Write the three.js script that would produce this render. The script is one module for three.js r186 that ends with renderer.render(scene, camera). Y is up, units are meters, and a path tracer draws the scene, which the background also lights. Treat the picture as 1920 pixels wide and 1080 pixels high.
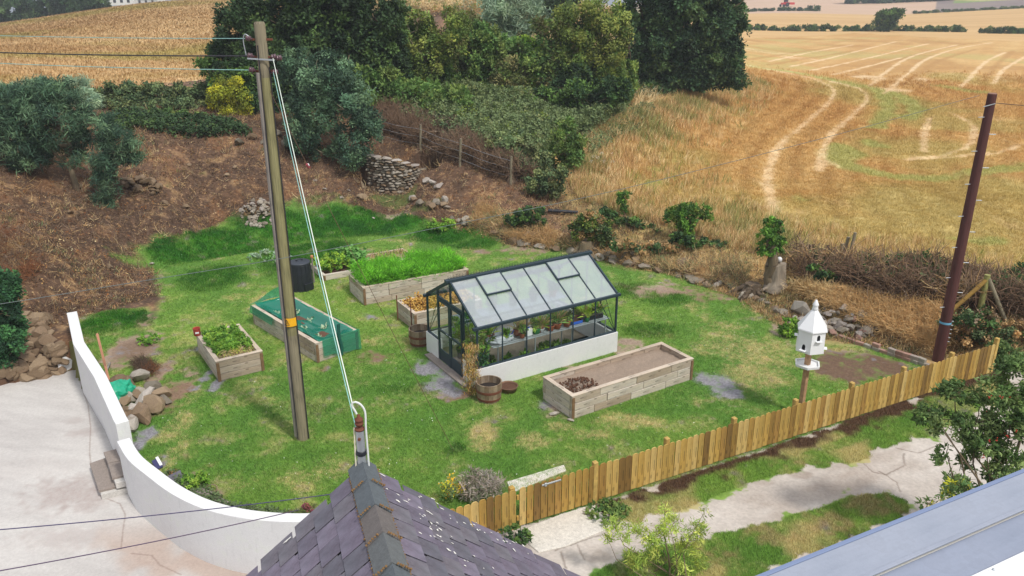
import * as THREE from 'three';
import { mergeGeometries } from 'three/addons/utils/BufferGeometryUtils.js';
import { ImprovedNoise } from 'three/addons/math/ImprovedNoise.js';

// ---------- camera, sky, sun, exposure ----------
const W = 1024, HGT = 576;
const renderer = new THREE.WebGLRenderer({ antialias: true });
renderer.setSize(W, HGT);
renderer.toneMapping = THREE.LinearToneMapping;
renderer.toneMappingExposure = 1.08;
renderer.shadowMap.enabled = true;
const scene = new THREE.Scene();
const FPX = 1500, TILT = THREE.MathUtils.degToRad(20.5), EYE = 9.6;     // lens in photograph pixels, tilt down, drone height
const camera = new THREE.PerspectiveCamera(2 * Math.atan(540 / FPX) * 180 / Math.PI, W / HGT, 0.3, 60000);
camera.position.set(0, EYE, 0);
camera.rotation.x = -TILT;
scene.add(camera);
const SUN_DIR = new THREE.Vector3(0.42, 0.80, 0.44).normalize();
{
  const w = 256, h = 128, data = new Float32Array(w * h * 4);
  for (let r = 0; r < h; r++) for (let c = 0; c < w; c++) {
    const up = Math.max(0, Math.sin(((r + 0.5) / h - 0.5) * Math.PI)), az = c / w * Math.PI * 2;
    const cloud = 1 + 0.05 * Math.sin(az * 3 + up * 7) * Math.sin(up * 9 + az * 2) * Math.min(1, up * 4);
    const l = 0.86 * (0.50 + 0.58 * up) * cloud, o = (r * w + c) * 4;
    data[o] = l * 0.955; data[o + 1] = l * 0.985; data[o + 2] = l * 1.06; data[o + 3] = 1;
  }
  const sky = new THREE.DataTexture(data, w, h, THREE.RGBAFormat, THREE.FloatType);
  sky.mapping = THREE.EquirectangularReflectionMapping; sky.magFilter = THREE.LinearFilter; sky.needsUpdate = true;
  scene.background = sky; scene.environment = sky;
}
const sun = new THREE.DirectionalLight(new THREE.Color(1.0, 0.955, 0.88), 2.7);
sun.position.copy(SUN_DIR).multiplyScalar(80).add(new THREE.Vector3(0, 0, -25)); sun.target.position.set(0, 0, -25);
sun.castShadow = true; sun.shadow.radius = 12; sun.shadow.mapSize.set(2048, 2048);
Object.assign(sun.shadow.camera, { left: -45, right: 45, top: 45, bottom: -45, near: 1, far: 200 });
scene.add(sun, sun.target);
scene.fog = new THREE.FogExp2(new THREE.Color(0.80, 0.86, 0.95), 0.0007);

// ---------- small helpers ----------
let seed = 7;
const rnd = () => { seed = (seed + 0x6D2B79F5) | 0; let t = Math.imul(seed ^ (seed >>> 15), 1 | seed); t = (t + Math.imul(t ^ (t >>> 7), 61 | t)) ^ t; return ((t ^ (t >>> 14)) >>> 0) / 4294967296; };
const rr = (a, b) => a + (b - a) * rnd();
const pick = (a) => a[Math.floor(rnd() * a.length) % a.length];
const clamp = (x, a, b) => x < a ? a : x > b ? b : x;
const sm = (x, a, b) => { const t = clamp((x - a) / (b - a), 0, 1); return t * t * (3 - 2 * t); };
const mix = (a, b, t) => a + (b - a) * t;
const mix3 = (a, b, t) => [a[0] + (b[0] - a[0]) * t, a[1] + (b[1] - a[1]) * t, a[2] + (b[2] - a[2]) * t];
const lin = (r, g, b) => [r, g, b].map((v) => { v /= 255; return v <= 0.04045 ? v / 12.92 : ((v + 0.055) / 1.055) ** 2.4; });
const V = (x, y, z) => new THREE.Vector3(x, y, z);
const NT = new Float32Array(65536);
for (let i = 0; i < 65536; i++) NT[i] = rnd();
function n2(x, y) {                                  // smooth value noise, 0..1
  const ix = Math.floor(x), iy = Math.floor(y); let fx = x - ix, fy = y - iy;
  fx = fx * fx * (3 - 2 * fx); fy = fy * fy * (3 - 2 * fy);
  const a = (ix & 255), b = ((ix + 1) & 255), c = (iy & 255) << 8, d = ((iy + 1) & 255) << 8;
  const p = NT[a | c], q = NT[b | c], r = NT[a | d], s = NT[b | d];
  return p + (q - p) * fx + (r - p + (p - q - r + s) * fx) * fy;
}
const fb = (x, y, o = 4) => { let s = 0, a = 0.5, t = 0; for (let i = 0; i < o; i++) { s += a * n2(x, y); t += a; x = x * 2.03 + 17.3; y = y * 2.03 + 5.1; a *= 0.5; } return s / t; };
const PN = new ImprovedNoise();

// ---------- from a place in the photograph to a place in the world ----------
const CT = Math.cos(TILT), ST = Math.sin(TILT);
const ray = (px, py) => { const u = (px - 960) / FPX, v = (540 - py) / FPX; return [u, v * CT - ST, -(CT + v * ST)]; };
const at = (px, py, h = 0) => { const d = ray(px, py), t = (h - EYE) / d[1]; return V(d[0] * t, h, d[2] * t); };
const deep = (px, py, depth) => { const d = ray(px, py), t = depth / -d[2]; return V(d[0] * t, EYE + d[1] * t, -depth); };

// ---------- terrain ----------
const inPoly = (x, z, P) => { let c = false; for (let i = 0, j = P.length - 1; i < P.length; j = i++) { const [a, b] = P[i], [e, f] = P[j]; if ((b > z) !== (f > z) && x < (e - a) * (z - b) / (f - b) + a) c = !c; } return c; };
const segDist = (x, z, a, b) => { const dx = b[0] - a[0], dz = b[1] - a[1], t = clamp(((x - a[0]) * dx + (z - a[1]) * dz) / (dx * dx + dz * dz + 1e-9), 0, 1); return Math.hypot(x - a[0] - dx * t, z - a[1] - dz * t); };
const lineDist = (x, z, L) => { let m = 1e9; for (let i = 1; i < L.length; i++) m = Math.min(m, segDist(x, z, L[i - 1], L[i])); return m; };
const sdPoly = (x, z, P) => { let m = segDist(x, z, P[P.length - 1], P[0]); m = Math.min(m, lineDist(x, z, P)); return inPoly(x, z, P) ? -m : m; };
const xz = (p) => [p.x, p.z];
const PATIO_H = -0.89;
const wallLine = [[118, 575, .6], [125, 587, .6], [137, 645, .6], [176, 707, .6], [212, 787, .6], [225, 840, .4], [240, 862, .4], [275, 892, .4], [320, 925, .4], [370, 950, .4], [420, 965, .4], [480, 975, .4], [560, 979, .4], [680, 972, .4]].map(([a, b, h]) => at(a, b, h));
const patioPoly = [...wallLine.slice(2).map(xz), [-1, 4], [-34, 4], [-34, -12], xz(at(-60, 735, PATIO_H)), xz(at(0, 722, PATIO_H)), xz(at(148, 690, PATIO_H))];
const carvePoly = (() => { const n = wallLine.length, w = wallLine.map((p, i) => { const a = wallLine[Math.max(0, i - 1)], b = wallLine[Math.min(n - 1, i + 1)], l = Math.hypot(b.x - a.x, b.z - a.z); return [p.x - (b.z - a.z) / l * 0.2, p.z + (b.x - a.x) / l * 0.2]; }), s = w[6][0] > wallLine[6].x ? 1 : -1; return [...w.map((p, i) => s > 0 ? p : [2 * wallLine[i].x - p[0], 2 * wallLine[i].z - p[1]]).slice(2), ...patioPoly.slice(n - 2)]; })();
const flatPoly = [...[[130, 600], [230, 840], [420, 990], [600, 1000]].map(([a, b]) => xz(at(a, b))), [-3, 30], [60, 30], [60, -12], ...[[2050, 700], [1860, 690], [1700, 650], [1500, 610], [1440, 590], [1400, 565], [1250, 515], [1130, 492], [950, 482], [870, 470], [700, 445], [500, 470], [300, 505], [200, 560]].map(([a, b]) => xz(at(a, b)))];
const ctrl = `60 690 -.8,20 640 0,80 600 .3,110 560 .5,60 540 1,150 490 .5,250 470 .3,400 410 .5,300 440 .6,200 460 .8,100 480 1.2,20 470 1.6,140 360 2,0 380 2.3,260 350 1.9,350 330 1.9,430 370 1.2,480 390 .8,300 260 3.2,400 250 3.2,200 250 3.3,100 250 3.4,0 260 3.5,300 190 4,200 165 4.2,350 150 4.3,0 170 4.2,420 140 4.4,0 52 4,150 30 5.7,300 9 7.3,480 1 7.9,200 100 4.5,350 80 4.8,620 380 .8,560 350 1.2,520 300 2.2,600 330 1.6,650 340 1.4,745 362 .8,740 290 2.3,800 310 2,850 330 1.7,950 400 .9,860 400 .6,760 400 .5,900 430 .4,980 440 .4,1060 460 .4,715 270 2.6,800 290 2.4,860 310 2.2,960 345 1.6,800 230 3,900 250 2.8,1000 300 2,1050 330 1.4,1100 370 1.2,1000 210 3.2,1150 230 2.6,1200 200 2.8,1300 170 2.6,1200 300 1.5,1200 400 1,1300 420 1,1450 450 1,1600 480 1,1800 540 1,1900 560 1,1140 480 .5,1250 510 .1,1400 555 .1,1480 600 .1,1560 600 .5,1700 600 .8,1800 640 .7,1900 650 .7,1400 130 2,1450 330 1,1650 200 1,1900 200 1,1900 75 1.5,1665 60 1.5,1390 70 2,1665 27 1.5,1450 24 2,1900 36 1.5`
  .split(',').map((s) => { const [a, b, h] = s.split(' ').map(Number), p = at(a, b, h); return [p.x, p.z, h]; });
for (const [u, d, h] of [[-0.7, 200, 1], [-0.5, 260, 3.6], [-0.46, 340, 3.0], [-0.33, 330, 2.5], [-0.15, 120, 7.2], [-0.05, 118, 7.3], [-0.1, 300, -6], [0.1, 105, 6.5], [0.1, 300, -2], [0.3, 640, 11], [0.45, 520, 12], [0.7, 480, 16], [-0.5, 500, -8], [0, 700, -20], [-0.9, 25, 3], [-1.1, 45, 4.4], [-1, 90, 4.2], [0.9, 60, 1.2], [1.0, 160, 1.5], [0.9, 300, 3], [-0.95, 19, 1.2]]) ctrl.push([u * d, -d, h]);
const warp = (x, z) => { const d = Math.max(5, -z); return [x / d * 2.6, Math.log(d)]; };
const TPS = (() => {
  const n = ctrl.length, m = n + 3, A = [], q = ctrl.map(([x, z]) => warp(x, z)), K = (a, b) => { const r2 = (a[0] - b[0]) ** 2 + (a[1] - b[1]) ** 2; return r2 < 1e-12 ? 0 : r2 * Math.log(r2); };
  for (let i = 0; i < m; i++) { A.push(new Float64Array(m + 1)); for (let j = 0; j < m; j++) A[i][j] = i < n && j < n ? K(q[i], q[j]) + (i === j ? 0.004 : 0) : i >= n && j >= n ? 0 : i < n ? [1, q[i][0], q[i][1]][j - n] : [1, q[j][0], q[j][1]][i - n]; A[i][m] = i < n ? ctrl[i][2] : 0; }
  for (let c = 0; c < m; c++) { let p = c; for (let r = c; r < m; r++) if (Math.abs(A[r][c]) > Math.abs(A[p][c])) p = r; [A[c], A[p]] = [A[p], A[c]]; for (let r = 0; r < m; r++) if (r !== c) { const f = A[r][c] / A[c][c]; if (f) for (let k = c; k <= m; k++) A[r][k] -= f * A[c][k]; } }
  const w = A.map((row, i) => row[m] / row[i]);
  return (x, z) => { const p = warp(x, z); let s = w[n] + w[n + 1] * p[0] + w[n + 2] * p[1]; for (let i = 0; i < n; i++) s += w[i] * K(p, q[i]); return s; };
})();
const STONE_WALL = [[690, 350, 0.95], [715, 357, 0.9], [745, 361, 0.85], [775, 357, 0.8], [797, 346, 0.85]].map(([a, b, h]) => at(a, b, h));
const wallHeight = (t) => 0.86 + mix(1.55, 0.85, sm(t, 0.3, 1));
function heldBank(x, z, h) {                            // earth filled in behind the dry stone wall
  const A = STONE_WALL[0], B = STONE_WALL[4]; if (x < A.x - 1.2 || x > B.x + 0.8) return h;
  let i = 0; while (i < 3 && STONE_WALL[i + 1].x < x) i++; const p = STONE_WALL[i], q = STONE_WALL[i + 1], k = clamp((x - p.x) / (q.x - p.x), 0, 1), d = mix(p.z, q.z, k) - z - 0.3, t = clamp((x - A.x) / (B.x - A.x), 0, 1);
  if (d < 0.1 && d > -1.8 && x > A.x - 0.4) return Math.min(h, mix(0.72, h, sm(-d, 0.5, 1.8)));
  return d < 0 || d > 5 ? h : Math.max(h, mix(wallHeight(t) - 0.1, h, Math.max(sm(d, 0.8, 5), sm(A.x - x, 0, 1.2), sm(x - B.x, 0, 0.8))));
}
function groundExact(x, z) {
  if (inPoly(x, z, carvePoly)) return -1.02;
  if (z > -4) return 0;
  let h = clamp(TPS(x, z), -30, 22);
  const f = sdPoly(x, z, flatPoly);
  if (f <= 0) return 0;
  h *= sm(f, 0, 1.6);
  h = heldBank(x, z, h);
  const d = -z, rough = sm(f, 0.5, 3) * (1 - sm(d, 60, 120));
  return h + rough * ((fb(x * 0.9 + 40, z * 0.9, 3) - 0.5) * 0.35 + (fb(x * 3.1, z * 3.1 + 9, 2) - 0.5) * 0.10);
}
const axis = (parts) => { const a = [parts[0][0]]; for (const [from, to, step] of parts) { const n = Math.max(1, Math.round((to - from) / step)); for (let i = 1; i <= n; i++) a.push(from + (to - from) * i / n); } return a; };
const GX = axis([[-900, -300, 40], [-300, -120, 9], [-120, -60, 3], [-60, -34, 0.9], [-34, 34, 0.17], [34, 70, 0.8], [70, 170, 3], [170, 400, 9], [400, 1100, 40]]);
const GZ = axis([[-1100, -500, 30], [-500, -220, 8], [-220, -110, 2.6], [-110, -64, 0.8], [-64, -6, 0.17], [-6, 40, 3]]);
const GH = new Float32Array(GX.length * GZ.length);
for (let j = 0; j < GZ.length; j++) for (let i = 0; i < GX.length; i++) GH[j * GX.length + i] = groundExact(GX[i], GZ[j]);
const cellOf = (A, v) => { let lo = 0, hi = A.length - 2; while (lo < hi) { const m = (lo + hi + 1) >> 1; if (A[m] <= v) lo = m; else hi = m - 1; } return lo; };
function ground(x, z) {
  const i = cellOf(GX, x), j = cellOf(GZ, z), fx = clamp((x - GX[i]) / (GX[i + 1] - GX[i]), 0, 1), fz = clamp((z - GZ[j]) / (GZ[j + 1] - GZ[j]), 0, 1), n = GX.length, o = j * n + i;
  return mix(mix(GH[o], GH[o + 1], fx), mix(GH[o + n], GH[o + n + 1], fx), fz);
}
function hit(px, py) {                                // where that line of sight meets the ground
  const d = ray(px, py); let t = 6, s = 0.25;
  for (; t < 1500; t += s) { if (EYE + d[1] * t < ground(d[0] * t, d[2] * t)) break; s = Math.max(0.15, t * 0.012); }
  let a = t - s, b = t;
  for (let k = 0; k < 18; k++) { const m = (a + b) / 2; if (EYE + d[1] * m < ground(d[0] * m, d[2] * m)) b = m; else a = m; }
  return V(d[0] * b, ground(d[0] * b, d[2] * b), d[2] * b);
}
const pxPoly = (list) => list.map(([a, b]) => xz(hit(a, b)));

// ---------- what the ground is made of ----------
const LAWN = pxPoly([[138, 600], [205, 790], [240, 862], [330, 935], [420, 972], [600, 985], [830, 968], [960, 992], [1117, 946], [1400, 856], [1640, 771], [1862, 697], [1740, 690], [1650, 655], [1530, 640], [1440, 600], [1390, 562], [1330, 541], [1250, 514], [1180, 502], [1120, 482], [1050, 464], [960, 463], [900, 441], [840, 421], [800, 414], [740, 402], [690, 394], [640, 379], [560, 380], [480, 407], [410, 416], [340, 437], [270, 469], [200, 480], [285, 500], [305, 560], [292, 612], [270, 577], [200, 582]]);
const VERGE = pxPoly([[1110, 950], [1400, 857], [1640, 772], [1875, 692], [1900, 740], [1780, 800], [1730, 822], [1600, 868], [1440, 894], [1350, 926], [1255, 966], [1165, 987]]);
const STRIP = [[1060, 1110], [1180, 1040], [1340, 1000], [1440, 980], [1540, 955], [1600, 930], [1660, 926], [1697, 940], [1705, 968], [1600, 1010], [1450, 1070], [1380, 1150]].map(([a, b]) => xz(at(a, b)));
const FIELD = pxPoly([[1065, 340], [1100, 262], [1240, 200], [1400, 143], [1392, 71], [1600, 62], [1810, 73], [2500, 96], [2500, 700], [1950, 575], [1800, 540], [1600, 510], [1440, 474], [1290, 434], [1180, 400], [1100, 372]]);
const CROP = [...pxPoly([[-500, 215], [0, 178], [200, 166], [350, 153], [440, 138]]), [-19, -75], [-17, -108], [-6, -112], [0, -135], [-50, -160], [-110, -150], [-190, -110], [-170, -60]];
const fenceA = at(942, 998), fenceB = at(1855, 700), fenceDir = fenceB.clone().sub(fenceA).normalize();
const belowFence = (x, z) => (x - fenceA.x) * fenceDir.z - (z - fenceA.z) * fenceDir.x < 0 && z > -26 && x > -6;
function zoneOf(x, z) {
  if (inPoly(x, z, carvePoly)) return 'subsoil';
  if (z > -30 && belowFence(x, z)) return inPoly(x, z, VERGE) || inPoly(x, z, STRIP) ? 'verge' : x - z * 0.4 > 22 ? 'verge' : 'path';
  if (z > -40 && inPoly(x, z, LAWN)) return 'lawn';
  if (inPoly(x, z, FIELD)) return 'stubble_field';
  if (inPoly(x, z, CROP)) return 'crop_field';
  return z < -116 || x < -120 ? 'far_land' : 'bank';
}
// masks kept on a grid: the signed distance to an outline, or how near a patch or a line is
class Grid {
  constructor(x0, z0, x1, z1, s) { Object.assign(this, { x0, z0, s, w: Math.ceil((x1 - x0) / s) + 1, h: Math.ceil((z1 - z0) / s) + 1 }); this.a = new Float32Array(this.w * this.h); }
  each(f) { for (let j = 0; j < this.h; j++) for (let i = 0; i < this.w; i++) { const o = j * this.w + i; this.a[o] = f(this.x0 + i * this.s, this.z0 + j * this.s, this.a[o]); } return this; }
  get(x, z) { const u = clamp((x - this.x0) / this.s, 0, this.w - 1.001), v = clamp((z - this.z0) / this.s, 0, this.h - 1.001), i = u | 0, j = v | 0, fx = u - i, fz = v - j, o = j * this.w + i, a = this.a; return mix(mix(a[o], a[o + 1], fx), mix(a[o + this.w], a[o + this.w + 1], fx), fz); }
  line(L, width, amount = 1) { for (let k = 1; k < L.length; k++) { const [p, q] = [L[k - 1], L[k]], r = width * 2.2; const i0 = clamp(((Math.min(p[0], q[0]) - r - this.x0) / this.s) | 0, 0, this.w - 1), i1 = clamp(((Math.max(p[0], q[0]) + r - this.x0) / this.s) | 0, 0, this.w - 1), j0 = clamp(((Math.min(p[1], q[1]) - r - this.z0) / this.s) | 0, 0, this.h - 1), j1 = clamp(((Math.max(p[1], q[1]) + r - this.z0) / this.s) | 0, 0, this.h - 1);
    for (let j = j0; j <= j1; j++) for (let i = i0; i <= i1; i++) { const v = amount * (1 - sm(segDist(this.x0 + i * this.s, this.z0 + j * this.s, p, q), width * 0.4, width * 1.6)), o = j * this.w + i; if (v > this.a[o]) this.a[o] = v; } } return this; }
  spot(cx, cz, rx, rz, turn, amount = 1) { const R = Math.max(rx, rz) * 1.7, c = Math.cos(turn), s = Math.sin(turn); const i0 = clamp(((cx - R - this.x0) / this.s) | 0, 0, this.w - 1), i1 = clamp(((cx + R - this.x0) / this.s) | 0, 0, this.w - 1), j0 = clamp(((cz - R - this.z0) / this.s) | 0, 0, this.h - 1), j1 = clamp(((cz + R - this.z0) / this.s) | 0, 0, this.h - 1);
    for (let j = j0; j <= j1; j++) for (let i = i0; i <= i1; i++) { const x = this.x0 + i * this.s - cx, z = this.z0 + j * this.s - cz, d = Math.hypot((x * c - z * s) / rx, (x * s + z * c) / rz), v = amount * (1 - sm(d, 0.45, 1.5)), o = j * this.w + i; if (v > this.a[o]) this.a[o] = v; } return this; }
}
const NEAR = [-34, -64, 36, -2, 0.12];
const lawnSD = new Grid(...NEAR).each((x, z) => z > -40 && x > -17 && x < 16 ? clamp(sdPoly(x, z, LAWN), -4, 4) : 4);
const vergeSD = new Grid(-6, -26, 36, -2, 0.12).each((x, z) => Math.min(sdPoly(x, z, VERGE), sdPoly(x, z, STRIP), 22 - (x - z * 0.4)));
// a patch: x y half-width half-height in the photograph
const patches = (g, text) => { for (const s of text.split(',')) { const [a, b, w, h, k] = s.trim().split(' ').map(Number), c = hit(a, b), e = hit(a + w, b), f = hit(a, b - h); g.spot(c.x, c.z, c.distanceTo(e), c.distanceTo(f), 0, k || 1); } return g; };
const dryG = patches(new Grid(...NEAR), '905 822 32 26,1000 828 35 18,1050 800 28 12,1180 790 62 16,1110 815 40 12,1420 700 75 38 .8,1385 655 70 30,1560 640 60 25 .7,1460 665 50 30 .8,1310 575 30 10 .6,720 637 60 14 .7,560 905 45 22 .55,620 880 45 25 .5,545 680 20 12 .8,330 800 30 30 .8,320 860 25 40 .7,345 745 30 30 .5,930 905 50 18 .6,700 900 50 20 .4,880 480 25 14 .6,1120 560 25 14 .5,990 470 50 8 .7,1085 470 40 8 .7,760 455 25 8 .5,1250 600 30 12 .5,1550 700 40 25 .7,1230 640 40 20 .4,470 560 60 14 .5,620 540 30 8 .3,1350 620 60 20 .6,850 640 40 10 .5,460 900 30 24 .4,780 870 40 14 .4,1290 740 40 20 .5');
const soilG = patches(new Grid(...NEAR), '325 735 38 40 .9,245 655 45 32,300 700 20 20 .8,215 545 70 42,275 600 18 12 .7,1590 690 75 28,1660 690 45 24,1510 650 35 10 .6,1180 650 38 20 .9,1100 690 90 8 .7,1030 770 30 16 .8,1060 782 40 10 .6,440 605 20 20 .3,610 690 16 8 .6,700 668 40 14 .6,420 720 20 8 .5,900 750 40 8 .6,770 385 60 18 .8,870 405 40 20 .8,360 905 25 30 .9,395 935 22 18 .8,330 880 15 30 .6,440 960 50 8 .6,545 972 40 6 .6,960 470 90 14 .7,1240 545 70 14 .8,1330 560 50 14 .7,1470 620 30 20 .6,1640 740 40 6 .5,790 652 30 8 .6,850 742 45 12 .9');
const gravelG = patches(new Grid(...NEAR), '800 690 26 20,835 705 38 28,845 735 26 14 .8,1345 722 36 20,1320 712 30 14 .8,1370 738 26 10,400 690 10 34,408 720 12 18,275 812 26 14,255 838 18 16,530 573 26 8,1020 762 12 14,620 690 8 8 .5,690 595 12 6 .5,385 640 8 20 .6,300 870 14 18 .7');
const mulchG = patches(new Grid(...NEAR), '1590 690 80 30,1660 690 50 26,1520 655 40 12 .7,215 545 60 36 .6,245 655 40 26 .5');
const lushG = patches(new Grid(...NEAR), '640 420 130 30,520 420 90 28,420 460 90 28,740 420 60 18,840 440 60 22,340 480 60 26,580 480 90 22 .8,890 460 50 16 .7,200 605 40 20,250 600 40 14,400 520 70 24 .6,1220 620 60 16 .5,1180 545 60 16 .5,1250 560 60 16 .45,560 770 80 20 .3,760 730 80 14 .3,1400 535 40 16 .4,690 400 30 10');
const mossG = patches(new Grid(...NEAR), '740 375 35 10,800 385 40 10 .7,600 370 60 8 .6,450 395 40 8 .5,350 330 60 30 .25,220 475 60 6 .7,1480 560 40 16 .6,1430 530 30 12 .4,1310 455 60 20 .5,1170 430 60 20 .5,1560 540 60 14 .5');
const L = { // colours of things, linear
  lawn1: lin(126, 152, 66), lawn2: lin(92, 131, 52), lush1: lin(62, 122, 20), lush2: lin(38, 92, 22), dry: lin(184, 168, 122), soil: lin(124, 99, 78), paleSoil: lin(168, 150, 133), mulch: lin(95, 72, 54),
  gravel: lin(146, 144, 150), gravel2: lin(108, 106, 110), litter1: lin(118, 90, 70), litter2: lin(80, 60, 46), straw: lin(190, 155, 110), dark: lin(60, 46, 34), rust: lin(138, 98, 64), green: lin(82, 100, 44),  // litter tones deepened: shade of the trees painted into the bank colour
  stub1: lin(203, 168, 110), stub2: lin(188, 146, 88), stub3: lin(168, 126, 70), palef: lin(222, 194, 152), greenf: lin(172, 172, 104), crop1: lin(202, 173, 128), crop2: lin(184, 151, 106), cropg: lin(172, 158, 92), margin: lin(200, 172, 116),
  conc1: lin(204, 196, 188), conc2: lin(176, 166, 157), concD: lin(140, 122, 108),
};
function lawnColor(x, z, one = 0) {                 // one: how far a single blade strays from its neighbours
  const big = fb(x * 0.32, z * 0.32, 3), mid = fb(x * 1.7 + 31, z * 1.7, 3), fine = n2(x * 19, z * 19), vf = n2(x * 47 + 3, z * 47);
  let c = mix3(L.lawn2, L.lawn1, clamp(big * 1.3 - 0.4 + mid * 0.8 - 0.3, 0, 1));
  const wob = (mid - 0.5) * 0.9 + (fb(x * 5, z * 5 + 7, 2) - 0.5) * 0.7;
  const lush = clamp(lushG.get(x, z) + (wob * 0.5 + one * 0.5) * sm(lushG.get(x, z), 0, 0.4), 0, 1);
  c = mix3(c, mix3(L.lush2, L.lush1, clamp(mid * 1.8 - 0.4, 0, 1)), sm(lush, 0.1, 0.75));
  const d = dryG.get(x, z); c = mix3(c, L.dry, clamp(sm(d + wob * 0.9 + one * 1.1, 0.35, 1.15) * (one ? 0.9 : 0.7) + sm(mid + fine * 0.3, 0.72, 0.95) * 0.35 * (1 - lush), 0, 0.92));
  const g = gravelG.get(x, z), s = soilG.get(x, z);
  c = mix3(c, mix3(mix3(L.soil, L.paleSoil, clamp(fb(x * 0.8, z * 0.8 + 60, 2) * 1.6 - 0.3, 0, 1)), L.mulch, Math.max(sm(vf, 0.55, 0.9) * 0.8, sm(mulchG.get(x, z), 0.2, 0.8) * (0.65 + 0.3 * (1 - sm(vf, 0.7, 0.85))))), sm(s + wob * 1.2 + (fine - 0.5) * 0.25, 0.3, 0.95));
  c = mix3(c, mix3(L.gravel, L.gravel2, sm(vf * 0.6 + fine * 0.5, 0.35, 0.75)), sm(g + wob * 1.3 + (fine - 0.5) * 0.4, 0.3, 1.0));
  const k = 0.78 + 0.30 * fine + 0.18 * vf; return c.map((v) => v * k);
}
const bare = (x, z) => { const wob = (fb(x * 1.7 + 31, z * 1.7, 3) - 0.5) * 0.8 + (fb(x * 5, z * 5 + 7, 2) - 0.5) * 0.6; return Math.max(sm(soilG.get(x, z) + wob * 1.2, 0.3, 0.95), sm(gravelG.get(x, z) + wob * 1.3, 0.3, 1.0)); };
function bankColor(x, z) {
  const big = fb(x * 0.45 + 8, z * 0.45, 3), mid = fb(x * 2.2, z * 2.2 + 80, 3), fine = n2(x * 17, z * 17), vf = n2(x * 43 + 3, z * 43);
  let c = mix3(L.litter2, L.litter1, clamp(big * 1.5 - 0.45 + (mid - 0.5) * 1.2, 0, 1));
  c = mix3(c, L.rust, sm(fb(x * 0.8 + 90, z * 0.8, 3), 0.55, 0.75) * 0.5);
  c = mix3(c, L.straw, sm(fine * 0.6 + vf * 0.5, 0.72, 0.98) * 0.7 + sm(mid, 0.62, 0.8) * 0.35);
  c = mix3(c, L.dark, sm(1 - vf * 0.6 - fine * 0.5, 0.66, 0.9) * 0.6);
  c = mix3(c, L.green, sm(mossG.get(x, z) + (mid - 0.5), 0.4, 0.8) * 0.8);
  const field = sm(x * 0.5 - z * 0.12 - 4.6 + (mid - 0.5) * 2, 0, 2.5) * sm(ground(x, z), 0.5, 1);
  c = mix3(c, mix3(mix3(L.margin, L.straw, fine), L.green, sm(big, 0.5, 0.75) * 0.6), Math.max(field, sm(x, 2, 6) * 0.75) * (0.5 + 0.5 * n2(x * 29, z * 29)));
  const k = 0.75 + 0.3 * fine + 0.2 * vf; return c.map((v) => v * k);
}
const fieldLines = (g, text, width) => { for (const s of text.split('/')) { const q = s.trim().split(' ').map(Number), P = []; for (let i = 0; i < q.length; i += 2) P.push(xz(hit(q[i], q[i + 1]))); const fine = new THREE.CatmullRomCurve3(P.map((p) => V(p[0], 0, p[1]))).getPoints(P.length * 6).map(xz); g.line(fine, width); } return g; };
const FB = [-6, -215, 165, -20, 0.3];
const paleF = fieldLines(new Grid(...FB), '1452 410 1440 330 1465 270 1510 230 1552 195 1563 172 1545 157 1500 143 1440 130 1400 122/1535 320 1553 262 1600 215 1625 187 1610 167 1560 153 1480 138/1655 178 1700 140 1740 110 1800 90 1860 80/1630 162 1662 135 1712 105 1795 84/1800 165 1815 150 1850 115 1885 98/1862 160 1882 130 1925 105/1745 222 1734 250 1732 288/1778 213 1815 230 1826 250 1795 285 1700 303/1480 125 1600 98 1680 78/1520 132 1640 106 1740 82/1560 140 1690 108/1440 115 1520 98 1600 84/1720 300 1850 290 1925 270', 0.30);
patches(paleF, '1555 305 14 14 .8,1440 360 14 30 .5,1490 400 40 16 .5,1680 170 30 5,1630 145 30 4,1730 150 20 4 .8,1890 420 40 16 .5,1500 110 40 4 .6,1880 225 30 10 .5,1560 380 40 10 .4,1640 420 50 14 .4,1420 95 40 3 .6');
const greenF = fieldLines(new Grid(...FB), '1410 124 1480 134 1560 150 1620 164/1640 168 1665 200 1655 225 1640 240/1670 175 1705 195 1720 207 1695 225/1560 290 1600 318 1680 335 1800 332 1930 312/1760 162 1800 170 1840 176/1590 290 1570 275', 0.75);
patches(greenF, '1580 285 26 10,1230 345 26 8 .9,1500 375 40 10 .6,1850 455 60 10,1790 450 30 10 .8,1520 450 60 10 .5,1240 325 50 14 .4,1420 160 30 14 .4,1640 275 20 8,1380 230 60 20 .3,1350 200 60 10 .4');
const darkF = fieldLines(new Grid(...FB), '1590 145 1660 120 1760 92 1860 76/1840 155 1870 120 1900 95/1400 112 1480 100 1580 84/1690 160 1760 115 1830 92/1440 122 1500 112 1600 95', 0.35);
const rowDir = (() => { const a = hit(1660, 175), b = hit(1790, 90), d = b.sub(a); d.y = 0; return d.normalize(); })();
const FIELD_SD = new Grid(-6, -215, 165, -18, 0.5).each((x, z) => clamp(sdPoly(x, z, FIELD), -5, 5));
const SWATH = ['1452 410 1440 330 1465 270 1510 230 1552 195 1563 172 1545 157 1500 143 1440 130 1400 122', '1745 222 1734 250 1732 288 1700 303 1640 300'].map((s) => { const q = s.split(' ').map(Number), P = []; for (let i = 0; i < q.length; i += 2) { const p = hit(q[i], q[i + 1]); P.push(V(p.x, 0, p.z)); } return new THREE.CatmullRomCurve3(P).getPoints(30).map(xz); });
const SWATH_D = new Grid(-6, -110, 90, -18, 0.35).each((x, z) => lineDist(x, z, SWATH[0]));
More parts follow.
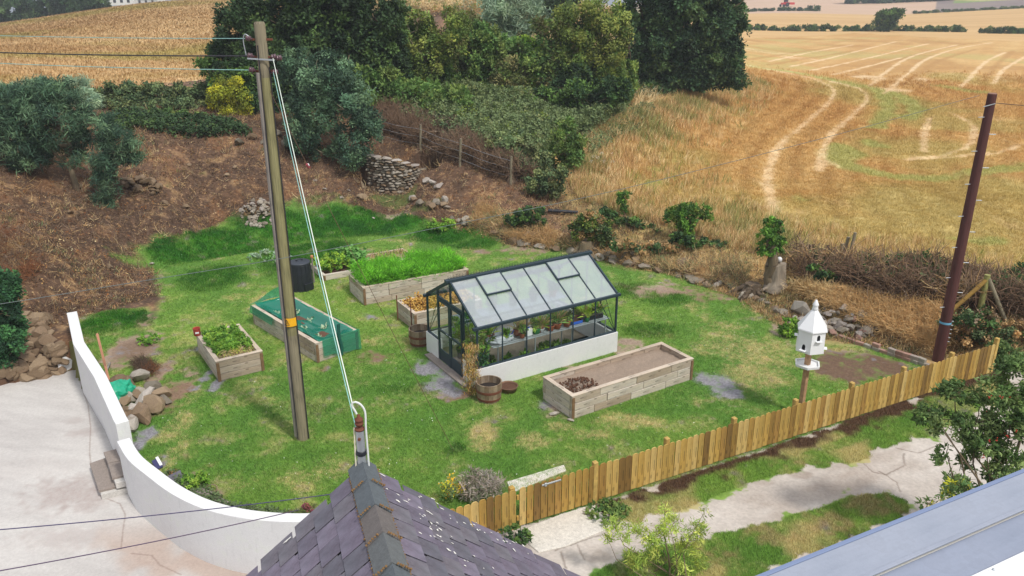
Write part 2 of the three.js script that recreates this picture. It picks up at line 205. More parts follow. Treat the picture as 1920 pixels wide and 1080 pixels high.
function fieldColor(x, z) {
  const d = -z, big = fb(x * 0.09, z * 0.09, 3), mid = fb(x * 0.7, z * 0.7 + 50, 3), fine = n2(x * 6, z * 6), vf = n2(x * 17, z * 17), al = x * rowDir.x + z * rowDir.z, ac = x * rowDir.z - z * rowDir.x;
  const rows = fb(ac * 0.7, al * 0.05, 3) - 0.5, nearEdge = 1 - sm(d, 34, 58);
  let c = mix3(L.stub2, L.stub1, clamp(big * 1.6 - 0.4 + (mid - 0.5) * 0.8 + rows * 1.3 * (1 - nearEdge), 0, 1));
  c = mix3(c, L.stub3, sm(fb(x * 0.16 + 40, z * 0.16, 3), 0.5, 0.72) * 0.6);
  c = mix3(c, L.margin, nearEdge * sm(fb(x * 0.3 + 3, z * 0.3, 2), 0.3, 0.7) * 0.7);
  const wob = (mid - 0.5) * 0.9 + (fine - 0.5) * 0.3;
  const sw = SWATH_D.get(x, z), round = Math.sin(sw * 4.2 + (mid - 0.5) * 2.5) * (1 - sm(sw, 9, 15)) * (1 - sm(d, 70, 95));
  c = mix3(c, round > 0 ? L.stub1 : L.stub3, Math.abs(round) * 0.42);
  c = mix3(c, L.greenf, sm(fb(x * 0.13 + 4, z * 0.13, 3) + nearEdge * 0.12, 0.52, 0.75) * 0.4);
  c = mix3(c, L.stub3, clamp(darkF.get(x, z) + wob * 0.3, 0, 1) * 0.6);
  c = mix3(c, L.greenf, sm(greenF.get(x, z) + wob, 0.35, 0.9) * 0.85);
  c = mix3(c, L.palef, sm(paleF.get(x, z) + wob * 0.9, 0.35, 1.05) * 0.8);
  const k = 0.82 + 0.24 * fine + 0.14 * vf; return c.map((v) => v * k);
}
function cropColor(x, z) {
  const p = Math.max(20, -z), mid = fb(x * 0.5, z * 0.5 + 50, 3), fine = n2(x * 5, z * 5), band = fb(x * 0.035 + z * 0.03, z * 0.10 - x * 0.03 + 7, 3);
  let c = mix3(L.crop2, L.crop1, clamp(band * 1.8 - 0.45 + (mid - 0.5) * 0.7, 0, 1));
  c = mix3(c, L.cropg, sm(fb(x * 0.05 + 20, z * 0.12, 3), 0.48, 0.7) * 0.75);
  c = mix3(c, L.palef, sm(fb(x * 0.2 + 9, z * 0.35, 2), 0.62, 0.85) * 0.3);
  const k = 0.82 + 0.25 * fine + 0.12 * n2(x * 13, z * 13); return c.map((v) => v * k);
}
const pathDirt = patches(new Grid(-6, -26, 36, -2, 0.12), '1290 905 66 14,1235 934 44 10,1360 890 30 8,1430 905 20 6,1500 890 30 8 .6,1120 1045 30 14 .5,1600 905 50 10 .5');
const pathCracks = [[[1620, 868], [1640, 885], [1660, 890], [1700, 872], [1695, 850]], [[1650, 884], [1680, 905], [1690, 922]], [[1085, 1022], [1098, 1048]], [[1052, 1035], [1062, 1065]], [[1155, 986], [1130, 1002], [1040, 1032]], [[1680, 840], [1720, 850], [1760, 835]]].map((l) => l.map(([a, b]) => xz(at(a, b))));
function pathColor(x, z) {
  const a = x * fenceDir.x + z * fenceDir.z, b = x * fenceDir.z - z * fenceDir.x, big = fb(x * 0.6, z * 0.6, 3), mid = fb(x * 2.6 + 5, z * 2.6, 3), fine = n2(x * 23, z * 23), vf = n2(x * 61, z * 61);
  let c = mix3(L.conc2, L.conc1, clamp(big * 1.3 - 0.2 + (mid - 0.5) * 0.6, 0, 1));
  c = mix3(c, L.concD, sm(fb(a * 0.5, b * 1.6 + 3, 3), 0.56, 0.78) * 0.4 + sm(pathDirt.get(x, z) + (mid - 0.5) * 1.1, 0.35, 0.8) * 0.5);
  for (const l of pathCracks) c = mix3(c, L.litter2, (1 - sm(lineDist(x + (mid - 0.5) * 0.12, z + (fine - 0.5) * 0.03, l), 0.006, 0.03)) * 0.5); c = mix3(c, L.conc2, sm(fb(x * 1.3 + 40, z * 1.3, 3), 0.5, 0.7) * 0.5);
  c = mix3(c, L.mulch, sm(vf, 0.82, 0.97) * 0.25);
  const k = 0.82 + 0.2 * fine + 0.16 * vf; return c.map((v) => v * k);
}
const stripDry = patches(new Grid(-6, -26, 36, -2, 0.12), '1640 948 56 20,1560 985 60 22 .8,1450 1010 60 22 .7,1330 1040 70 24 .6,1220 1060 60 20 .5,1500 872 60 6 .6,1300 945 60 6 .6');
function vergeColor(x, z) {
  const c = lawnColor(x + 3, z + 2), d = sm(fb(x * 0.9 + 5, z * 0.9, 3), 0.50, 0.72), side = (x - fenceA.x) * fenceDir.z - (z - fenceA.z) * fenceDir.x;
  return mix3(mix3(mix3(c, mix3(L.dry, L.soil, 0.45), sm(stripDry.get(x, z) + (n2(x * 7, z * 7) - 0.5) * 0.9 + (n2(x * 31, z * 31) - 0.5) * 0.4, 0.3, 0.95) * 0.75), L.dry, d * (vergeSD.get(x, z) > -0.5 || side < -2.6 ? 0.75 : 0.15)), L.mulch, 1 - sm(-side + (n2(x * 4, z * 4) - 0.5) * 0.5 - 0.1 + (fb(x * 1.4, z * 1.4 + 5, 2) - 0.5) * 0.5, 0.12, 0.42));
}
function farColor(x, z) {
  const u = x / -z, d = -z, mid = fb(x * 0.12, z * 0.12, 3), fine = n2(x * 0.9, z * 0.9), rows = fb(x * 0.02, z * 0.22, 3);
  if (u < 0.16 && d > 200) return mix3(L.greenf, L.crop1, mid).map((v) => v * 0.6); if (u < 0.16) return mix3(L.greenf, L.crop1, mid).map((v) => v * 0.8);
  let c = mix3(lin(188, 150, 96), lin(204, 168, 114), clamp(rows * 1.5 - 0.2 + (fine - 0.5) * 0.3, 0, 1));
  if (d > 285) c = u > 0.5 ? mix3(lin(122, 108, 108), lin(142, 126, 116), mid) : mix3(lin(202, 170, 148), lin(190, 160, 130), mid);
  if (u > 0.52 && d > 325) c = mix3(lin(120, 140, 78), lin(172, 168, 104), sm(mid + fine * 0.2, 0.4, 0.7));
  return c;
}
function groundColor(x, z, zone) {
  if (zone === 'stubble_field') return fieldColor(x, z);
  if (zone === 'crop_field') return cropColor(x, z);
  if (zone === 'far_land') return farColor(x, z);
  if (zone === 'path' || zone === 'verge') return mix3(vergeColor(x, z), pathColor(x, z), sm(vergeSD.get(x, z) + (fb(x * 3, z * 3, 3) - 0.5) * 0.9 + (n2(x * 21, z * 21) - 0.5) * 0.12, -0.05, 0.07));
  if (x > 2 && FIELD_SD.get(x, z) < 4.9 && lawnSD.get(x, z) > 1) return mix3(fieldColor(x, z), bankColor(x, z), sm(FIELD_SD.get(x, z) + (fb(x * 0.6, z * 0.6, 3) - 0.5) * 5, -1, 4));
  return mix3(lawnColor(x, z), bankColor(x, z), sm(lawnSD.get(x, z) + (fb(x * 1.3, z * 1.3 + 70, 3) - 0.5) * 1.1, -0.25, 0.3));
}
const bytes = (c) => { const v = clamp(c, 0, 1); return 255 * (v <= 0.0031308 ? v * 12.92 : 1.055 * v ** (1 / 2.4) - 0.055); };
function worldTexture(x0, z0, x1, z1, w, h, f) {      // a map laid over the ground, one texel a fixed number of centimetres
  const a = new Uint8Array(w * h * 4);
  for (let j = 0; j < h; j++) for (let i = 0; i < w; i++) { const c = f(x0 + (x1 - x0) * (i + 0.5) / w, z0 + (z1 - z0) * (j + 0.5) / h), o = (j * w + i) * 4; a[o] = bytes(c[0]); a[o + 1] = bytes(c[1]); a[o + 2] = bytes(c[2]); a[o + 3] = 255; }
  const t = new THREE.DataTexture(a, w, h); t.colorSpace = THREE.SRGBColorSpace; t.magFilter = THREE.LinearFilter; t.minFilter = THREE.LinearMipmapLinearFilter; t.generateMipmaps = true; t.needsUpdate = true; return t;
}
const ZONES = { lawn: [2048, 2048, -16, -40, 15, -9], bank: [2048, 2048, -40, -66, 40, -14], stubble_field: [2048, 2048, -4, -200, 156, -18], crop_field: [1400, 1400, -125, -150, 0, -38], far_land: [1024, 1024, -160, -620, 400, -110], path: [1400, 1200, -4, -24, 30, -2], verge: [1400, 1200, -4, -24, 30, -2], subsoil: [64, 64, -40, -40, 0, 40] };
const zoneLabels = {
  lawn: ['mown green garden lawn with dry yellow patches between the white wall and picket fence', 'lawn'], bank: ['brown leaf-littered bank of bare earth rising around the garden', 'bank'], stubble_field: ['harvested golden stubble field with curving pale tracks on the right', 'field'],
  crop_field: ['tan field of standing dry crop on the rise at top left', 'field'], far_land: ['distant farmland and fields beyond the far hedge', 'land'], path: ['cracked pale concrete path running outside the picket fence', 'path'], verge: ['grass verge with dry patches along the concrete path', 'verge'], subsoil: ['bare earth underneath the pale concrete yard', 'earth'],
};
{
  const nx = GX.length, ids = {}, kinds = [];
  for (let j = 0; j < GZ.length - 1; j++) for (let i = 0; i < nx - 1; i++) { const k = zoneOf((GX[i] + GX[i + 1]) / 2, (GZ[j] + GZ[j + 1]) / 2); kinds.push(k); (ids[k] ||= []).push(j * nx + i); }
  for (const k in ids) {
    const [tw, th, x0, z0, x1, z1] = ZONES[k], map = new Map(), pos = [], uv = [], idx = [], nor = [];
    const vert = (v) => { if (!map.has(v)) { const i = v % nx, j = (v / nx) | 0, x = GX[i], z = GZ[j]; map.set(v, pos.length / 3); pos.push(x, GH[v], z); uv.push((x - x0) / (x1 - x0), (z - z0) / (z1 - z0));
      const i0 = Math.max(0, i - 1), i1 = Math.min(nx - 1, i + 1), j0 = Math.max(0, j - 1), j1 = Math.min(GZ.length - 1, j + 1), a = -(GH[j * nx + i1] - GH[j * nx + i0]) / (GX[i1] - GX[i0]), b = -(GH[j1 * nx + i] - GH[j0 * nx + i]) / (GZ[j1] - GZ[j0]), l = Math.hypot(a, 1, b); nor.push(a / l, 1 / l, b / l); } return map.get(v); };
    for (const v of ids[k]) { const a = vert(v), b = vert(v + 1), c = vert(v + nx), d = vert(v + nx + 1); idx.push(a, c, b, b, c, d); }
    const g = new THREE.BufferGeometry(); g.setAttribute('position', new THREE.Float32BufferAttribute(pos, 3)); g.setAttribute('normal', new THREE.Float32BufferAttribute(nor, 3)); g.setAttribute('uv', new THREE.Float32BufferAttribute(uv, 2)); g.setIndex(idx);
    const t = worldTexture(x0, z0, x1, z1, tw, th, (x, z) => groundColor(x, z, k));
    const m = new THREE.MeshStandardMaterial({ map: t, roughness: 0.95 }); m.name = k;
    const o = new THREE.Mesh(g, m); o.name = k; o.receiveShadow = o.castShadow = true; o.userData = { label: zoneLabels[k][0], category: zoneLabels[k][1], kind: 'structure' }; scene.add(o);
  }
}
{
  const g = new THREE.CircleGeometry(30000, 64).rotateX(-Math.PI / 2), o = new THREE.Mesh(g, new THREE.MeshStandardMaterial({ color: new THREE.Color(0.02, 0.06, 0.13), roughness: 0.25 })); o.position.y = -16; o.name = 'sea'; o.userData = { label: 'strip of deep blue sea on the horizon behind the trees', category: 'sea', kind: 'structure' }; scene.add(o);
}

// ---------- materials ----------
const pn = (x, y, p) => { const ix = Math.floor(x), iy = Math.floor(y); let fx = x - ix, fy = y - iy; fx = fx * fx * (3 - 2 * fx); fy = fy * fy * (3 - 2 * fy); const w = (v) => ((v % p) + p) % p, a = w(ix), b = w(ix + 1), c = w(iy) << 8, d = w(iy + 1) << 8, A = NT[a | c], B = NT[b | c], C = NT[a | d], D = NT[b | d]; return A + (B - A) * fx + (C - A + (A - B - C + D) * fx) * fy; };
function tile(n, f) { const a = new Uint8Array(n * n * 4); for (let j = 0; j < n; j++) for (let i = 0; i < n; i++) { const c = f(i / n, j / n), o = (j * n + i) * 4; for (let k = 0; k < 3; k++) a[o + k] = bytes(c[k]); a[o + 3] = 255; } const t = new THREE.DataTexture(a, n, n); t.wrapS = t.wrapT = THREE.RepeatWrapping; t.magFilter = THREE.LinearFilter; t.minFilter = THREE.LinearMipmapLinearFilter; t.generateMipmaps = true; t.needsUpdate = true; return t; }
const sized = (t, w, h = w, srgb = true) => { const c = t.clone(); c.repeat.set(1 / w, 1 / h); c.colorSpace = srgb ? THREE.SRGBColorSpace : THREE.NoColorSpace; c.needsUpdate = true; return c; };
const T_GRAIN = tile(256, (u, v) => { const g = 0.55 * pn(u * 4, v * 64, 64) + 0.45 * pn(u * 16, v * 128, 128), kx = pn(u * 8 + 3, v * 8, 8), s = pn(u * 32, v * 32, 32); let k = 0.80 + 0.26 * (g - 0.5) + 0.10 * (s - 0.5) + 0.16 * (pn(u * 4, v * 4, 4) - 0.5); if (kx > 0.84) k *= 0.62; k *= 1 - 0.22 * Math.max(0, pn(u * 3 + 5, v * 6, 6) - 0.6) / 0.4; const w = 0.04 * (pn(u * 8, v * 8 + 2, 8) - 0.5); return [k + w, k, k - w]; });
const T_SPECK = tile(256, (u, v) => { const k = 0.82 + 0.22 * (pn(u * 64, v * 64, 64) - 0.5) + 0.18 * (pn(u * 16, v * 16, 16) - 0.5) + 0.14 * (pn(u * 128, v * 128, 128) - 0.5); return [k, k, k]; });
const T_RENDER = tile(512, (u, v) => { const b = 0.5 * pn(u * 6, v * 6, 6) + 0.5 * pn(u * 20, v * 20, 20), f = pn(u * 128, v * 128, 128); let k = 0.92 + 0.08 * (b - 0.5) + 0.07 * (f - 0.5); const st = pn(u * 40, v * 8, 40); k -= Math.max(0, st - 0.72) * 0.22; const g = Math.max(0, b - 0.6) * 0.25; return [k - g * 0.4, k - g * 0.15, k - g * 0.7]; });
const T_SLATE = tile(256, (u, v) => { const b = pn(u * 5, v * 5, 5), m = pn(u * 20, v * 20, 20), f = pn(u * 100, v * 100, 100), s = pn(u * 6, v * 48, 48); let k = 0.80 + 0.22 * (b - 0.5) + 0.16 * (m - 0.5) + 0.12 * (f - 0.5) + 0.10 * (s - 0.5); const w = 0.06 * (pn(u * 3 + 8, v * 3, 3) - 0.5); return [k + w, k, k + w * 0.3]; });
const T_BARK = tile(256, (u, v) => { const g = 0.6 * pn(u * 40, v * 3, 40) + 0.4 * pn(u * 80, v * 12, 80), l = pn(u * 6, v * 6, 6); const k = 0.72 + 0.5 * (g - 0.5) + 0.2 * (l - 0.5); return [k, k, k]; });
const mat = (name, c, o = {}) => { const m = new THREE.MeshStandardMaterial({ color: new THREE.Color().setRGB(...(Array.isArray(c) ? c : lin((c >> 16) & 255, (c >> 8) & 255, c & 255))), roughness: 0.85, ...o }); m.name = name; return m; };
const grain = sized(T_GRAIN, 1.3, 0.5), grainB = sized(T_GRAIN, 1.3, 0.5, false), speck = sized(T_SPECK, 0.5), speckB = sized(T_SPECK, 0.25, 0.25, false), render = sized(T_RENDER, 2), slateT = sized(T_SLATE, 0.6), slateB = sized(T_SLATE, 0.4, 0.4, false), barkT = sized(T_BARK, 0.6, 1.4), barkB = sized(T_BARK, 0.6, 1.4, false);
const wood = (name, hex, o = {}) => mat(name, hex, { map: grain, bumpMap: grainB, bumpScale: 0.004, ...o });
const M = {
  sleeper: [0xd4c8ba, 0xc6b6a5, 0xdcd1c4, 0xbcaa97].map((c) => wood('sleeper_wood', c)), cap: [0xd8c8b6, 0xccbba8].map((c) => wood('cut_wood', c)), postDark: wood('dark_post_wood', 0x8e6f50),
  picket: [0xd2ab58, 0xdab668, 0xbf984a, 0xa4813e, 0xc8a557, 0xdfbe76, 0x8c6c36, 0xb58d48].map((c) => wood('picket_wood', c)), pinkPost: wood('post_wood', 0xcaa07a),
  slate: [0x7a7284, 0x726c7c, 0x827a8c, 0x6c6a76, 0x78747e].map((c) => mat('slate', c, { map: slateT, bumpMap: slateB, bumpScale: 0.004, roughness: 0.55 })), 
  ridge: [0x6c7072, 0x746e6c, 0x646c72].map((c) => mat('ridge_tile', c, { map: speck, bumpMap: speckB, bumpScale: 0.003, roughness: 0.7 })),
  white: mat('white_render', [0.80, 0.80, 0.81], { map: render, bumpMap: sized(T_SPECK, 0.3, 0.3, false), bumpScale: 0.003 }), whitePaint: mat('white_paint', [0.82, 0.83, 0.85], { roughness: 0.45 }), hole: mat('dark_hole', 0x16181c, { roughness: 1 }),
  frame: mat('dark_green_metal', 0x2c3d48, { roughness: 0.4, metalness: 0.15 }), zinc: mat('galvanised_metal', 0xb4bac0, { roughness: 0.45, metalness: 0.6 }), rust: mat('rusted_iron', 0x7c4a38, { roughness: 0.9, map: speck }), black: mat('black_plastic', 0x22262e, { roughness: 0.45 }), dark: mat('dark_wire', 0x2a2830, { roughness: 0.6 }),
  pole: mat('weathered_pole', 0x9a9078, { map: barkT, bumpMap: barkB, bumpScale: 0.006 }), poleGreen: mat('lichened_pole', 0x9b956a, { map: barkT, bumpMap: barkB, bumpScale: 0.006 }), conduit: mat('grey_casing', 0xa09890, { map: barkT, roughness: 0.8 }), creosote: mat('creosoted_pole', 0x5e3432, { map: barkT, bumpMap: barkB, bumpScale: 0.004, roughness: 0.75 }),
  bark: mat('bark', 0x8a7a62, { map: barkT, bumpMap: barkB, bumpScale: 0.01 }), paleBark: mat('pale_bark', 0xa8997e, { map: barkT }), deadWood: mat('dead_wood', 0x9c8670, { map: barkT, bumpMap: barkB, bumpScale: 0.01 }), stub: mat('stump_wood', 0x86765f, { map: barkT, bumpMap: barkB, bumpScale: 0.02 }),
  stone: [0x9c9284, 0x8c8272, 0xaaa296, 0x7f7668, 0x968a7c, 0xb0a698].map((c) => mat('stone', c, { map: speck, bumpMap: speckB, bumpScale: 0.01 })), brown: [0x8f7860, 0x7a654e, 0x9c866c, 0x857058].map((c) => mat('brown_stone', c, { map: speck, bumpMap: speckB, bumpScale: 0.01 })), pale: [0xb2a89e, 0xa49a92, 0xbcb3aa].map((c) => mat('pale_stone', c, { map: speck })), brickRed: [0xb08a7c, 0xa89a90, 0x9c7a6c].map((c) => mat('old_brick', c, { map: speck })),  // brown set darkened, tree shade over the yard cutting painted into the stone
  slab: mat('concrete_slab', 0x9c9088, { map: speck, bumpMap: speckB, bumpScale: 0.003 }), block: mat('pale_concrete', 0xd4d0ca, { map: speck }), apron: mat('new_concrete', 0xe4ded4, { map: sized(T_SPECK, 0.9), bumpMap: speckB, bumpScale: 0.003 }),
  earth: mat('dry_earth', 0xa3907f, { map: sized(T_SPECK, 0.4), bumpMap: sized(T_SPECK, 0.4, 0.4, false), bumpScale: 0.04, roughness: 1 }), compost: mat('dark_compost', 0x6a4a38, { map: speck, bumpMap: speckB, bumpScale: 0.03, roughness: 1 }), terra: mat('terracotta', 0xb4694a, { map: speck }), barrel: wood('barrel_oak', 0x9c8770), glassFloor: mat('greenhouse_floor', 0x9c8c78, { map: speck }),
};
M.glass = new THREE.MeshPhysicalMaterial({ color: 0xf6fbf9, transmission: 1, roughness: 0.02, thickness: 0, ior: 1.5 }); M.glass.name = 'clear_glass';
M.roofGlass = new THREE.MeshPhysicalMaterial({ color: new THREE.Color().setRGB(0.78, 0.85, 0.91), transmission: 0.6, roughness: 0.05, thickness: 0, ior: 1.52, map: sized(T_RENDER, 3) }); M.roofGlass.name = 'dusty_glass';  // blue-white tint: dust plus a sky reflection painted into the pane colour
M.net = new THREE.MeshPhysicalMaterial({ color: new THREE.Color().setRGB(...lin(40, 165, 138)), transmission: 0.62, roughness: 0.2, thickness: 0, side: THREE.DoubleSide }); M.net.name = 'green_netting'; M.netThin = new THREE.MeshPhysicalMaterial({ color: new THREE.Color().setRGB(...lin(120, 205, 180)), transmission: 0.82, roughness: 0.12, thickness: 0, side: THREE.DoubleSide }); M.netThin.name = 'thin_netting';

// ---------- building things out of parts ----------
const used = {};
const numbered = (n) => { const k = used[n] = (used[n] ?? -1) + 1; return k ? n + '_' + String(k).padStart(3, '0') : n; };
const tag = (o, label, category, group, kind) => { Object.assign(o.userData, { label, category }); if (group) o.userData.group = group; if (kind) o.userData.kind = kind; return o; };
function thing(name, label, category, p = V(0, 0, 0), turn = 0, group) { const o = new THREE.Group(); o.name = numbered(name); o.position.copy(p); o.rotation.y = turn; scene.add(o); return tag(o, label, category, group); }
const top = (o, name, label, category, group, kind) => { o.name = numbered(name); scene.add(o); return tag(o, label, category, group, kind); };
function boxUV(g) { const p = g.attributes.position, n = g.attributes.normal, uv = new Float32Array(p.count * 2); for (let i = 0; i < p.count; i++) { const ax = Math.abs(n.getX(i)), ay = Math.abs(n.getY(i)), az = Math.abs(n.getZ(i)), x = p.getX(i), y = p.getY(i), z = p.getZ(i); const [u, v] = ax > ay && ax > az ? [z, y] : ay > az ? [x, z] : [x, y]; uv[i * 2] = u; uv[i * 2 + 1] = v; } g.setAttribute('uv', new THREE.BufferAttribute(uv, 2)); return g; }
function flatten(g) { g = g.index ? g.toNonIndexed() : g; for (const k of Object.keys(g.attributes)) if (!['position', 'normal', 'uv'].includes(k)) g.deleteAttribute(k); return g; }
function solid(tris) { const g = new THREE.BufferGeometry(); g.setAttribute('position', new THREE.Float32BufferAttribute(tris.flat(2), 3)); g.computeVertexNormals(); return boxUV(g); }
function chamfer(w, h, d, c = 0.006) {               // a block with its edges cut off, centred
  const X = w / 2, Y = h / 2, Z = d / 2, t = [], s = [-1, 1]; c = Math.min(c, X * 0.6, Y * 0.6, Z * 0.6);
  const P = (x, y, z, ax) => ax === 0 ? [x * X, y * (Y - c), z * (Z - c)] : ax === 1 ? [x * (X - c), y * Y, z * (Z - c)] : [x * (X - c), y * (Y - c), z * Z];
  const quad = (a, b, e, f) => { const n = V(...b).sub(V(...a)).cross(V(...e).sub(V(...a))), m = V(...a).add(V(...e)); if (n.dot(m) < 0) t.push([a, e, b], [a, f, e]); else t.push([a, b, e], [a, e, f]); };
  for (const k of s) { quad(P(k, -1, -1, 0), P(k, 1, -1, 0), P(k, 1, 1, 0), P(k, -1, 1, 0)); quad(P(-1, k, -1, 1), P(1, k, -1, 1), P(1, k, 1, 1), P(-1, k, 1, 1)); quad(P(-1, -1, k, 2), P(1, -1, k, 2), P(1, 1, k, 2), P(-1, 1, k, 2)); }
  for (const a of s) for (const b of s) { quad(P(a, b, -1, 0), P(a, b, 1, 0), P(a, b, 1, 1), P(a, b, -1, 1)); quad(P(a, -1, b, 0), P(a, 1, b, 0), P(a, 1, b, 2), P(a, -1, b, 2)); quad(P(-1, a, b, 1), P(1, a, b, 1), P(1, a, b, 2), P(-1, a, b, 2)); for (const e of s) { const p = P(a, b, e, 0), q = P(a, b, e, 1), r = P(a, b, e, 2); t.push(a * b * e > 0 ? [p, q, r] : [p, r, q]); } }
  return solid(t);
}
class MB {
  constructor() { this.g = []; }
  add(g, m) { g = flatten(g.clone()); if (m) g.applyMatrix4(m); if (!g.attributes.uv) boxUV(g); this.g.push(g); return this; }
  box(w, h, d, x, y, z, ry = 0, rx = 0, rz = 0, c = 0.004) { return this.add(chamfer(w, h, d, c), new THREE.Matrix4().compose(V(x, y, z), new THREE.Quaternion().setFromEuler(new THREE.Euler(rx, ry, rz)), V(1, 1, 1))); }
  cyl(p, q, r1, r2 = r1, seg = 8) { const d = q.clone().sub(p), L = d.length(), g = new THREE.CylinderGeometry(r2, r1, L, seg, 1); const uv = g.attributes.uv; for (let i = 0; i < uv.count; i++) uv.setXY(i, uv.getX(i) * r1 * 6.28, uv.getY(i) * L); return this.add(g, new THREE.Matrix4().compose(p.clone().add(q).multiplyScalar(0.5), new THREE.Quaternion().setFromUnitVectors(V(0, 1, 0), d.normalize()), V(1, 1, 1))); }
  bar(p, q, w, h) { const d = q.clone().sub(p), L = d.length(); d.normalize(); const up = Math.abs(d.y) > 0.95 ? V(1, 0, 0) : V(0, 1, 0), z = d.clone().cross(up).normalize(), y = z.clone().cross(d); return this.add(chamfer(L, h, w, 0.003), new THREE.Matrix4().makeBasis(d, y, z).setPosition(p.clone().add(q).multiplyScalar(0.5))); }
  tube(pts, r, seg = 6, n) { return this.add(new THREE.TubeGeometry(new THREE.CatmullRomCurve3(pts), n || pts.length * 4, r, seg)); }
  lathe(prof, seg, x = 0, y = 0, z = 0) { return this.add(new THREE.LatheGeometry(prof.map(([a, b]) => new THREE.Vector2(a, b)), seg), new THREE.Matrix4().makeTranslation(x, y, z)); }
  geo() { return this.g.length > 1 ? mergeGeometries(this.g) : this.g[0]; }
  build(name, m, parent) { const o = new THREE.Mesh(this.geo(), m); o.name = name; o.castShadow = o.receiveShadow = true; if (parent) parent.add(o); return o; }
}
const mesh = (name, g, m, parent, x = 0, y = 0, z = 0, ry = 0) => { const o = new THREE.Mesh(g, m); o.name = name; o.position.set(x, y, z); o.rotation.y = ry; o.castShadow = o.receiveShadow = true; if (parent) parent.add(o); return o; };
function prism(pts, y0, y1) {                          // pts: [x, z] round the outline; straight sides
  const s = new THREE.Shape(pts.map(([x, z]) => new THREE.Vector2(x, -z))); return boxUV(flatten(new THREE.ExtrudeGeometry(s, { depth: y1 - y0, bevelEnabled: true, bevelThickness: 0.006, bevelSize: 0.006, bevelOffset: -0.006, bevelSegments: 1, steps: 1 })).rotateX(-Math.PI / 2).translate(0, y0, 0));
}
const STONES = Array.from({ length: 12 }, (_, k) => { const g = flatten(new THREE.IcosahedronGeometry(0.5, 1)), p = g.attributes.position; const cuts = Array.from({ length: 11 }, () => [V(rr(-1, 1), rr(-1, 1), rr(-1, 1)).normalize(), rr(0.22, 0.38)]); for (let i = 0; i < p.count; i++) { const v = V(p.getX(i), p.getY(i), p.getZ(i)); v.multiplyScalar(1 + 0.22 * PN.noise(v.x * 2.4 + k * 7, v.y * 2.4, v.z * 2.4)); for (const [n, d] of cuts) { const e = v.dot(n) - d; if (e > 0) v.addScaledVector(n, -e * 0.97); } p.setXYZ(i, v.x, v.y, v.z); } g.computeVertexNormals(); return boxUV(g); });
const stone = (parent, x, y, z, sx, sy, sz, m, name = 'stone') => { const o = mesh(name, pick(STONES), m, parent, x, y, z, rr(0, 6.28)); o.scale.set(sx * 1.25, sy * 1.35, sz * 1.25); o.rotation.x = rr(-0.25, 0.25); o.rotation.z = rr(-0.25, 0.25); return o; };
const gy = (p, lift = 0) => V(p.x, ground(p.x, p.z) + lift, p.z);

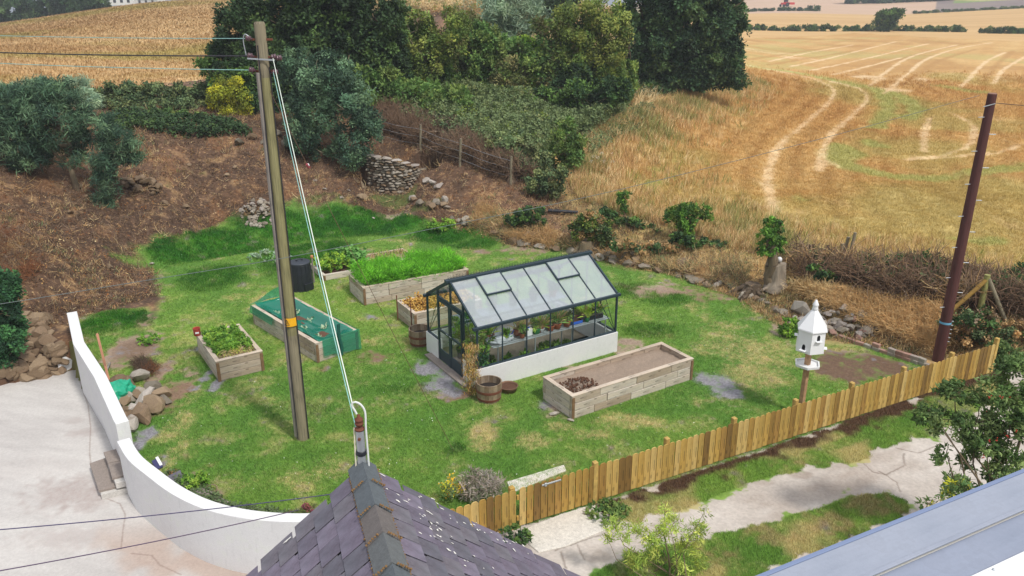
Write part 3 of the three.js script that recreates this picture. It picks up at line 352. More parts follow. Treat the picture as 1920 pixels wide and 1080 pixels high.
// ---------- yard, white wall, steps ----------
{
  const g = prism(patioPoly, PATIO_H - 0.15, PATIO_H), cracks = [[[170, 800], [168, 850], [172, 880]], [[187, 930], [225, 945], [235, 965], [230, 1000], [227, 1030]], [[245, 1038], [285, 1042], [300, 1060], [340, 1078]], [[145, 700], [165, 760], [170, 800]]].map((l) => l.map(([a, b]) => xz(at(a, b, PATIO_H)))), stains = [[128, 925, 1.0, 0.7, 0.6], [120, 1010, 1.1, 0.4, 0.35], [160, 950, 0.5, 0.3, 0.3], [152, 812, 0.35, 0.25, 0.4], [140, 790, 0.3, 0.2, 0.3], [60, 880, 1.2, 0.6, 0.12]].map(([a, b, r, q, k]) => [at(a, b, PATIO_H), r, q, k]);
  const x0 = -20, z0 = -23, x1 = 0, z1 = -6, edge = wallLine.map(xz);
  const t = worldTexture(x0, z0, x1, z1, 1024, 900, (x, z) => {
    const big = fb(x * 0.5 + 3, z * 0.5, 3), str = fb(x * 1.1 + z * 0.4, z * 5 - x * 1.2, 3), fine = n2(x * 30, z * 30), vf = n2(x * 70, z * 70);
    let c = mix3(lin(182, 177, 174), lin(204, 200, 196), clamp(big * 1.2 - 0.1 + (str - 0.5) * 0.8, 0, 1)); const e = lineDist(x, z, edge);
    c = mix3(c, lin(178, 152, 136), sm(fb(x * 0.9, z * 0.9 + 8, 3) - e * 0.22, 0.28, 0.5) * sm(z, -14.4, -13) * 0.65);
    for (const [p, r, q, k] of stains) { const d = Math.hypot((x - p.x) / r, (z - p.z) / q); if (d < 1.6) c = mix3(c, lin(150, 128, 122), k * (1 - sm(d + (fb(x * 6, z * 6, 3) - 0.5) * 1.2, 0.2, 1.3)) * (0.5 + fine * 0.6)); }
    for (const l of cracks) c = mix3(c, lin(140, 120, 110), (1 - sm(lineDist(x, z, l) + (fine - 0.5) * 0.01, 0.004, 0.022)) * 0.6);
    const k = 0.84 + 0.12 * fine + 0.10 * vf - sm(n2(x * 9, z * 9) * 0.5 + vf * 0.5, 0.72, 0.9) * 0.12; return c.map((v) => v * k);
  });
  const p = g.attributes.position, uv = g.attributes.uv; for (let i = 0; i < p.count; i++) uv.setXY(i, (p.getX(i) - x0) / (x1 - x0), (p.getZ(i) - z0) / (z1 - z0));
  const o = top(mesh('concrete_yard', g, mat('yard_concrete', 0xffffff, { map: t, roughness: 0.9 })), 'concrete_yard', 'pale stained concrete yard below the white wall at lower left', 'yard'); o.userData.kind = 'structure';

  const wall = thing('garden_wall', 'white rendered retaining wall curving between concrete yard and lawn', 'wall');
  const run = (line, h0, y0, name, t = 0.26) => { const n = line.length, nrm = line.map((p, i) => { const a = line[Math.max(0, i - 1)], b = line[Math.min(n - 1, i + 1)], d = V(b.x - a.x, 0, b.z - a.z).normalize(); return V(-d.z, 0, d.x).multiplyScalar(t); }); if (nrm[0].x < 0) nrm.forEach((v) => v.negate()); const out = line.map(xz), inn = line.map((p, i) => [p.x + nrm[i].x, p.z + nrm[i].z]).reverse(); mesh(name, prism([...out, ...inn], y0, h0), M.white, wall); };
  const s1 = [...wallLine.slice(1, 5), at(217, 796, .6)], c2 = new THREE.CatmullRomCurve3([at(219, 828, .4), ...wallLine.slice(6)]).getPoints(48); run(s1, 0.6, -1.05, 'straight_wall', 0.27); run(c2, 0.4, -1.05, 'curved_wall');
  const b = [[104, 690], [128, 700], [150, 691], [140, 668], [124, 676]].map(([x, y]) => at(x, y, PATIO_H)); const B0 = at(112, 701, PATIO_H), B1 = at(148, 690, PATIO_H), bk = V(-0.6, 0, -0.95);
  const q = [B0, B1, B1.clone().addScaledVector(bk, 1.0), B0.clone().addScaledVector(bk, 0.8)], hs = [0.62, 0.2, 0.75, 0.75], tri = []; const lo = q.map((p) => [p.x, -1.0, p.z]), hi = q.map((p, i) => [p.x, PATIO_H + hs[i], p.z]);
  for (let i = 0; i < 4; i++) { const j = (i + 1) % 4; tri.push([lo[i], lo[j], hi[j]], [lo[i], hi[j], hi[i]]); } tri.push([hi[0], hi[1], hi[2]], [hi[0], hi[2], hi[3]]); mesh('buttress', solid(tri), M.white, wall);

  const st = thing('stone_steps', 'two grey slab steps standing against the curved white wall', 'steps'); const P = (l, h) => l.map(([a, b]) => xz(at(a, b, h)));
  mesh('riser_block', prism(P([[189, 925], [242, 912], [225, 885], [196, 858], [172, 872]], -0.71), PATIO_H, -0.75), M.block, st); mesh('slab', prism(P([[185, 920], [243, 906], [222, 850], [168, 869]], -0.69), -0.745, -0.69), M.slab, st);
  mesh('riser_block', prism(P([[216, 903], [240, 897], [226, 856], [200, 862]], -0.5), -0.685, -0.55), M.block, st); mesh('slab', prism(P([[202, 868], [231, 862], [221, 841], [194, 848]], -0.49), -0.545, -0.49), M.slab, st); mesh('slab', prism(P([[210, 896], [240, 889], [231.6, 863], [202.6, 869]], -0.49), -0.545, -0.493), M.slab, st);
}

// ---------- slate roof house in front ----------
{
  const A = at(680, 875, 4.5), rd = V(0.318, 0, 0.948).normalize(), pl = V(-rd.z, 0, rd.x), pitch = 40 * Math.PI / 180, SL = 3.6, LEN = 5.2;
  const o = thing('slate_house', 'house gable with purple-grey slate roof in the near foreground', 'house');
  const pt = (side, a, b, up = 0) => A.clone().addScaledVector(rd, a).addScaledVector(pl, side * Math.cos(pitch) * b).add(V(0, -Math.sin(pitch) * b, 0)).add(V(side * pl.x * Math.sin(pitch), Math.cos(pitch), side * pl.z * Math.sin(pitch)).multiplyScalar(up));
  const body = []; { const f = (s, b, y) => { const p = pt(s, 0.09, b, -0.06); if (y !== undefined) p.y = y; return p; }, k = (p) => p.clone().addScaledVector(rd, LEN); const n = [f(0, 0), f(1, SL - 0.25), f(1, SL - 0.25, -1), f(-1, SL - 0.25, 0 - 0.02), f(-1, SL - 0.25)]; const c = n.map((p) => p.toArray()), e = n.map((p) => k(p).toArray()); body.push([c[0], c[2], c[1]], [c[0], c[3], c[2]], [c[0], c[4], c[3]]); body.push([e[0], e[1], e[2]], [e[0], e[2], e[3]], [e[0], e[3], e[4]]); for (let i = 0; i < 5; i++) { const j = (i + 1) % 5; body.push([c[i], c[j], e[j]], [c[i], e[j], e[i]]); } }
  mesh('gable_wall', solid(body), M.white, o);
  const roof = new THREE.Group(); roof.name = 'roof'; o.add(roof);
  const ew = 0.30, eh = 0.27, kinds = [0.97, 0.93, 0.99].map((k) => chamfer(eh * 1.75, 0.009, ew * k - 0.008, 0.003));
  for (const side of [1, -1]) for (let r = 0; r < 13; r++) for (let c = -1; c < 17; c++) {
    const a0 = c * ew + (r % 2 ? ew / 2 : 0) + rr(-0.012, 0.012), b0 = r * eh + 0.245; if (a0 < -0.11 || b0 > SL || a0 > LEN) continue; if (r * 0.27 - (c * 0.3) > 4.4 || c > 12) continue;
    const ax = V(side * pl.x * Math.cos(pitch), -Math.sin(pitch), side * pl.z * Math.cos(pitch)), up = V(side * pl.x * Math.sin(pitch), Math.cos(pitch), side * pl.z * Math.sin(pitch)), zz = ax.clone().cross(up);
    const q = new THREE.Quaternion().setFromRotationMatrix(new THREE.Matrix4().makeBasis(ax, up, zz)), m = new THREE.Mesh(pick(kinds), pick(M.slate)); m.name = 'slate'; m.castShadow = m.receiveShadow = true;
    m.position.copy(pt(side, a0 + ew / 2, b0, 0.030 + rr(-0.003, 0.004))); m.quaternion.copy(q).multiply(new THREE.Quaternion().setFromEuler(new THREE.Euler(rr(-0.012, 0.012), rr(-0.02, 0.02), 0.042 + rr(-0.008, 0.008)))); roof.add(m);
  }
  for (let i = 0; i < 9; i++) { const a0 = i * 0.48 - 0.08, a1 = a0 + 0.465, tri = [], W2 = 0.165, t = 0.055 + (i % 2) * 0.004, L = (p) => p.toArray(), quad = (a, b, c, d) => tri.push([a, b, c], [a, c, d]), apex = (a, u) => L(A.clone().addScaledVector(rd, a).add(V(0, u / Math.cos(pitch), 0)));
    const cut = (a) => ({ l: L(pt(1, a, W2, t)), r: L(pt(-1, a, W2, t)), m: apex(a, t + 0.012), lu: L(pt(1, a, W2, 0.02)), ru: L(pt(-1, a, W2, 0.02)), mu: apex(a, 0.02) }), p = cut(a0), q = cut(a1);
    quad(p.l, q.l, q.m, p.m); quad(p.m, q.m, q.r, p.r); quad(p.lu, q.lu, q.l, p.l); quad(p.r, q.r, q.ru, p.ru); for (const [e, f] of [[p, 1], [q, -1]]) { f > 0 ? (quad(e.lu, e.l, e.m, e.mu), quad(e.mu, e.m, e.r, e.ru)) : (quad(e.lu, e.mu, e.m, e.l), quad(e.mu, e.ru, e.r, e.m)); } mesh('ridge_tile', solid(tri), i % 3 === 1 ? M.ridge[2] : pick(M.ridge), roof); }
  const mo = new MB(), mortar = mat('mossy_mortar', 0x8a6c48, { map: speck, roughness: 1 }); for (const s of [1, -1]) for (let a = 0; a < 4.2; a += 0.05) { const p = pt(s, a, 0.172, 0.045); mo.add(pick(STONES), new THREE.Matrix4().compose(p, new THREE.Quaternion().setFromEuler(new THREE.Euler(rnd() * 6, rnd() * 6, 0)), V(rr(.02, .05), rr(.02, .04), rr(.02, .05)))); } for (let i = 1; i < 9; i++) for (const s of [1, -1]) for (let b = 0; b < 0.16; b += 0.03) mo.add(pick(STONES), new THREE.Matrix4().compose(pt(s, i * 0.48 - 0.085, b, 0.09), new THREE.Quaternion(), V(.035, .03, .035))); const mm = mo.build('mortar', mortar, roof); mm.userData.kind = 'stuff';
  // white bird lime and lichen: small thin scabs lying on the slates
  const li = new MB(); const scab = (side, a, b, r) => { const n = 10, st = rr(1, 2.2), tri = [], c = pt(side, a, b, 0.052).toArray(), ring = Array.from({ length: n }, (_, i) => { const t = i / n * 6.283, k = r * rr(0.25, 1.2); return pt(side, a + Math.cos(t) * k / st, b + Math.sin(t) * k * st * 0.8, 0.047).toArray(); }); for (let i = 0; i < n; i++) { const j = (i + 1) % n; tri.push(side > 0 ? [c, ring[j], ring[i]] : [c, ring[i], ring[j]]); } li.add(solid(tri)); };
  for (const [a0, b0, k] of [[0.5, 0.55, 14], [0.75, 0.8, 20], [1.05, 0.95, 12], [0.25, 1.0, 12], [0.12, 1.7, 14], [0.08, 2.3, 12], [1.0, 1.5, 6], [0.3, 0.45, 8]]) for (let i = 0; i < k * 0.65; i++) scab(-1, Math.max(0.01, a0 + (rnd() + rnd() + rnd() - 1.5) * 0.2), b0 + (rnd() + rnd() + rnd() - 1.5) * 0.32, rr(0.008, 0.03)); scab(1, 0.22, 0.12, 0.055); scab(1, 0.12, 1.15, 0.04); scab(1, 0.75, 1.2, 0.03);
  const ls = li.build('lichen_spots', mat('white_lichen', 0xe4e2dc, { roughness: 1 }), roof); ls.userData.kind = 'stuff';

  const mast = thing('service_mast', 'short galvanised mast with insulator and hooked cable above the slate gable', 'mast', A.clone().addScaledVector(rd, -0.02)); const Z = 4.5;
  new MB().cyl(V(0, -0.5, 0), V(0, 0.47, 0), 0.055, 0.05, 12).build('tube', M.zinc, mast); new MB().lathe([[0, 0.47], [0.056, 0.47], [0.056, 0.49], [0.018, 0.5], [0.018, 0.53], [0.045, 0.535], [0.05, 0.56], [0.03, 0.575], [0.046, 0.585], [0.046, 0.61], [0.02, 0.63], [0.018, 0.66], [0, 0.67]], 14).build('insulator', M.rust, mast); new MB().lathe([[0.055, 0.15], [0.066, 0.16], [0.066, 0.20], [0.055, 0.21]], 14).build('black_clamp', M.black, mast); new MB().cyl(V(0.0, 0.38, 0.045), V(0, 0.38, 0.07), 0.018).build('bolt', M.rust, mast);
  new MB().tube([V(-0.02, 0.67, 0), V(-0.05, 0.74, 0), V(-0.07, 0.78, 0), V(-0.04, 0.82, 0), V(0.02, 0.80, 0), V(0.07, 0.72, 0), V(0.075, 0.5, 0.02), V(0.08, 0.1, 0.03), V(0.08, -0.1, 0.03)], 0.012, 6).build('hooked_cable', mat('pale_cable', 0xdfe3e0), mast); new MB().tube([V(-0.06, 0.5, 0), V(-0.065, 0.2, 0.02), V(-0.07, -0.1, 0.03)], 0.009, 6).build('cable', mat('cream_cable', 0xe4dcc4), mast);
}

// ---------- flat grey roof at lower right ----------
{
  const P0 = at(1420, 1080, 4.3), P1 = at(1920, 880, 4.3), e = P1.clone().sub(P0).normalize(), q = V(-e.z, 0, e.x), a0 = -1.2, a1 = 11, ang = Math.atan2(-e.z, e.x);
  if (q.z < 0) q.negate(); const o = thing('flat_roof_building', 'flat blue-grey sheet roof with raised edge at lower right', 'building', P0, ang); const L = a1 - a0, mx = (a0 + a1) / 2, T_ROOF = tile(512, (u, v) => { const b = 0.5 * pn(u * 4, v * 4, 4) + 0.3 * pn(u * 12, v * 12, 12) + 0.2 * pn(u * 40, v * 40, 40), s = pn(u * 6, v * 60, 60), f = pn(u * 128, v * 128, 128); let k = 0.92 + 0.16 * (b - 0.5) + 0.05 * (s - 0.5) + 0.05 * (f - 0.5); if (b > 0.64) k -= 0.05; const w = 0.02 * (b - 0.5); if (pn(u * 64 + 7, v * 64, 64) > 0.985) k = 1.0; return [k + w, k, k - w]; }), grey = mat('roof_membrane', 0x9ba2b2, { roughness: 0.42, map: sized(T_ROOF, 1.4) }), grey2 = mat('roof_membrane_damp', 0x929aad, { roughness: 0.3, map: sized(T_ROOF, 2.1) });
  new MB().box(L, 0.10, 0.05, mx, -0.03, 0.025, 0, 0, 0, 0.006).build('edge_trim', mat('edge_trim', 0x7685a6, { roughness: 0.4 }), o); new MB().box(L, 0.03, 0.42, mx, -0.005, 0.262, 0, 0.012).build('roof_sheet', grey, o); new MB().box(L, 0.025, 0.05, mx, 0.012, 0.478, 0, 0, 0, 0.012).build('roof_seam', grey, o); new MB().box(L, 0.03, 0.40, mx, -0.035, 0.704, 0, -0.01).build('roof_sheet', grey2, o);
  new MB().box(L, 0.05, 0.035, mx, -0.07, 0.925).build('joint', mat('dark_joint', 0x857c86), o); new MB().box(L, 0.16, 0.24, mx, -0.02, 1.07, 0, 0, 0, 0.012).build('white_fascia', M.whitePaint, o); new MB().box(L, 0.03, 0.035, mx, 0.075, 1.02).build('bead', M.whitePaint, o); for (let k = 0; k < 7; k++) new MB().lathe([[0, 0.105], [0.014, 0.10], [0.016, 0.092], [0.016, 0.06]], 8, 0.9 + 1.1 * k, 0, 1.02).build('bolt', M.zinc, o);
  new MB().box(L, 5.2, 0.8, mx, -2.75, 0.55).build('wall', M.white, o);
}

const GHPLANTS = [];
// ---------- greenhouse ----------
const GHO = at(895, 734), GHR = Math.asin(0.529);
{
  const Lx = 4.54, D = 2.90, WH = 0.60, EV = 1.70, RG = 2.52, o = thing('greenhouse', 'dark green framed glass greenhouse standing on a low white wall', 'greenhouse', GHO, GHR), s0 = 0.76, s1 = 2.17, B = (w, h, d, x, y, z, name, m, par = o, ry = 0, rx = 0, rz = 0) => new MB().box(w, h, d, x, y, z, ry, rx, rz).build(name, m, par);
  const wall = new THREE.Group(); wall.name = 'dwarf_wall'; o.add(wall);
  B(Lx, WH, 0.14, Lx / 2, WH / 2, -0.07, 'wall_side', M.white, wall); B(Lx, WH, 0.14, Lx / 2, WH / 2, -D + 0.07, 'wall_side', M.white, wall); B(0.14, WH, D - 0.284, Lx - 0.07, WH / 2, -D / 2, 'wall_end', M.white, wall); B(0.14, WH, s0 - 0.142, 0.07, WH / 2, -(s0 + 0.142) / 2, 'wall_front', M.white, wall); B(0.14, WH, D - s1 - 0.142, 0.07, WH / 2, -(D - 0.142 + s1) / 2, 'wall_front', M.white, wall);
  mesh('floor', prism([[0.14, -0.14], [Lx - 0.14, -0.14], [Lx - 0.14, -D + 0.14], [0.14, -D + 0.14]], 0.0, 0.03), M.glassFloor, o); B(0.22, 0.05, s1 - s0 + 0.9, -0.10, 0.025, -(s0 + s1) / 2, 'threshold', M.slab);
  const fr = M.frame, xi = 0.05, zf = -0.06, zb = -D + 0.06, n = 6, dx = (Lx - 2 * xi) / n, zr = -D / 2, run = -zr + zf + 0.0, bar = (p, q, w, h, name, par = o) => new MB().bar(p, q, w, h).build(name, fr, par);
  for (const z of [zf, zb]) { bar(V(xi - 0.02, WH + 0.02, z), V(Lx - xi + 0.02, WH + 0.02, z), 0.06, 0.04, 'sill'); bar(V(-0.06, EV, z), V(Lx + 0.06, EV, z), 0.09, 0.075, 'eave_gutter'); for (let i = 0; i <= n; i++) bar(V(xi + i * dx, WH + 0.04, z), V(xi + i * dx, EV - 0.037, z), i % n ? 0.028 : 0.05, i % n ? 0.03 : 0.05, i % n ? 'glazing_bar' : 'corner_post'); }
  for (const x of [xi, Lx - xi]) { if (x > 1) bar(V(x, WH + 0.02, zb + 0.03), V(x, WH + 0.02, zf - 0.03), 0.06, 0.04, 'sill'); for (const z of [zf, zb]) bar(V(x, EV + 0.02, z), V(x, RG - 0.03, zr), 0.05, 0.05, 'gable_rafter'); }
  bar(V(-0.08, RG + 0.02, zr), V(Lx + 0.08, RG + 0.02, zr), 0.13, 0.075, 'ridge_beam');
  const cr = new MB(); for (let x = 0.0; x < Lx; x += 0.085) { cr.bar(V(x, RG + 0.057, zr), V(x, RG + 0.16, zr), 0.008, 0.008); cr.add(new THREE.TorusGeometry(0.026, 0.005, 4, 8).rotateY(0), new THREE.Matrix4().makeTranslation(x + 0.042, RG + 0.09, zr)); } cr.build('ridge_cresting', fr, o);
  const slope = Math.atan2(RG - EV, -zr + zf), SLn = Math.hypot(RG - EV, -zr + zf), rp = (s, x, t, up = 0) => V(x, EV + 0.02 + (RG - EV - 0.02) * t + up * Math.cos(slope), s > 0 ? zf + (zr - zf) * t + up * Math.sin(slope) : zb + (zr - zb) * t - up * Math.sin(slope));
  const pane = (a, b, c, d, m, name, par = o) => { const t = [a, b, c, d].map((p) => p.toArray()), g = new THREE.BufferGeometry(); g.setAttribute('position', new THREE.Float32BufferAttribute([t[0], t[1], t[2], t[0], t[2], t[3]].flat(), 3)); g.computeVertexNormals(); boxUV(g); return mesh(name, g, m, par); };
  for (const s of [1, -1]) for (let i = 0; i < n; i++) {
    const x0 = xi + i * dx, x1 = x0 + dx, vent = s > 0 && (i === 1 || i === 4); if (i) bar(rp(s, x0, 0.02, 0.012), rp(s, x0, 0.97, 0.012), 0.03, 0.035, 'roof_bar');
    if (i === 0) bar(rp(s, x0 - 0.01, 0.02, 0.02), rp(s, x0 - 0.01, 0.97, 0.02), 0.045, 0.05, 'verge_bar'); if (i === n - 1) bar(rp(s, x1 + 0.01, 0.02, 0.02), rp(s, x1 + 0.01, 0.97, 0.02), 0.045, 0.05, 'verge_bar');
    pane(rp(s, x0, 0.0, 0.004), rp(s, x1, 0.0, 0.004), rp(s, x1, vent ? 0.585 : 0.98, 0.004), rp(s, x0, vent ? 0.585 : 0.98, 0.004), M.roofGlass, 'roof_pane');
    if (vent) { const v = new THREE.Group(); v.name = 'roof_vent'; o.add(v); const u = 0.035; pane(rp(s, x0, 0.56, u + 0.015), rp(s, x1, 0.56, u + 0.015), rp(s, x1, 0.97, u), rp(s, x0, 0.97, u), M.roofGlass, 'vent_pane', v); bar(rp(s, x0 - 0.005, 0.56, u + 0.015), rp(s, x1 + 0.005, 0.56, u + 0.015), 0.04, 0.04, 'vent_frame', v); for (const x of [x0, x1]) bar(rp(s, x, 0.57, u + 0.015), rp(s, x, 0.97, u), 0.035, 0.035, 'vent_frame', v); bar(rp(s, x0, 0.6, 0.01), rp(s, x1, 0.6, 0.01), 0.02, 0.02, 'vent_sill', v); }
  }
  for (const z of [zf + 0.006, zb - 0.006]) for (let i = 0; i < n; i++) pane(V(xi + i * dx, WH + 0.03, z), V(xi + (i + 1) * dx, WH + 0.03, z), V(xi + (i + 1) * dx, EV - 0.03, z), V(xi + i * dx, EV - 0.03, z), M.glass, 'side_pane');
  const gable = (z) => EV + (RG - EV) * (1 - Math.abs(z - zr) / (-zr + zf)), gp = (x, za, zc, y0, y1) => pane(V(x, y0, za), V(x, y0, zc), V(x, y1 ?? gable(zc), zc), V(x, y1 ?? gable(za), za), M.glass, 'gable_pane');
  const cuts = [zf, -s0, zr, -s1, zb]; for (let i = 0; i < 4; i++) { gp(Lx - xi + 0.006, cuts[i], cuts[i + 1], WH + 0.03); if (i === 0 || i === 3) gp(xi - 0.006, cuts[i], cuts[i + 1], WH + 0.03); else gp(xi - 0.006, cuts[i], cuts[i + 1], 1.90); if (i) bar(V(Lx - xi, WH + 0.04, cuts[i]), V(Lx - xi, gable(cuts[i]) - 0.02, cuts[i]), 0.03, 0.03, 'gable_bar'); }
  for (const z of [-s0, -s1]) bar(V(xi, 0.05, z), V(xi, gable(z) - 0.01, z), 0.055, 0.055, 'door_post'); bar(V(xi, 1.88, -s0 - 0.028), V(xi, 1.88, -s1 + 0.028), 0.05, 0.06, 'door_header'); bar(V(xi, 1.91, zr), V(xi, RG - 0.04, zr), 0.04, 0.04, 'gable_bar'); for (const [a, b] of [[zf - 0.03, -s0 + 0.03], [-s1 - 0.03, zb + 0.03]]) bar(V(xi, WH + 0.02, a), V(xi, WH + 0.02, b), 0.06, 0.04, 'sill');
  for (const k of [0, 1]) { const dgr = new THREE.Group(); dgr.name = 'door'; o.add(dgr); const a = -s0 - 0.035 - k * 0.67, b = a - 0.665, X = xi - 0.028; for (const z of [a - 0.03, b + 0.03]) bar(V(X, 0.06, z), V(X, 1.845, z), 0.06, 0.04, 'stile', dgr); for (const y of [0.95, 1.815]) bar(V(X, y, a - 0.06), V(X, y, b + 0.06), 0.04, 0.06, 'rail', dgr); new MB().box(0.03, 0.34, 0.545, X, 0.23, (a + b) / 2).build('kick_panel', fr, dgr); pane(V(X, 0.4, a - 0.06), V(X, 0.4, b + 0.06), V(X, 0.92, b + 0.06), V(X, 0.92, a - 0.06), M.glass, 'door_pane', dgr); pane(V(X, 0.98, a - 0.06), V(X, 0.98, b + 0.06), V(X, 1.785, b + 0.06), V(X, 1.785, a - 0.06), M.glass, 'door_pane', dgr); new MB().bar(V(X - 0.05, 1.0, k ? a - 0.03 : b + 0.03), V(X - 0.05, 1.0, k ? a - 0.14 : b + 0.14), 0.02, 0.02).build('handle', M.zinc, dgr); }
  for (const z of [zf - 0.03, zb + 0.03]) { bar(V(Lx - xi - 0.02, WH + 0.05, z), V(Lx - xi - dx * 0.8, EV - 0.05, z), 0.012, 0.02, 'brace'); bar(V(xi + 0.02, WH + 0.05, z), V(xi + dx * 0.8, EV - 0.05, z), 0.012, 0.02, 'brace'); }
  for (const e of [xi + 0.03, Lx - xi - 0.03]) for (const s of [1, -1]) bar(V(e, WH + 0.05, s > 0 ? zf : zb), V(e, gable(s > 0 ? -s0 : -s1) - 0.25, s > 0 ? -s0 + 0.03 : -s1 - 0.03), 0.012, 0.018, 'brace');
  for (const x of [xi + 2 * dx, xi + 4 * dx]) bar(V(x, EV + 0.35, zf - 0.55), V(x, EV + 0.35, zb + 0.55), 0.025, 0.025, 'collar_tie');
  // benches and what stands on and under them
  const w = (x, y, z) => V(x, y, z).applyAxisAngle(V(0, 1, 0), GHR).add(GHO);
  for (const [zc, nm] of [[-0.46, 'along the glass side facing the empty bed'], [-D + 0.46, 'along the far side behind the plants']]) { const b = thing('staging_bench', 'slatted grey metal bench inside the greenhouse ' + nm, 'bench', w(0, 0, zc), GHR, 'greenhouse benches'); for (let k = 0; k < 6; k++) new MB().box(Lx - 0.75, 0.02, 0.06, Lx / 2 + 0.22, 0.98, -0.23 + k * 0.092).build('slat', M.zinc, b); for (const x of [0.75, 1.9, 3.1, 4.25]) for (const z of [-0.24, 0.24]) new MB().box(0.03, 0.94, 0.03, x, 0.5, z).build('leg', M.zinc, b); }
  const pot = (r, h, m, label, x, y, z, plant) => { const p = thing('plant_pot', label, 'pot', w(x, y, z), rr(0, 6), 'pots in the greenhouse'); new MB().lathe([[0, 0.01], [r * 0.72, 0], [r * 0.9, h * 0.8], [r, h * 0.8], [r, h], [r * 0.9, h], [r * 0.86, h * 0.88]], 16).build('pot_body', m, p); new MB().lathe([[0, h * 0.88], [r * 0.86, h * 0.86]], 14).build('soil', M.compost, p); if (plant) GHPLANTS.push([p, r, h, plant]); return p; };
  const BY = 1.0, FY = 0.04, zn = -0.46, zfar = -D + 0.46;
  const clay = M.terra, blk = M.black, grn = mat('green_plastic', 0x2f8a4c, { roughness: 0.5 }), blu = mat('blue_plastic', 0x2b62c8, { roughness: 0.45 }), wht = M.whitePaint, tea = mat('teal_plastic', 0x8ac4c0, { roughness: 0.5 }), sack = mat('silver_sack', 0xb8bcc4, { roughness: 0.45 });
  pot(0.11, 0.18, clay, 'terracotta pot with spiky aloe on the greenhouse bench, second bay', 1.55, BY, zn - 0.1, 'spiky'); pot(0.12, 0.2, clay, 'terracotta pot with long strappy leaves on the bench, middle bay', 2.2, BY, zn + 0.02, 'spiky'); pot(0.13, 0.2, blk, 'black pot with tall arching leaves on the bench right of middle', 2.75, BY, zn - 0.05, 'spiky'); pot(0.10, 0.15, clay, 'small red clay pot with low plant on the bench', 2.48, BY, zn + 0.12, 'leafy'); pot(0.12, 0.17, clay, 'clay pot of orange flowers on the bench', 3.02, BY, zn + 0.1, 'leafy');
  pot(0.16, 0.24, blk, 'black pot holding a green shrub beneath the bench, second bay', 1.75, FY, -0.5, 'leafy'); pot(0.20, 0.22, blk, 'wide empty black tub beneath the bench, middle bay', 2.3, FY, -0.42); pot(0.17, 0.26, wht, 'white rimmed planter beneath the bench behind the tub', 2.55, FY, -0.72, 'leafy'); pot(0.16, 0.28, clay, 'terracotta pot standing just inside the glass doors', 0.55, FY, -0.95, 'tall'); pot(0.17, 0.3, blk, 'black pot with tall tomato plant inside the left door', 0.6, FY, -1.9, 'tall'); pot(0.18, 0.3, blk, 'black pot with tall tomato plant at greenhouse back corner', 1.1, FY, -2.3, 'tall'); pot(0.16, 0.26, clay, 'clay pot with leafy plant in the greenhouse corner by the doors', 0.42, FY, -0.42, 'tall');
  const WHERE = ['near the doors', 'in the first bay', 'in the second bay', 'in the third bay', 'in the fourth bay', 'in the fifth bay', 'in the last bay'];
  for (let k = 0; k < 22; k++) { const x = 0.75 + k * 0.163, under = k % 3 === 1; pot(rr(0.07, 0.13), rr(0.10, 0.2), [clay, blk, clay, grn, wht][k % 5], `${['clay', 'black', 'clay', 'green', 'white'][k % 5]} pot ${under ? 'below' : 'on'} the bench ${WHERE[Math.min(6, 1 + Math.floor(k / 4))]}, among the greenhouse clutter`, x, under ? FY : BY, zn + rr(-0.18, 0.16) - (under ? 0.25 : 0), k % 4 === 3 ? 0 : k % 3 === 0 ? 'spiky' : 'leafy'); }
  for (const [x, l] of [[1.2, 'first'], [1.9, 'second'], [2.6, 'third'], [3.3, 'fourth'], [4.0, 'fifth']]) pot(0.13, 0.2, pick([clay, blk]), `potted leafy plant on the far greenhouse bench, ${l} from the doors`, x, BY, zfar, 'leafy');
  const tray = (x, y, z, L, Wd, h, m, label) => { const t = thing('seed_tray', label, 'tray', w(x, y, z), GHR + rr(-.1, .1), 'trays in the greenhouse'); new MB().box(L, 0.012, Wd, 0, 0.008, 0).box(L, h, 0.012, 0, h / 2, Wd / 2).box(L, h, 0.012, 0, h / 2, -Wd / 2).box(0.012, h, Wd, L / 2, h / 2, 0).box(0.012, h, Wd, -L / 2, h / 2, 0).build('tray_body', m, t); new MB().box(L - 0.03, 0.02, Wd - 0.03, 0, h * 0.6, 0).build('soil', M.compost, t); };
  tray(3.75, BY, zn - 0.05, 0.5, 0.34, 0.16, blk, 'black crate of jars on the bench at the far greenhouse end'); tray(3.35, BY, zn, 0.34, 0.3, 0.08, blu, 'blue tray on the greenhouse bench beside the black crate'); tray(4.1, BY, zn, 0.3, 0.26, 0.14, blk, 'black box on the bench in the last greenhouse bay'); tray(2.95, FY, -0.5, 0.36, 0.28, 0.12, grn, 'green lidded box beneath the bench'); tray(3.75, FY, -0.6, 0.75, 0.5, 0.22, blk, 'large dark trough beneath the bench at the far end');
  { const c = thing('watering_can', 'blue watering can on the greenhouse bench, first bay', 'watering can', w(1.15, BY, zn + 0.02), GHR); new MB().lathe([[0, 0], [0.085, 0], [0.09, 0.02], [0.08, 0.17], [0.05, 0.2], [0, 0.2]], 14).build('can_body', blu, c); new MB().tube([V(0.07, 0.05, 0), V(0.15, 0.12, 0), V(0.22, 0.22, 0)], 0.014, 6).build('spout', blu, c); new MB().tube([V(-0.07, 0.06, 0), V(-0.14, 0.14, 0), V(-0.06, 0.24, 0), V(0.03, 0.2, 0)], 0.01, 6).build('handle', blu, c); }
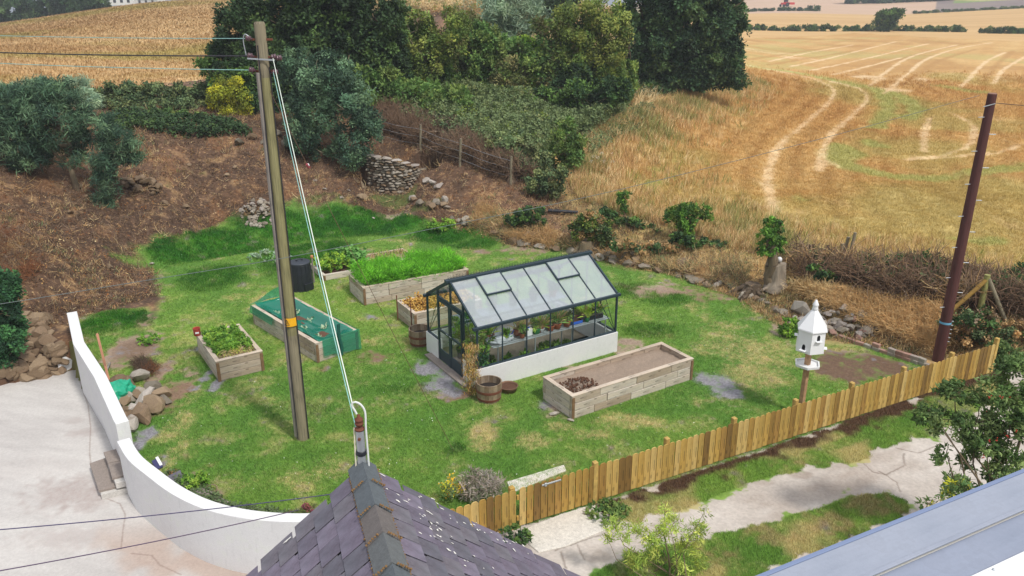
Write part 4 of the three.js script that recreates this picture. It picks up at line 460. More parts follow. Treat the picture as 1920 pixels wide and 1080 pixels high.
  { const c = thing('watering_can', 'dark green watering can on the ground by the greenhouse front wall', 'watering can', w(0.85, FY, -0.4), GHR + 2.4); new MB().lathe([[0, 0], [0.12, 0], [0.125, 0.02], [0.11, 0.25], [0.07, 0.28], [0, 0.28]], 14).build('can_body', mat('dark_green_plastic', 0x3d5a48), c); new MB().tube([V(0.1, 0.06, 0), V(0.22, 0.18, 0), V(0.3, 0.32, 0)], 0.018, 6).build('spout', mat('dark_green_plastic', 0x3d5a48), c); new MB().tube([V(-0.1, 0.08, 0), V(-0.2, 0.2, 0), V(-0.08, 0.34, 0), V(0.04, 0.28, 0)], 0.013, 6).build('handle', mat('dark_green_plastic', 0x3d5a48), c); }
  { const c = thing('plastic_jug', 'pale blue plastic jug beside the dark can in the greenhouse', 'jug', w(1.32, FY, -0.42), GHR); new MB().lathe([[0, 0], [0.09, 0], [0.095, 0.02], [0.095, 0.2], [0.04, 0.27], [0.035, 0.3], [0, 0.3]], 14).build('jug_body', tea, c); new MB().tube([V(-0.08, 0.1, 0), V(-0.14, 0.17, 0), V(-0.05, 0.25, 0)], 0.012, 6).build('handle', tea, c); }
  { const c = thing('plastic_bottle', 'white plastic carton standing on the bench in the second bay', 'carton', w(1.78, BY, zn + 0.1), GHR); new MB().box(0.2, 0.22, 0.12, 0, 0.11, 0, 0, 0, 0, 0.02).build('carton_body', wht, c); new MB().lathe([[0.03, 0.22], [0.03, 0.25], [0, 0.25]], 10).build('cap', blu, c); }
  { const c = thing('compost_sack', 'crumpled silver and white sack lying on the bench end by the doors', 'sack', w(0.95, BY, zn - 0.02), GHR); const g = flatten(new THREE.SphereGeometry(0.5, 20, 14)), p = g.attributes.position; for (let i = 0; i < p.count; i++) { const v = V(p.getX(i), p.getY(i), p.getZ(i)), k = 1 + 0.28 * PN.noise(v.x * 5, v.y * 5, v.z * 5); p.setXYZ(i, v.x * k * 0.8, Math.max(0, (v.y + 0.3) * k * 0.22), v.z * k * 0.5); } g.computeVertexNormals(); boxUV(g); mesh('sack_body', g, sack, c, 0, 0.005, 0); }
}

// ---------- raised beds ----------
function bed(label, p, dir, Lx, Lz, h, courses, fill, o2 = {}) {
  const turn = Math.atan2(-dir.z, dir.x), o = thing('raised_bed', label, 'raised bed', p, turn, 'raised vegetable beds'), T = 0.10, ch = h / courses, cuts = {};
  const plank = (L, cx, cy, cz, along) => { const k = (Math.round(L * 20) / 20).toFixed(2) + ch; const g = cuts[k] ||= chamfer(L - 0.009, ch - 0.008, T, 0.009); const m = mesh('plank', g, pick(M.sleeper), o, cx, cy, cz, along ? 0 : Math.PI / 2); m.rotation.x = along ? rr(-0.006, 0.006) : 0; };
  for (let c = 0; c < courses; c++) { const y = ch * (c + 0.5); for (const side of [0, 1]) { for (const [len, along] of [[Lx, 1], [Lz - 2 * T, 0]]) { let s = 0, first = true; const step = len > 2 ? 1.15 : len; while (s < len - 0.05) { let l = first && len > 2 ? step * rr(0.35, 1) : step; if (s + l > len - 0.3) l = len - s; first = false; const mid = s + l / 2, j = rr(-0.004, 0.004); if (along) plank(l, mid, y, side ? -Lz + T / 2 + j : -T / 2 + j, 1); else plank(l, side ? Lx - T / 2 + j : T / 2 + j, y, -T - mid, 0); s += l; } } } }
  if (o2.cap !== false) { const cy = h + 0.012; for (const side of [0, 1]) { const g = chamfer(Lx + 0.03, 0.025, T + 0.02, 0.005), g2 = chamfer(Lz - 2 * T - 0.03, 0.025, T + 0.02, 0.005); mesh('cap_board', g, pick(M.cap), o, Lx / 2, cy, side ? -Lz + T / 2 : -T / 2); mesh('cap_board', g2, pick(M.cap), o, side ? Lx - T / 2 : T / 2, cy, -Lz / 2, Math.PI / 2); } }
  for (const x of [-0.006, Lx + 0.006 - 0.075]) new MB().box(0.08, h - 0.03, 0.02, x + 0.037, h / 2 - 0.015, 0.011).build('corner_board', M.postDark, o);
  const sg = new THREE.PlaneGeometry(Lx - 2 * T, Lz - 2 * T, 40, 20).rotateX(-Math.PI / 2), sp = sg.attributes.position; for (let i = 0; i < sp.count; i++) sp.setY(i, (fb(sp.getX(i) * 4 + 30, sp.getZ(i) * 4 + p.x, 3) - 0.5) * 0.10); sg.computeVertexNormals(); boxUV(sg); mesh('soil', sg, fill, o, Lx / 2, h - (o2.low ?? 0.12), -Lz / 2);
  return o;
}
const v2 = (a, b) => V(b[0] - a[0], 0, b[1] - a[1]).normalize();
const bedEmpty = bed('empty pale raised bed with bare soil in front of the greenhouse', V(1.42, 0, -16.73), v2([1.42, -16.73], [4.71, -18.81]), 3.89, 1.22, 0.60, 3, M.earth, { low: 0.11 });
const bedSalad = bed('short raised bed of green salad plants beside the old pole', V(-7.65, 0, -18.69), v2([-7.65, -18.69], [-6.66, -19.34]), 1.2, 2.2, 0.56, 3, M.earth);
const bedNet = bed('long raised bed covered with green netting', V(-5.33, 0, -19.8), v2([-5.33, -19.8], [-4.37, -20.7]), 1.32, 3.77, 0.575, 3, M.compost);
const bedCarrot = bed('long raised bed full of feathery carrot tops', V(-4.78, 0, -24.05), v2([-4.78, -24.05], [-1.5, -25.86]), 3.75, 1.5, 0.60, 3, M.compost);
const bedLeaf = bed('raised bed heaped with yellow dead leaves behind the greenhouse', V(-2.9, 0, -21.94), v2([-2.9, -21.94], [-0.9, -23.15]), 2.3, 1.3, 0.56, 3, M.compost);
const bedPotato = bed('low raised bed of potato and courgette plants beside the compost bin', V(-6.6, 0, -26.37), v2([-6.6, -26.37], [-3.9, -28.0]), 1.75, 1.5, 0.22, 1, M.compost, { cap: false, low: 0.05 });
const bedWeedy = bed('low raised bed with dry grasses at the back of the row', V(-5.02, 0, -27.35), v2([-6.6, -26.37], [-3.9, -28.0]), 1.75, 1.3, 0.27, 1, M.earth, { cap: false, low: 0.05 });
{ const h = new MB(), hp = V(0.35, 0.5, -0.5); for (let i = 0; i < 110; i++) { const r = Math.sqrt(rnd()) * 0.46, t = rnd() * 6.28, s = rr(0.03, 0.09); h.add(pick(STONES), new THREE.Matrix4().compose(V(0.62 + Math.cos(t) * r * 1.15, 0.48 + (0.46 - r) * 0.32, -0.55 + Math.sin(t) * r), new THREE.Quaternion().setFromEuler(new THREE.Euler(rnd() * 6, rnd() * 6, 0)), V(s * 1.6, s, s))); } const o = h.build('compost_heap', M.compost, bedEmpty); o.userData.kind = 'stuff'; }
{ // netting draped over the bed
  const o = thing('garden_netting', 'green mesh netting draped over the long bed beside the pole', 'netting', bedNet.position, bedNet.rotation.y), Lx = 1.32, Lz = 3.77, P = [], NX = 30, NZ = 50; const top = (u, v) => { const x = (0.085 + u * 0.83) * Lx, z = -v * Lz, e = Math.min(u, 1 - u) * Lx, f = Math.min(v, 1 - v) * Lz; return [x, 0.60 - 0.16 * sm(e, 0.05, 0.5) * sm(f, 0.05, 0.5) + 0.05 * (fb(x * 4, z * 4, 2) - 0.5), z]; };
  const g = new THREE.PlaneGeometry(1, 1, NX, NZ), p = g.attributes.position; for (let i = 0; i < p.count; i++) { const [x, y, z] = top(p.getX(i) + 0.5, p.getY(i) + 0.5); p.setXYZ(i, x, y + 0.03, z); } g.computeVertexNormals(); mesh('net_sheet', g, M.net, o);
  const skirt = (f, n, name) => { const q = new THREE.PlaneGeometry(1, 1, n, 6), a = q.attributes.position; for (let i = 0; i < a.count; i++) { const [x, y, z] = f(a.getX(i) + 0.5, a.getY(i) + 0.5); a.setXYZ(i, x, y, z); } q.computeVertexNormals(); mesh(name, q, M.netThin, o); };
  skirt((u, v) => [Lx * (0.15 + u * 0.9), 0.63 - (1 - v) * (0.45 + 0.15 * u) + 0, 0.02 + (1 - v) * 0.05 + 0.02 * Math.sin(u * 22) * (1 - v)], 24, 'net_flap'); skirt((u, v) => [Lx + 0.02 + (1 - v) * 0.03, 0.63 - (1 - v) * (0.45 - 0.38 * u), -u * Lz * 0.5], 24, 'net_flap'); skirt((u, v) => [u * Lx - (1 - v) * 0.05, 0.64 + v * 0.34 * (1 - Math.abs(u - 0.75) * 1.3), -Lz - 0.02 + 0.04 * Math.sin(u * 9)], 16, 'net_flap'); skirt((u, v) => [-0.03 - (1 - v) * 0.06, 0.63 - (1 - v) * 0.22, -Lz * (0.62 + u * 0.38)], 16, 'net_flap');
  new MB().tube([V(0.72, 0.95, 0.04), V(0.70, 0.6, 0.06), V(0.74, 0.3, 0.08), V(0.72, 0.05, 0.09)], 0.045, 7).build('gathered_net', mat('dark_green_net', 0x0d5548), o);
}
{ // compost bin
  const o = thing('compost_bin', 'black plastic compost bin behind the netted bed', 'compost bin', at(566, 541), 0.6), b = new MB(); b.lathe([[0.40, 0], [0.41, 0.04], [0.395, 0.1], [0.39, 0.3], [0.40, 0.32], [0.385, 0.35], [0.375, 0.58], [0.385, 0.60], [0.37, 0.63], [0.345, 0.88], [0.35, 0.9], [0.33, 0.92]], 28); for (let k = 0; k < 14; k++) { const t = k / 14 * 6.283; b.bar(V(Math.cos(t) * 0.40, 0.06, Math.sin(t) * 0.40), V(Math.cos(t) * 0.35, 0.9, Math.sin(t) * 0.35), 0.03, 0.012); } b.build('bin_body', M.black, o);
  const lid = new MB().lathe([[0.345, 0.92], [0.36, 0.93], [0.36, 0.97], [0.33, 0.985], [0.2, 1.0], [0.08, 1.0], [0.06, 1.03], [0, 1.035]], 28).build('lid', mat('grey_black_plastic', 0x343a44, { roughness: 0.5 }), o); new MB().bar(V(-0.12, 1.03, 0), V(0.12, 1.03, 0), 0.03, 0.04).build('handle', M.black, lid); new MB().box(0.34, 0.26, 0.06, 0.12, 0.16, 0.40, 0.28, 0.05).build('hatch', M.black, o);
}
function barrel(label, p, r, h, plant) { const o = thing('half_barrel', label, 'half barrel', p, rr(0, 3), 'oak half barrels at the greenhouse'), n = 18; const g = (() => { const m = new MB(), a = 3.1416 / n * 0.97; for (let k = 0; k < 4; k++) { const y0 = h * k / 4, y1 = h * (k + 1) / 4, R = (y) => r * (0.86 + 0.14 * Math.sin(y / h * 1.9)); const q = []; for (const y of [y0, y1]) for (const [t, d] of [[-a, 0], [a, 0], [a, -0.028], [-a, -0.028]]) q.push([Math.sin(t) * (R(y) + d), y, Math.cos(t) * (R(y) + d)]); const T = []; for (let i = 0; i < 4; i++) { const j = (i + 1) % 4; T.push([q[i], q[j], q[j + 4]], [q[i], q[j + 4], q[i + 4]]); } if (k === 3) T.push([q[4], q[5], q[6]], [q[4], q[6], q[7]]); m.add(solid(T)); } return m.geo(); })(); const ws = [M.barrel, wood('barrel_oak', 0xac9880), wood('barrel_oak', 0x8c765e)]; for (let i = 0; i < n; i++) mesh('stave', g, ws[i % 3], o, 0, 0, 0, i / n * 6.2832); for (const [y0, y1] of [[0.10, 0.22], [0.52, 0.66]]) { const R = (y) => r * (0.86 + 0.14 * Math.sin(y * 1.9)) + 0.006; new MB().lathe([[R(y0) - 0.006, y0 * h], [R(y0), y0 * h], [R(y1), y1 * h], [R(y1) - 0.006, y1 * h]], 36).build('hoop', M.rust, o); } new MB().lathe([[0, h * 0.62], [r * 0.93, h * 0.62]], 24).build('compost', mat('wet_compost', 0x2a2320, { roughness: 0.9 }), o); return o; }
barrel('oak half barrel planter at the near greenhouse corner', at(917, 748), 0.33, 0.50); barrel('oak half barrel behind the greenhouse front corner, beside the white wall', at(788, 645), 0.32, 0.5);
{ const o = thing('wicker_basket', 'low woven basket of dead flowers beside the half barrel', 'basket', at(953, 733), 0); new MB().lathe([[0, 0], [0.2, 0], [0.24, 0.14], [0.255, 0.16], [0.24, 0.17], [0.22, 0.13]], 20).build('basket_body', wood('wicker', 0x8a6a54), o); new MB().lathe([[0, 0.13], [0.22, 0.12]], 16).build('soil', M.compost, o); }
{ const o = thing('garden_tin', 'red and white tin on the corner of the salad bed', 'tin', V(-8.74, 0.59, -20.36), 0.4); new MB().lathe([[0, 0], [0.09, 0], [0.095, 0.2], [0.11, 0.21], [0.10, 0.22], [0.085, 0.2]], 8).build('tin_body', mat('red_paint', 0xb6493c), o); new MB().box(0.10, 0.05, 0.012, 0, 0.10, 0.092).build('white_patch', M.whitePaint, o); }

// ---------- picket fence and gate ----------
{
  const pitch = 0.154, s0 = -1.5, s1 = 14.5, turn = Math.atan2(-fenceDir.z, fenceDir.x), wpx = (px, py) => { const p = at(px, py); return (p.x - fenceA.x) * fenceDir.x + (p.z - fenceA.z) * fenceDir.z; }, g0 = wpx(966, 991), g1 = wpx(1112, 946);
  const outline = (w, h) => { const s = new THREE.Shape(); s.moveTo(-w / 2, 0); s.lineTo(w / 2, 0); s.lineTo(w / 2, h - w * 0.32); s.quadraticCurveTo(w * 0.42, h, 0, h); s.quadraticCurveTo(-w * 0.42, h, -w / 2, h - w * 0.32); return boxUV(flatten(new THREE.ExtrudeGeometry(s, { depth: 0.02, bevelEnabled: false, curveSegments: 3, steps: 1 }))); };
  const shapes = [[0.142, 0.83], [0.136, 0.83], [0.147, 0.825], [0.14, 0.835]].map(([w, h]) => outline(w, h).rotateZ(0)); shapes.forEach((g) => { const u = g.attributes.uv; for (let i = 0; i < u.count; i++) { const a = u.getX(i); u.setXY(i, u.getY(i), a + 0.1); } });
  const f = thing('picket_fence', 'golden timber picket fence with rounded tops along the lawn', 'fence', fenceA, turn), gt = thing('picket_gate', 'closed picket gate of rounded boards above the concrete apron', 'gate', fenceA.clone().addScaledVector(fenceDir, g0), turn);
  const gh = (s) => { const p = fenceA.clone().addScaledVector(fenceDir, s); return Math.max(0, ground(p.x, p.z)); };
  for (let s = s0; s < s1; s += pitch) { const inGate = s > g0 - 0.02 && s < g1 - 0.05; const m = mesh('picket', pick(shapes), pick(M.picket), inGate ? gt : f, inGate ? s - g0 + 0.06 : s, 0.06 + rr(-0.01, 0.01) + gh(s), 0.03); m.rotation.z = rr(-0.008, 0.008); m.rotation.y = rr(-0.02, 0.02); if (inGate) m.scale.x = 0.94; }
  for (const y of [0.22, 0.68]) { new MB().box(g0 - s0, 0.09, 0.04, (g0 + s0) / 2, y, 0.007).build('rail', M.picket[0], f); for (let s = g1 + 0.05; s < s1; s += 1.8) new MB().box(Math.min(1.79, s1 - s), 0.09, 0.04, s + Math.min(0.9, (s1 - s) / 2), y + gh(s + 0.9), 0.007).build('rail', M.picket[1], f); new MB().box(g1 - g0 - 0.06, 0.1, 0.04, (g1 - g0) / 2, y, 0.007).build('rail', M.picket[0], gt); }
  new MB().bar(V(0.1, 0.22, 0.007), V(g1 - g0 - 0.15, 0.68, 0.007), 0.03, 0.09).build('brace', M.picket[2], gt); const lt = new MB(); lt.box(0.42, 0.035, 0.012, 0.75, 0.82, 0.062).box(0.05, 0.07, 0.03, 0.62, 0.82, 0.065).build('latch', M.zinc, gt);
  const post = chamfer(0.10, 1.06, 0.10, 0.008); for (let s = g1 + 0.04; s < s1; s += 1.8) mesh('post', post, M.picket[1], f, s, 0.42 + gh(s), s < g1 + 1 ? 0.005 : -0.07); mesh('post', post, M.picket[1], f, s1 + 0.02, 0.50 + gh(s1), 0); mesh('post', post, M.picket[0], f, g0 - 0.06, 0.40, -0.02);
  const ap = top(mesh('concrete_apron', prism([[967, 1000], [1010, 1037], [1060, 1026], [1136, 994], [1150, 985], [1114, 946], [1050, 966]].map(([a, b]) => xz(at(a, b))), -0.1, 0.015), M.apron), 'concrete_apron', 'fresh pale concrete slab in front of the picket gate', 'concrete slab'); ap.userData.kind = 'structure';
  const pa = top(mesh('concrete_pad', prism([[950, 905], [1057, 873], [1062, 884], [960, 925]].map(([a, b]) => xz(at(a, b))), -0.1, 0.02), M.apron), 'concrete_pad', 'narrow pale concrete strip on the lawn behind the gate', 'concrete strip'); pa.userData.kind = 'structure';
}

// ---------- dovecote ----------
{
  const o = thing('dovecote', 'white hexagonal dovecote on a timber post by the fence', 'dovecote', at(1500, 778), 0.21), wp = M.whitePaint, hex = (r, y) => Array.from({ length: 6 }, (_, i) => { const t = (i + 0.5) / 6 * 6.2832; return V(Math.sin(t) * r, y, Math.cos(t) * r); });
  new MB().box(0.105, 1.72, 0.105, 0, 0.86, 0, 0.4).build('post', M.pinkPost, o);
  const ring = (A, B) => { const t = []; for (let i = 0; i < 6; i++) { const j = (i + 1) % 6; t.push([A[i].toArray(), A[j].toArray(), B[j].toArray()], [A[i].toArray(), B[j].toArray(), B[i].toArray()]); } return solid(t); }, capd = (A, up) => { const t = [], c = V(0, A[0].y, 0).toArray(); for (let i = 0; i < 6; i++) { const j = (i + 1) % 6; t.push(up ? [c, A[i].toArray(), A[j].toArray()] : [c, A[j].toArray(), A[i].toArray()]); } return solid(t); };
  new MB().add(ring(hex(0.35, 1.74), hex(0.33, 2.30))).add(capd(hex(0.35, 1.74))).build('house_body', wp, o); new MB().add(ring(hex(0.37, 2.275), hex(0.365, 2.305))).add(ring(hex(0.365, 2.305), hex(0.055, 2.745))).add(capd(hex(0.37, 2.275))).build('roof', wp, o); new MB().lathe([[0.055, 2.73], [0.075, 2.75], [0.06, 2.77], [0.06, 2.84], [0.072, 2.85], [0.05, 2.90], [0.02, 2.97], [0, 2.975]], 12).build('finial', wp, o);
  const dk = new MB(); dk.add(ring(hex(0.30, 1.33), hex(0.31, 1.39))).add(ring(hex(0.275, 1.39), hex(0.275, 1.345))).add(ring(hex(0.31, 1.39), hex(0.275, 1.39))).add(capd(hex(0.28, 1.35), true)).add(capd(hex(0.30, 1.33))).build('feeding_tray', wp, o);
  for (let i = 0; i < 6; i++) { const t = i / 6 * 6.2832, hi = i % 2 === 0, y = hi ? 2.08 : 1.82, R = (0.35 - (y - 1.74) * 0.036) * 0.866, s = new THREE.Shape(); s.moveTo(-0.038, 0); s.lineTo(0.038, 0); s.lineTo(0.038, 0.08); s.quadraticCurveTo(0.035, 0.115, 0, 0.135); s.quadraticCurveTo(-0.035, 0.115, -0.038, 0.08); const g = flatten(new THREE.ExtrudeGeometry(s, { depth: 0.006, bevelEnabled: false, curveSegments: 4 })); const h = mesh('entrance_hole', g, M.hole, o, Math.sin(t) * (R - 0.001), y, Math.cos(t) * (R - 0.001), t); h.rotation.order = 'YXZ'; h.rotation.x = -0.04; new MB().box(0.15, 0.015, 0.09, 0, 0, 0.03).build('ledge', wp, o); const l = o.children[o.children.length - 1]; l.position.set(Math.sin(t) * R, y - 0.012, Math.cos(t) * R); l.rotation.y = t; }
}

// ---------- poles and wires ----------
const poleP = at(568, 822), pole2P = gy(hit(1758, 676)), POLE_H = 9.02;
{
  const o = thing('utility_pole', 'tall weathered wooden electricity pole with grey casing and yellow sign', 'pole', poleP, 0), sec = (y0, y1, r0, r1, m, name) => new MB().cyl(V(0, y0, 0), V(0, y1, 0), r0, r1, 20).build(name, m, o);
  sec(-0.3, 2.6, 0.145, 0.133, M.pole, 'lower_shaft'); sec(2.6, 8.0, 0.133, 0.108, M.poleGreen, 'shaft'); sec(8.0, POLE_H - 0.04, 0.108, 0.104, M.pole, 'upper_shaft'); new MB().cyl(V(0, POLE_H - 0.04, 0), V(0, POLE_H, 0), 0.104, 0.085, 20).build('pole_top', M.pole, o);
  new MB().box(0.075, 8.0, 0.05, -0.105, 4.1, 0.115, -0.7, 0, -0.0045, 0.01).build('cable_casing', M.conduit, o); new MB().tube([V(-0.04, 8.6, 0.13), V(-0.055, 6, 0.145), V(-0.06, 3, 0.16), V(-0.06, 0.1, 0.175)], 0.011, 6, 30).build('earth_cable', M.dark, o); new MB().tube([V(0.12, 8.2, 0.05), V(0.135, 6, 0.06), V(0.15, 3, 0.07), V(0.16, 0.05, 0.075)], 0.012, 6, 30).build('service_cable', M.dark, o);
  const sg = new THREE.Group(); sg.name = 'warning_sign'; o.add(sg); const y = 2.93; const band = new THREE.CylinderGeometry(0.166, 0.167, 0.19, 24, 1, true, -1.45, 2.6); mesh('sign_plate', boxUV(flatten(band)), mat('yellow_plastic', 0xf2b41c, { roughness: 0.5, side: THREE.DoubleSide }), sg, 0, y, 0);
  const on = (a, yy) => V(Math.sin(a) * 0.1705, y + yy, Math.cos(a) * 0.1705), tri = new MB(), C = -0.2, pts = [[C - 0.3, -0.06], [C + 0.3, -0.06], [C, 0.07]]; for (let i = 0; i < 3; i++) { const [a, b] = [pts[i], pts[(i + 1) % 3]]; for (let k = 0; k < 4; k++) tri.bar(on(mix(a[0], b[0], k / 4), mix(a[1], b[1], k / 4)), on(mix(a[0], b[0], (k + 1) / 4), mix(a[1], b[1], (k + 1) / 4)), 0.012, 0.006); } tri.bar(on(C + 0.03, 0.03), on(C - 0.04, -0.005), 0.01, 0.005).bar(on(C - 0.04, -0.005), on(C + 0.04, -0.012), 0.01, 0.005).bar(on(C + 0.04, -0.012), on(C - 0.01, -0.048), 0.01, 0.005); tri.build('warning_triangle', M.black, sg);
  const ins = (x, yy, z, lean) => { const g = new MB().lathe([[0, -0.05], [0.02, -0.05], [0.02, -0.02], [0.05, -0.015], [0.055, 0.01], [0.03, 0.02], [0.05, 0.03], [0.055, 0.06], [0.03, 0.075], [0, 0.08]], 12).build('insulator', mat('brown_porcelain', 0x5a4048, { roughness: 0.25 }), o); g.position.set(x, yy, z); g.rotation.z = lean; };
  for (const [x, yy, l] of [[-0.2, 8.72, 1.4], [-0.2, 8.4, 1.4], [-0.2, 8.14, 1.4], [0.2, 8.38, -1.4], [0.3, 8.36, -1.4], [0.2, 8.10, -1.4]]) { ins(x, yy, 0.05, l); } for (const yy of [8.38, 8.12, 8.7]) new MB().bar(V(-0.2, yy, 0.0), V(0.22, yy, 0.0), 0.03, 0.04).build('bracket', M.rust, o); new MB().bar(V(-0.26, 8.36, 0.13), V(0.26, 8.33, 0.13), 0.02, 0.03).build('cable_bracket', M.zinc, o); new MB().tube([V(-0.3, 8.42, 0.05), V(-0.32, 8.7, 0.05), V(-0.28, 8.8, 0.05), V(-0.2, 8.75, 0.05)], 0.01, 6).build('jumper_cable', M.zinc, o);
}
{
  const o = thing('utility_pole', 'dark brown creosoted pole with step bolts behind the fence', 'pole', pole2P), H2 = 7.2 - pole2P.y; new MB().cyl(V(0, -0.3, 0), V(0, H2, 0), 0.15, 0.105, 20).build('shaft', M.creosote, o); new MB().cyl(V(0, H2, 0), V(0, H2 + 0.015, 0), 0.105, 0.095, 20).build('pole_top', mat('cut_end', 0x8a6a5c), o);
  for (let y = 1.6, k = 0; y < H2 - 0.4; y += 0.42, k++) { const s = k % 2 ? 1 : -1; new MB().cyl(V(s * 0.10, y, 0.03), V(s * 0.26, y, 0.05), 0.011).build('step_bolt', M.zinc, o); } new MB().bar(V(-0.22, H2 - 0.3, 0.1), V(0.05, H2 - 0.22, 0.12), 0.015, 0.02).build('bracket', M.zinc, o); new MB().lathe([[0.149, 1.12], [0.151, 1.15], [0.149, 1.18]], 16).build('blue_band', mat('blue_band', 0x6aa8c8), o); for (let k = 0; k < 6; k++) new MB().cyl(V(0.12, 0.6 + k * 0.12, 0.06), V(0.17, 0.6 + k * 0.12, 0.08), 0.014).build('bolt', M.zinc, o);
}
const wire = (name, label, pts, r, m) => top(new MB().tube(pts, r, 5, 60).build(name, m), name, label, 'wire', 'overhead wires');
const PT = (dy, dx = 0, dz = 0) => V(poleP.x + dx, dy, poleP.z + dz);
{
  const white = mat('pale_sheath', 0xdfe8dc, { roughness: 0.5 }), teal = mat('teal_sheath', 0x8fc0ba, { roughness: 0.5 }), mastA = at(680, 875, 4.5), mt = deep(664, 772, 7.85), mb = deep(668, 806, 7.85);
  const sag = (a, b, s, n = 12) => Array.from({ length: n + 1 }, (_, i) => { const t = i / n; return a.clone().lerp(b, t).add(V(0, -s * 4 * t * (1 - t), 0)); });
  wire('overhead_wire', 'thick dark overhead wire crossing the tan field from the old pole', sag(PT(8.4, -0.2, 0.05), deep(-500, 68, 26), 0.15), 0.014, M.dark); wire('overhead_wire', 'thin pale overhead wire at the very top of the old pole', sag(PT(8.72, -0.2, 0.05), deep(-500, 42, 26), 0.12), 0.007, teal); wire('overhead_wire', 'teal overhead wire lowest of the three leaving the old pole leftwards', sag(PT(8.14, -0.2, 0.05), deep(-500, 82, 26), 0.15), 0.008, teal);
  wire('service_wire', 'pale service cable from the old pole to the hook on the slate gable mast', sag(PT(8.36, 0.22, 0.1), mt, 0.12), 0.0075, white); wire('service_wire', 'pale service cable from the old pole to the mast insulator, left of its pair', sag(PT(8.1, 0.2, 0.1), mb, 0.12), 0.0065, teal);
  const sw = sag(PT(7.75, 0.1, 0.1), hit(852, 848), 0.03), s = wire('stay_wire', 'thin brown stay wire from the old pole down to the lawn', sw, 0.006, mat('stay_wire', 0x6a5040)); s.userData.group = undefined; delete s.userData.group;
  const ti = thing('stay_insulator', 'red and white insulator tag on the thin stay wire', 'insulator', sw[2].clone().lerp(sw[3], 0.2)); new MB().box(0.05, 0.13, 0.05, 0, 0, 0, 0.4, 0.5, 0.3, 0.012).build('insulator_body', mat('red_plastic', 0x9c4a50), ti); new MB().box(0.055, 0.035, 0.055, 0, 0.02, 0.0, 0.4, 0.5, 0.3).build('white_band', M.whitePaint, ti);
  wire('telephone_wire', 'thin grey wire sweeping low across the whole garden', [[-300, 612], [0, 570], [260, 528], [520, 486], [830, 425], [1120, 365], [1342, 311], [1600, 244], [1836, 179]].map(([x, y]) => deep(x, y, 1 / mix(1 / 12, 1 / 19.4, x / 1836))), 0.0055, mat('grey_wire', 0x6a7474)); wire('telephone_wire', 'thin dark wire leaving the brown pole to the right', sag(V(pole2P.x + 0.1, 6.98, pole2P.z), deep(2200, 200, 24), 0.1), 0.008, M.dark);
  wire('house_wire', 'upper thin purple wire crossing the concrete yard to the slate house', sag(deep(-250, 1012, 6.2), deep(640, 924, 8.1), 0.05), 0.006, mat('purple_wire', 0x4a4468)); wire('house_wire', 'lower thin purple wire crossing the concrete yard to the slate house', sag(deep(-250, 1112, 5.6), deep(560, 956, 8.1), 0.05), 0.006, mat('purple_wire', 0x5a4a64));
}

// ---------- leaves, tufts and twigs ----------
function clump(n, len, wid, spread, o = {}) {          // a spray of n folded leaves round a point
  const P = [], N = []; const { flat = 0.5, fold = 0.18, up = 0.4, segs = 1 } = o;
  for (let i = 0; i < n; i++) {
    const d = V(rr(-1, 1), rr(-1, 1) * (1 - flat * 0.5) + up, rr(-1, 1)).normalize(), c = V(rr(-1, 1), rr(-1, 1), rr(-1, 1)).multiplyScalar(spread), L = len * rr(0.7, 1.25), w = wid * rr(0.75, 1.2) / 2;
    const side = d.clone().cross(V(rr(-1, 1), 1.6, rr(-1, 1))).normalize(), nn = side.clone().cross(d).normalize(); if (nn.y < 0) nn.negate();
    const a = c, m = c.clone().addScaledVector(d, L * 0.5).addScaledVector(nn, L * fold), t = c.clone().addScaledVector(d, L).addScaledVector(nn, -L * fold * 0.5), l = c.clone().addScaledVector(d, L * 0.45).addScaledVector(side, w), r = c.clone().addScaledVector(d, L * 0.45).addScaledVector(side, -w);
    const tri = segs > 1 ? [[a, l, m], [a, m, r], [l, t, m], [m, t, r]] : [[a, l, t], [a, t, r]];
    for (const T of tri) { const q = T[1].clone().sub(T[0]).cross(T[2].clone().sub(T[0])).normalize(); if (q.dot(nn) < 0) { const s = T[1]; T[1] = T[2]; T[2] = s; q.negate(); } for (const v of T) { P.push(v.x, v.y, v.z); N.push(q.x, q.y, q.z); } }
  }
  const g = new THREE.BufferGeometry(); g.setAttribute('position', new THREE.Float32BufferAttribute(P, 3)); g.setAttribute('normal', new THREE.Float32BufferAttribute(N, 3)); return g;
}
function tuft(n, h, w, spread, lean = 0.35) {          // upright blades of grass or straw
  const P = [], N = [];
  for (let i = 0; i < n; i++) { const t = rnd() * 6.283, b = V(rr(-1, 1) * spread, 0, rr(-1, 1) * spread), hh = h * rr(0.55, 1.15), l = V(rr(-1, 1), 0, rr(-1, 1)).multiplyScalar(lean * hh), s = V(Math.cos(t) * w / 2, 0, Math.sin(t) * w / 2), m = b.clone().addScaledVector(l, 0.35).add(V(0, hh * 0.6, 0)), e = b.clone().add(l).add(V(0, hh, 0)); const A = b.clone().sub(s), B = b.clone().add(s), C = m.clone().addScaledVector(s, 0.7), D = m.clone().addScaledVector(s, -0.7); for (const T of [[A, B, C], [A, C, D], [D, C, e]]) { const q = T[1].clone().sub(T[0]).cross(T[2].clone().sub(T[0])).normalize().add(V(0, 0.9, 0)).normalize(); for (const v of T) { P.push(v.x, v.y, v.z); N.push(q.x, q.y, q.z); } } }
  const g = new THREE.BufferGeometry(); g.setAttribute('position', new THREE.Float32BufferAttribute(P, 3)); g.setAttribute('normal', new THREE.Float32BufferAttribute(N, 3)); return g;
}
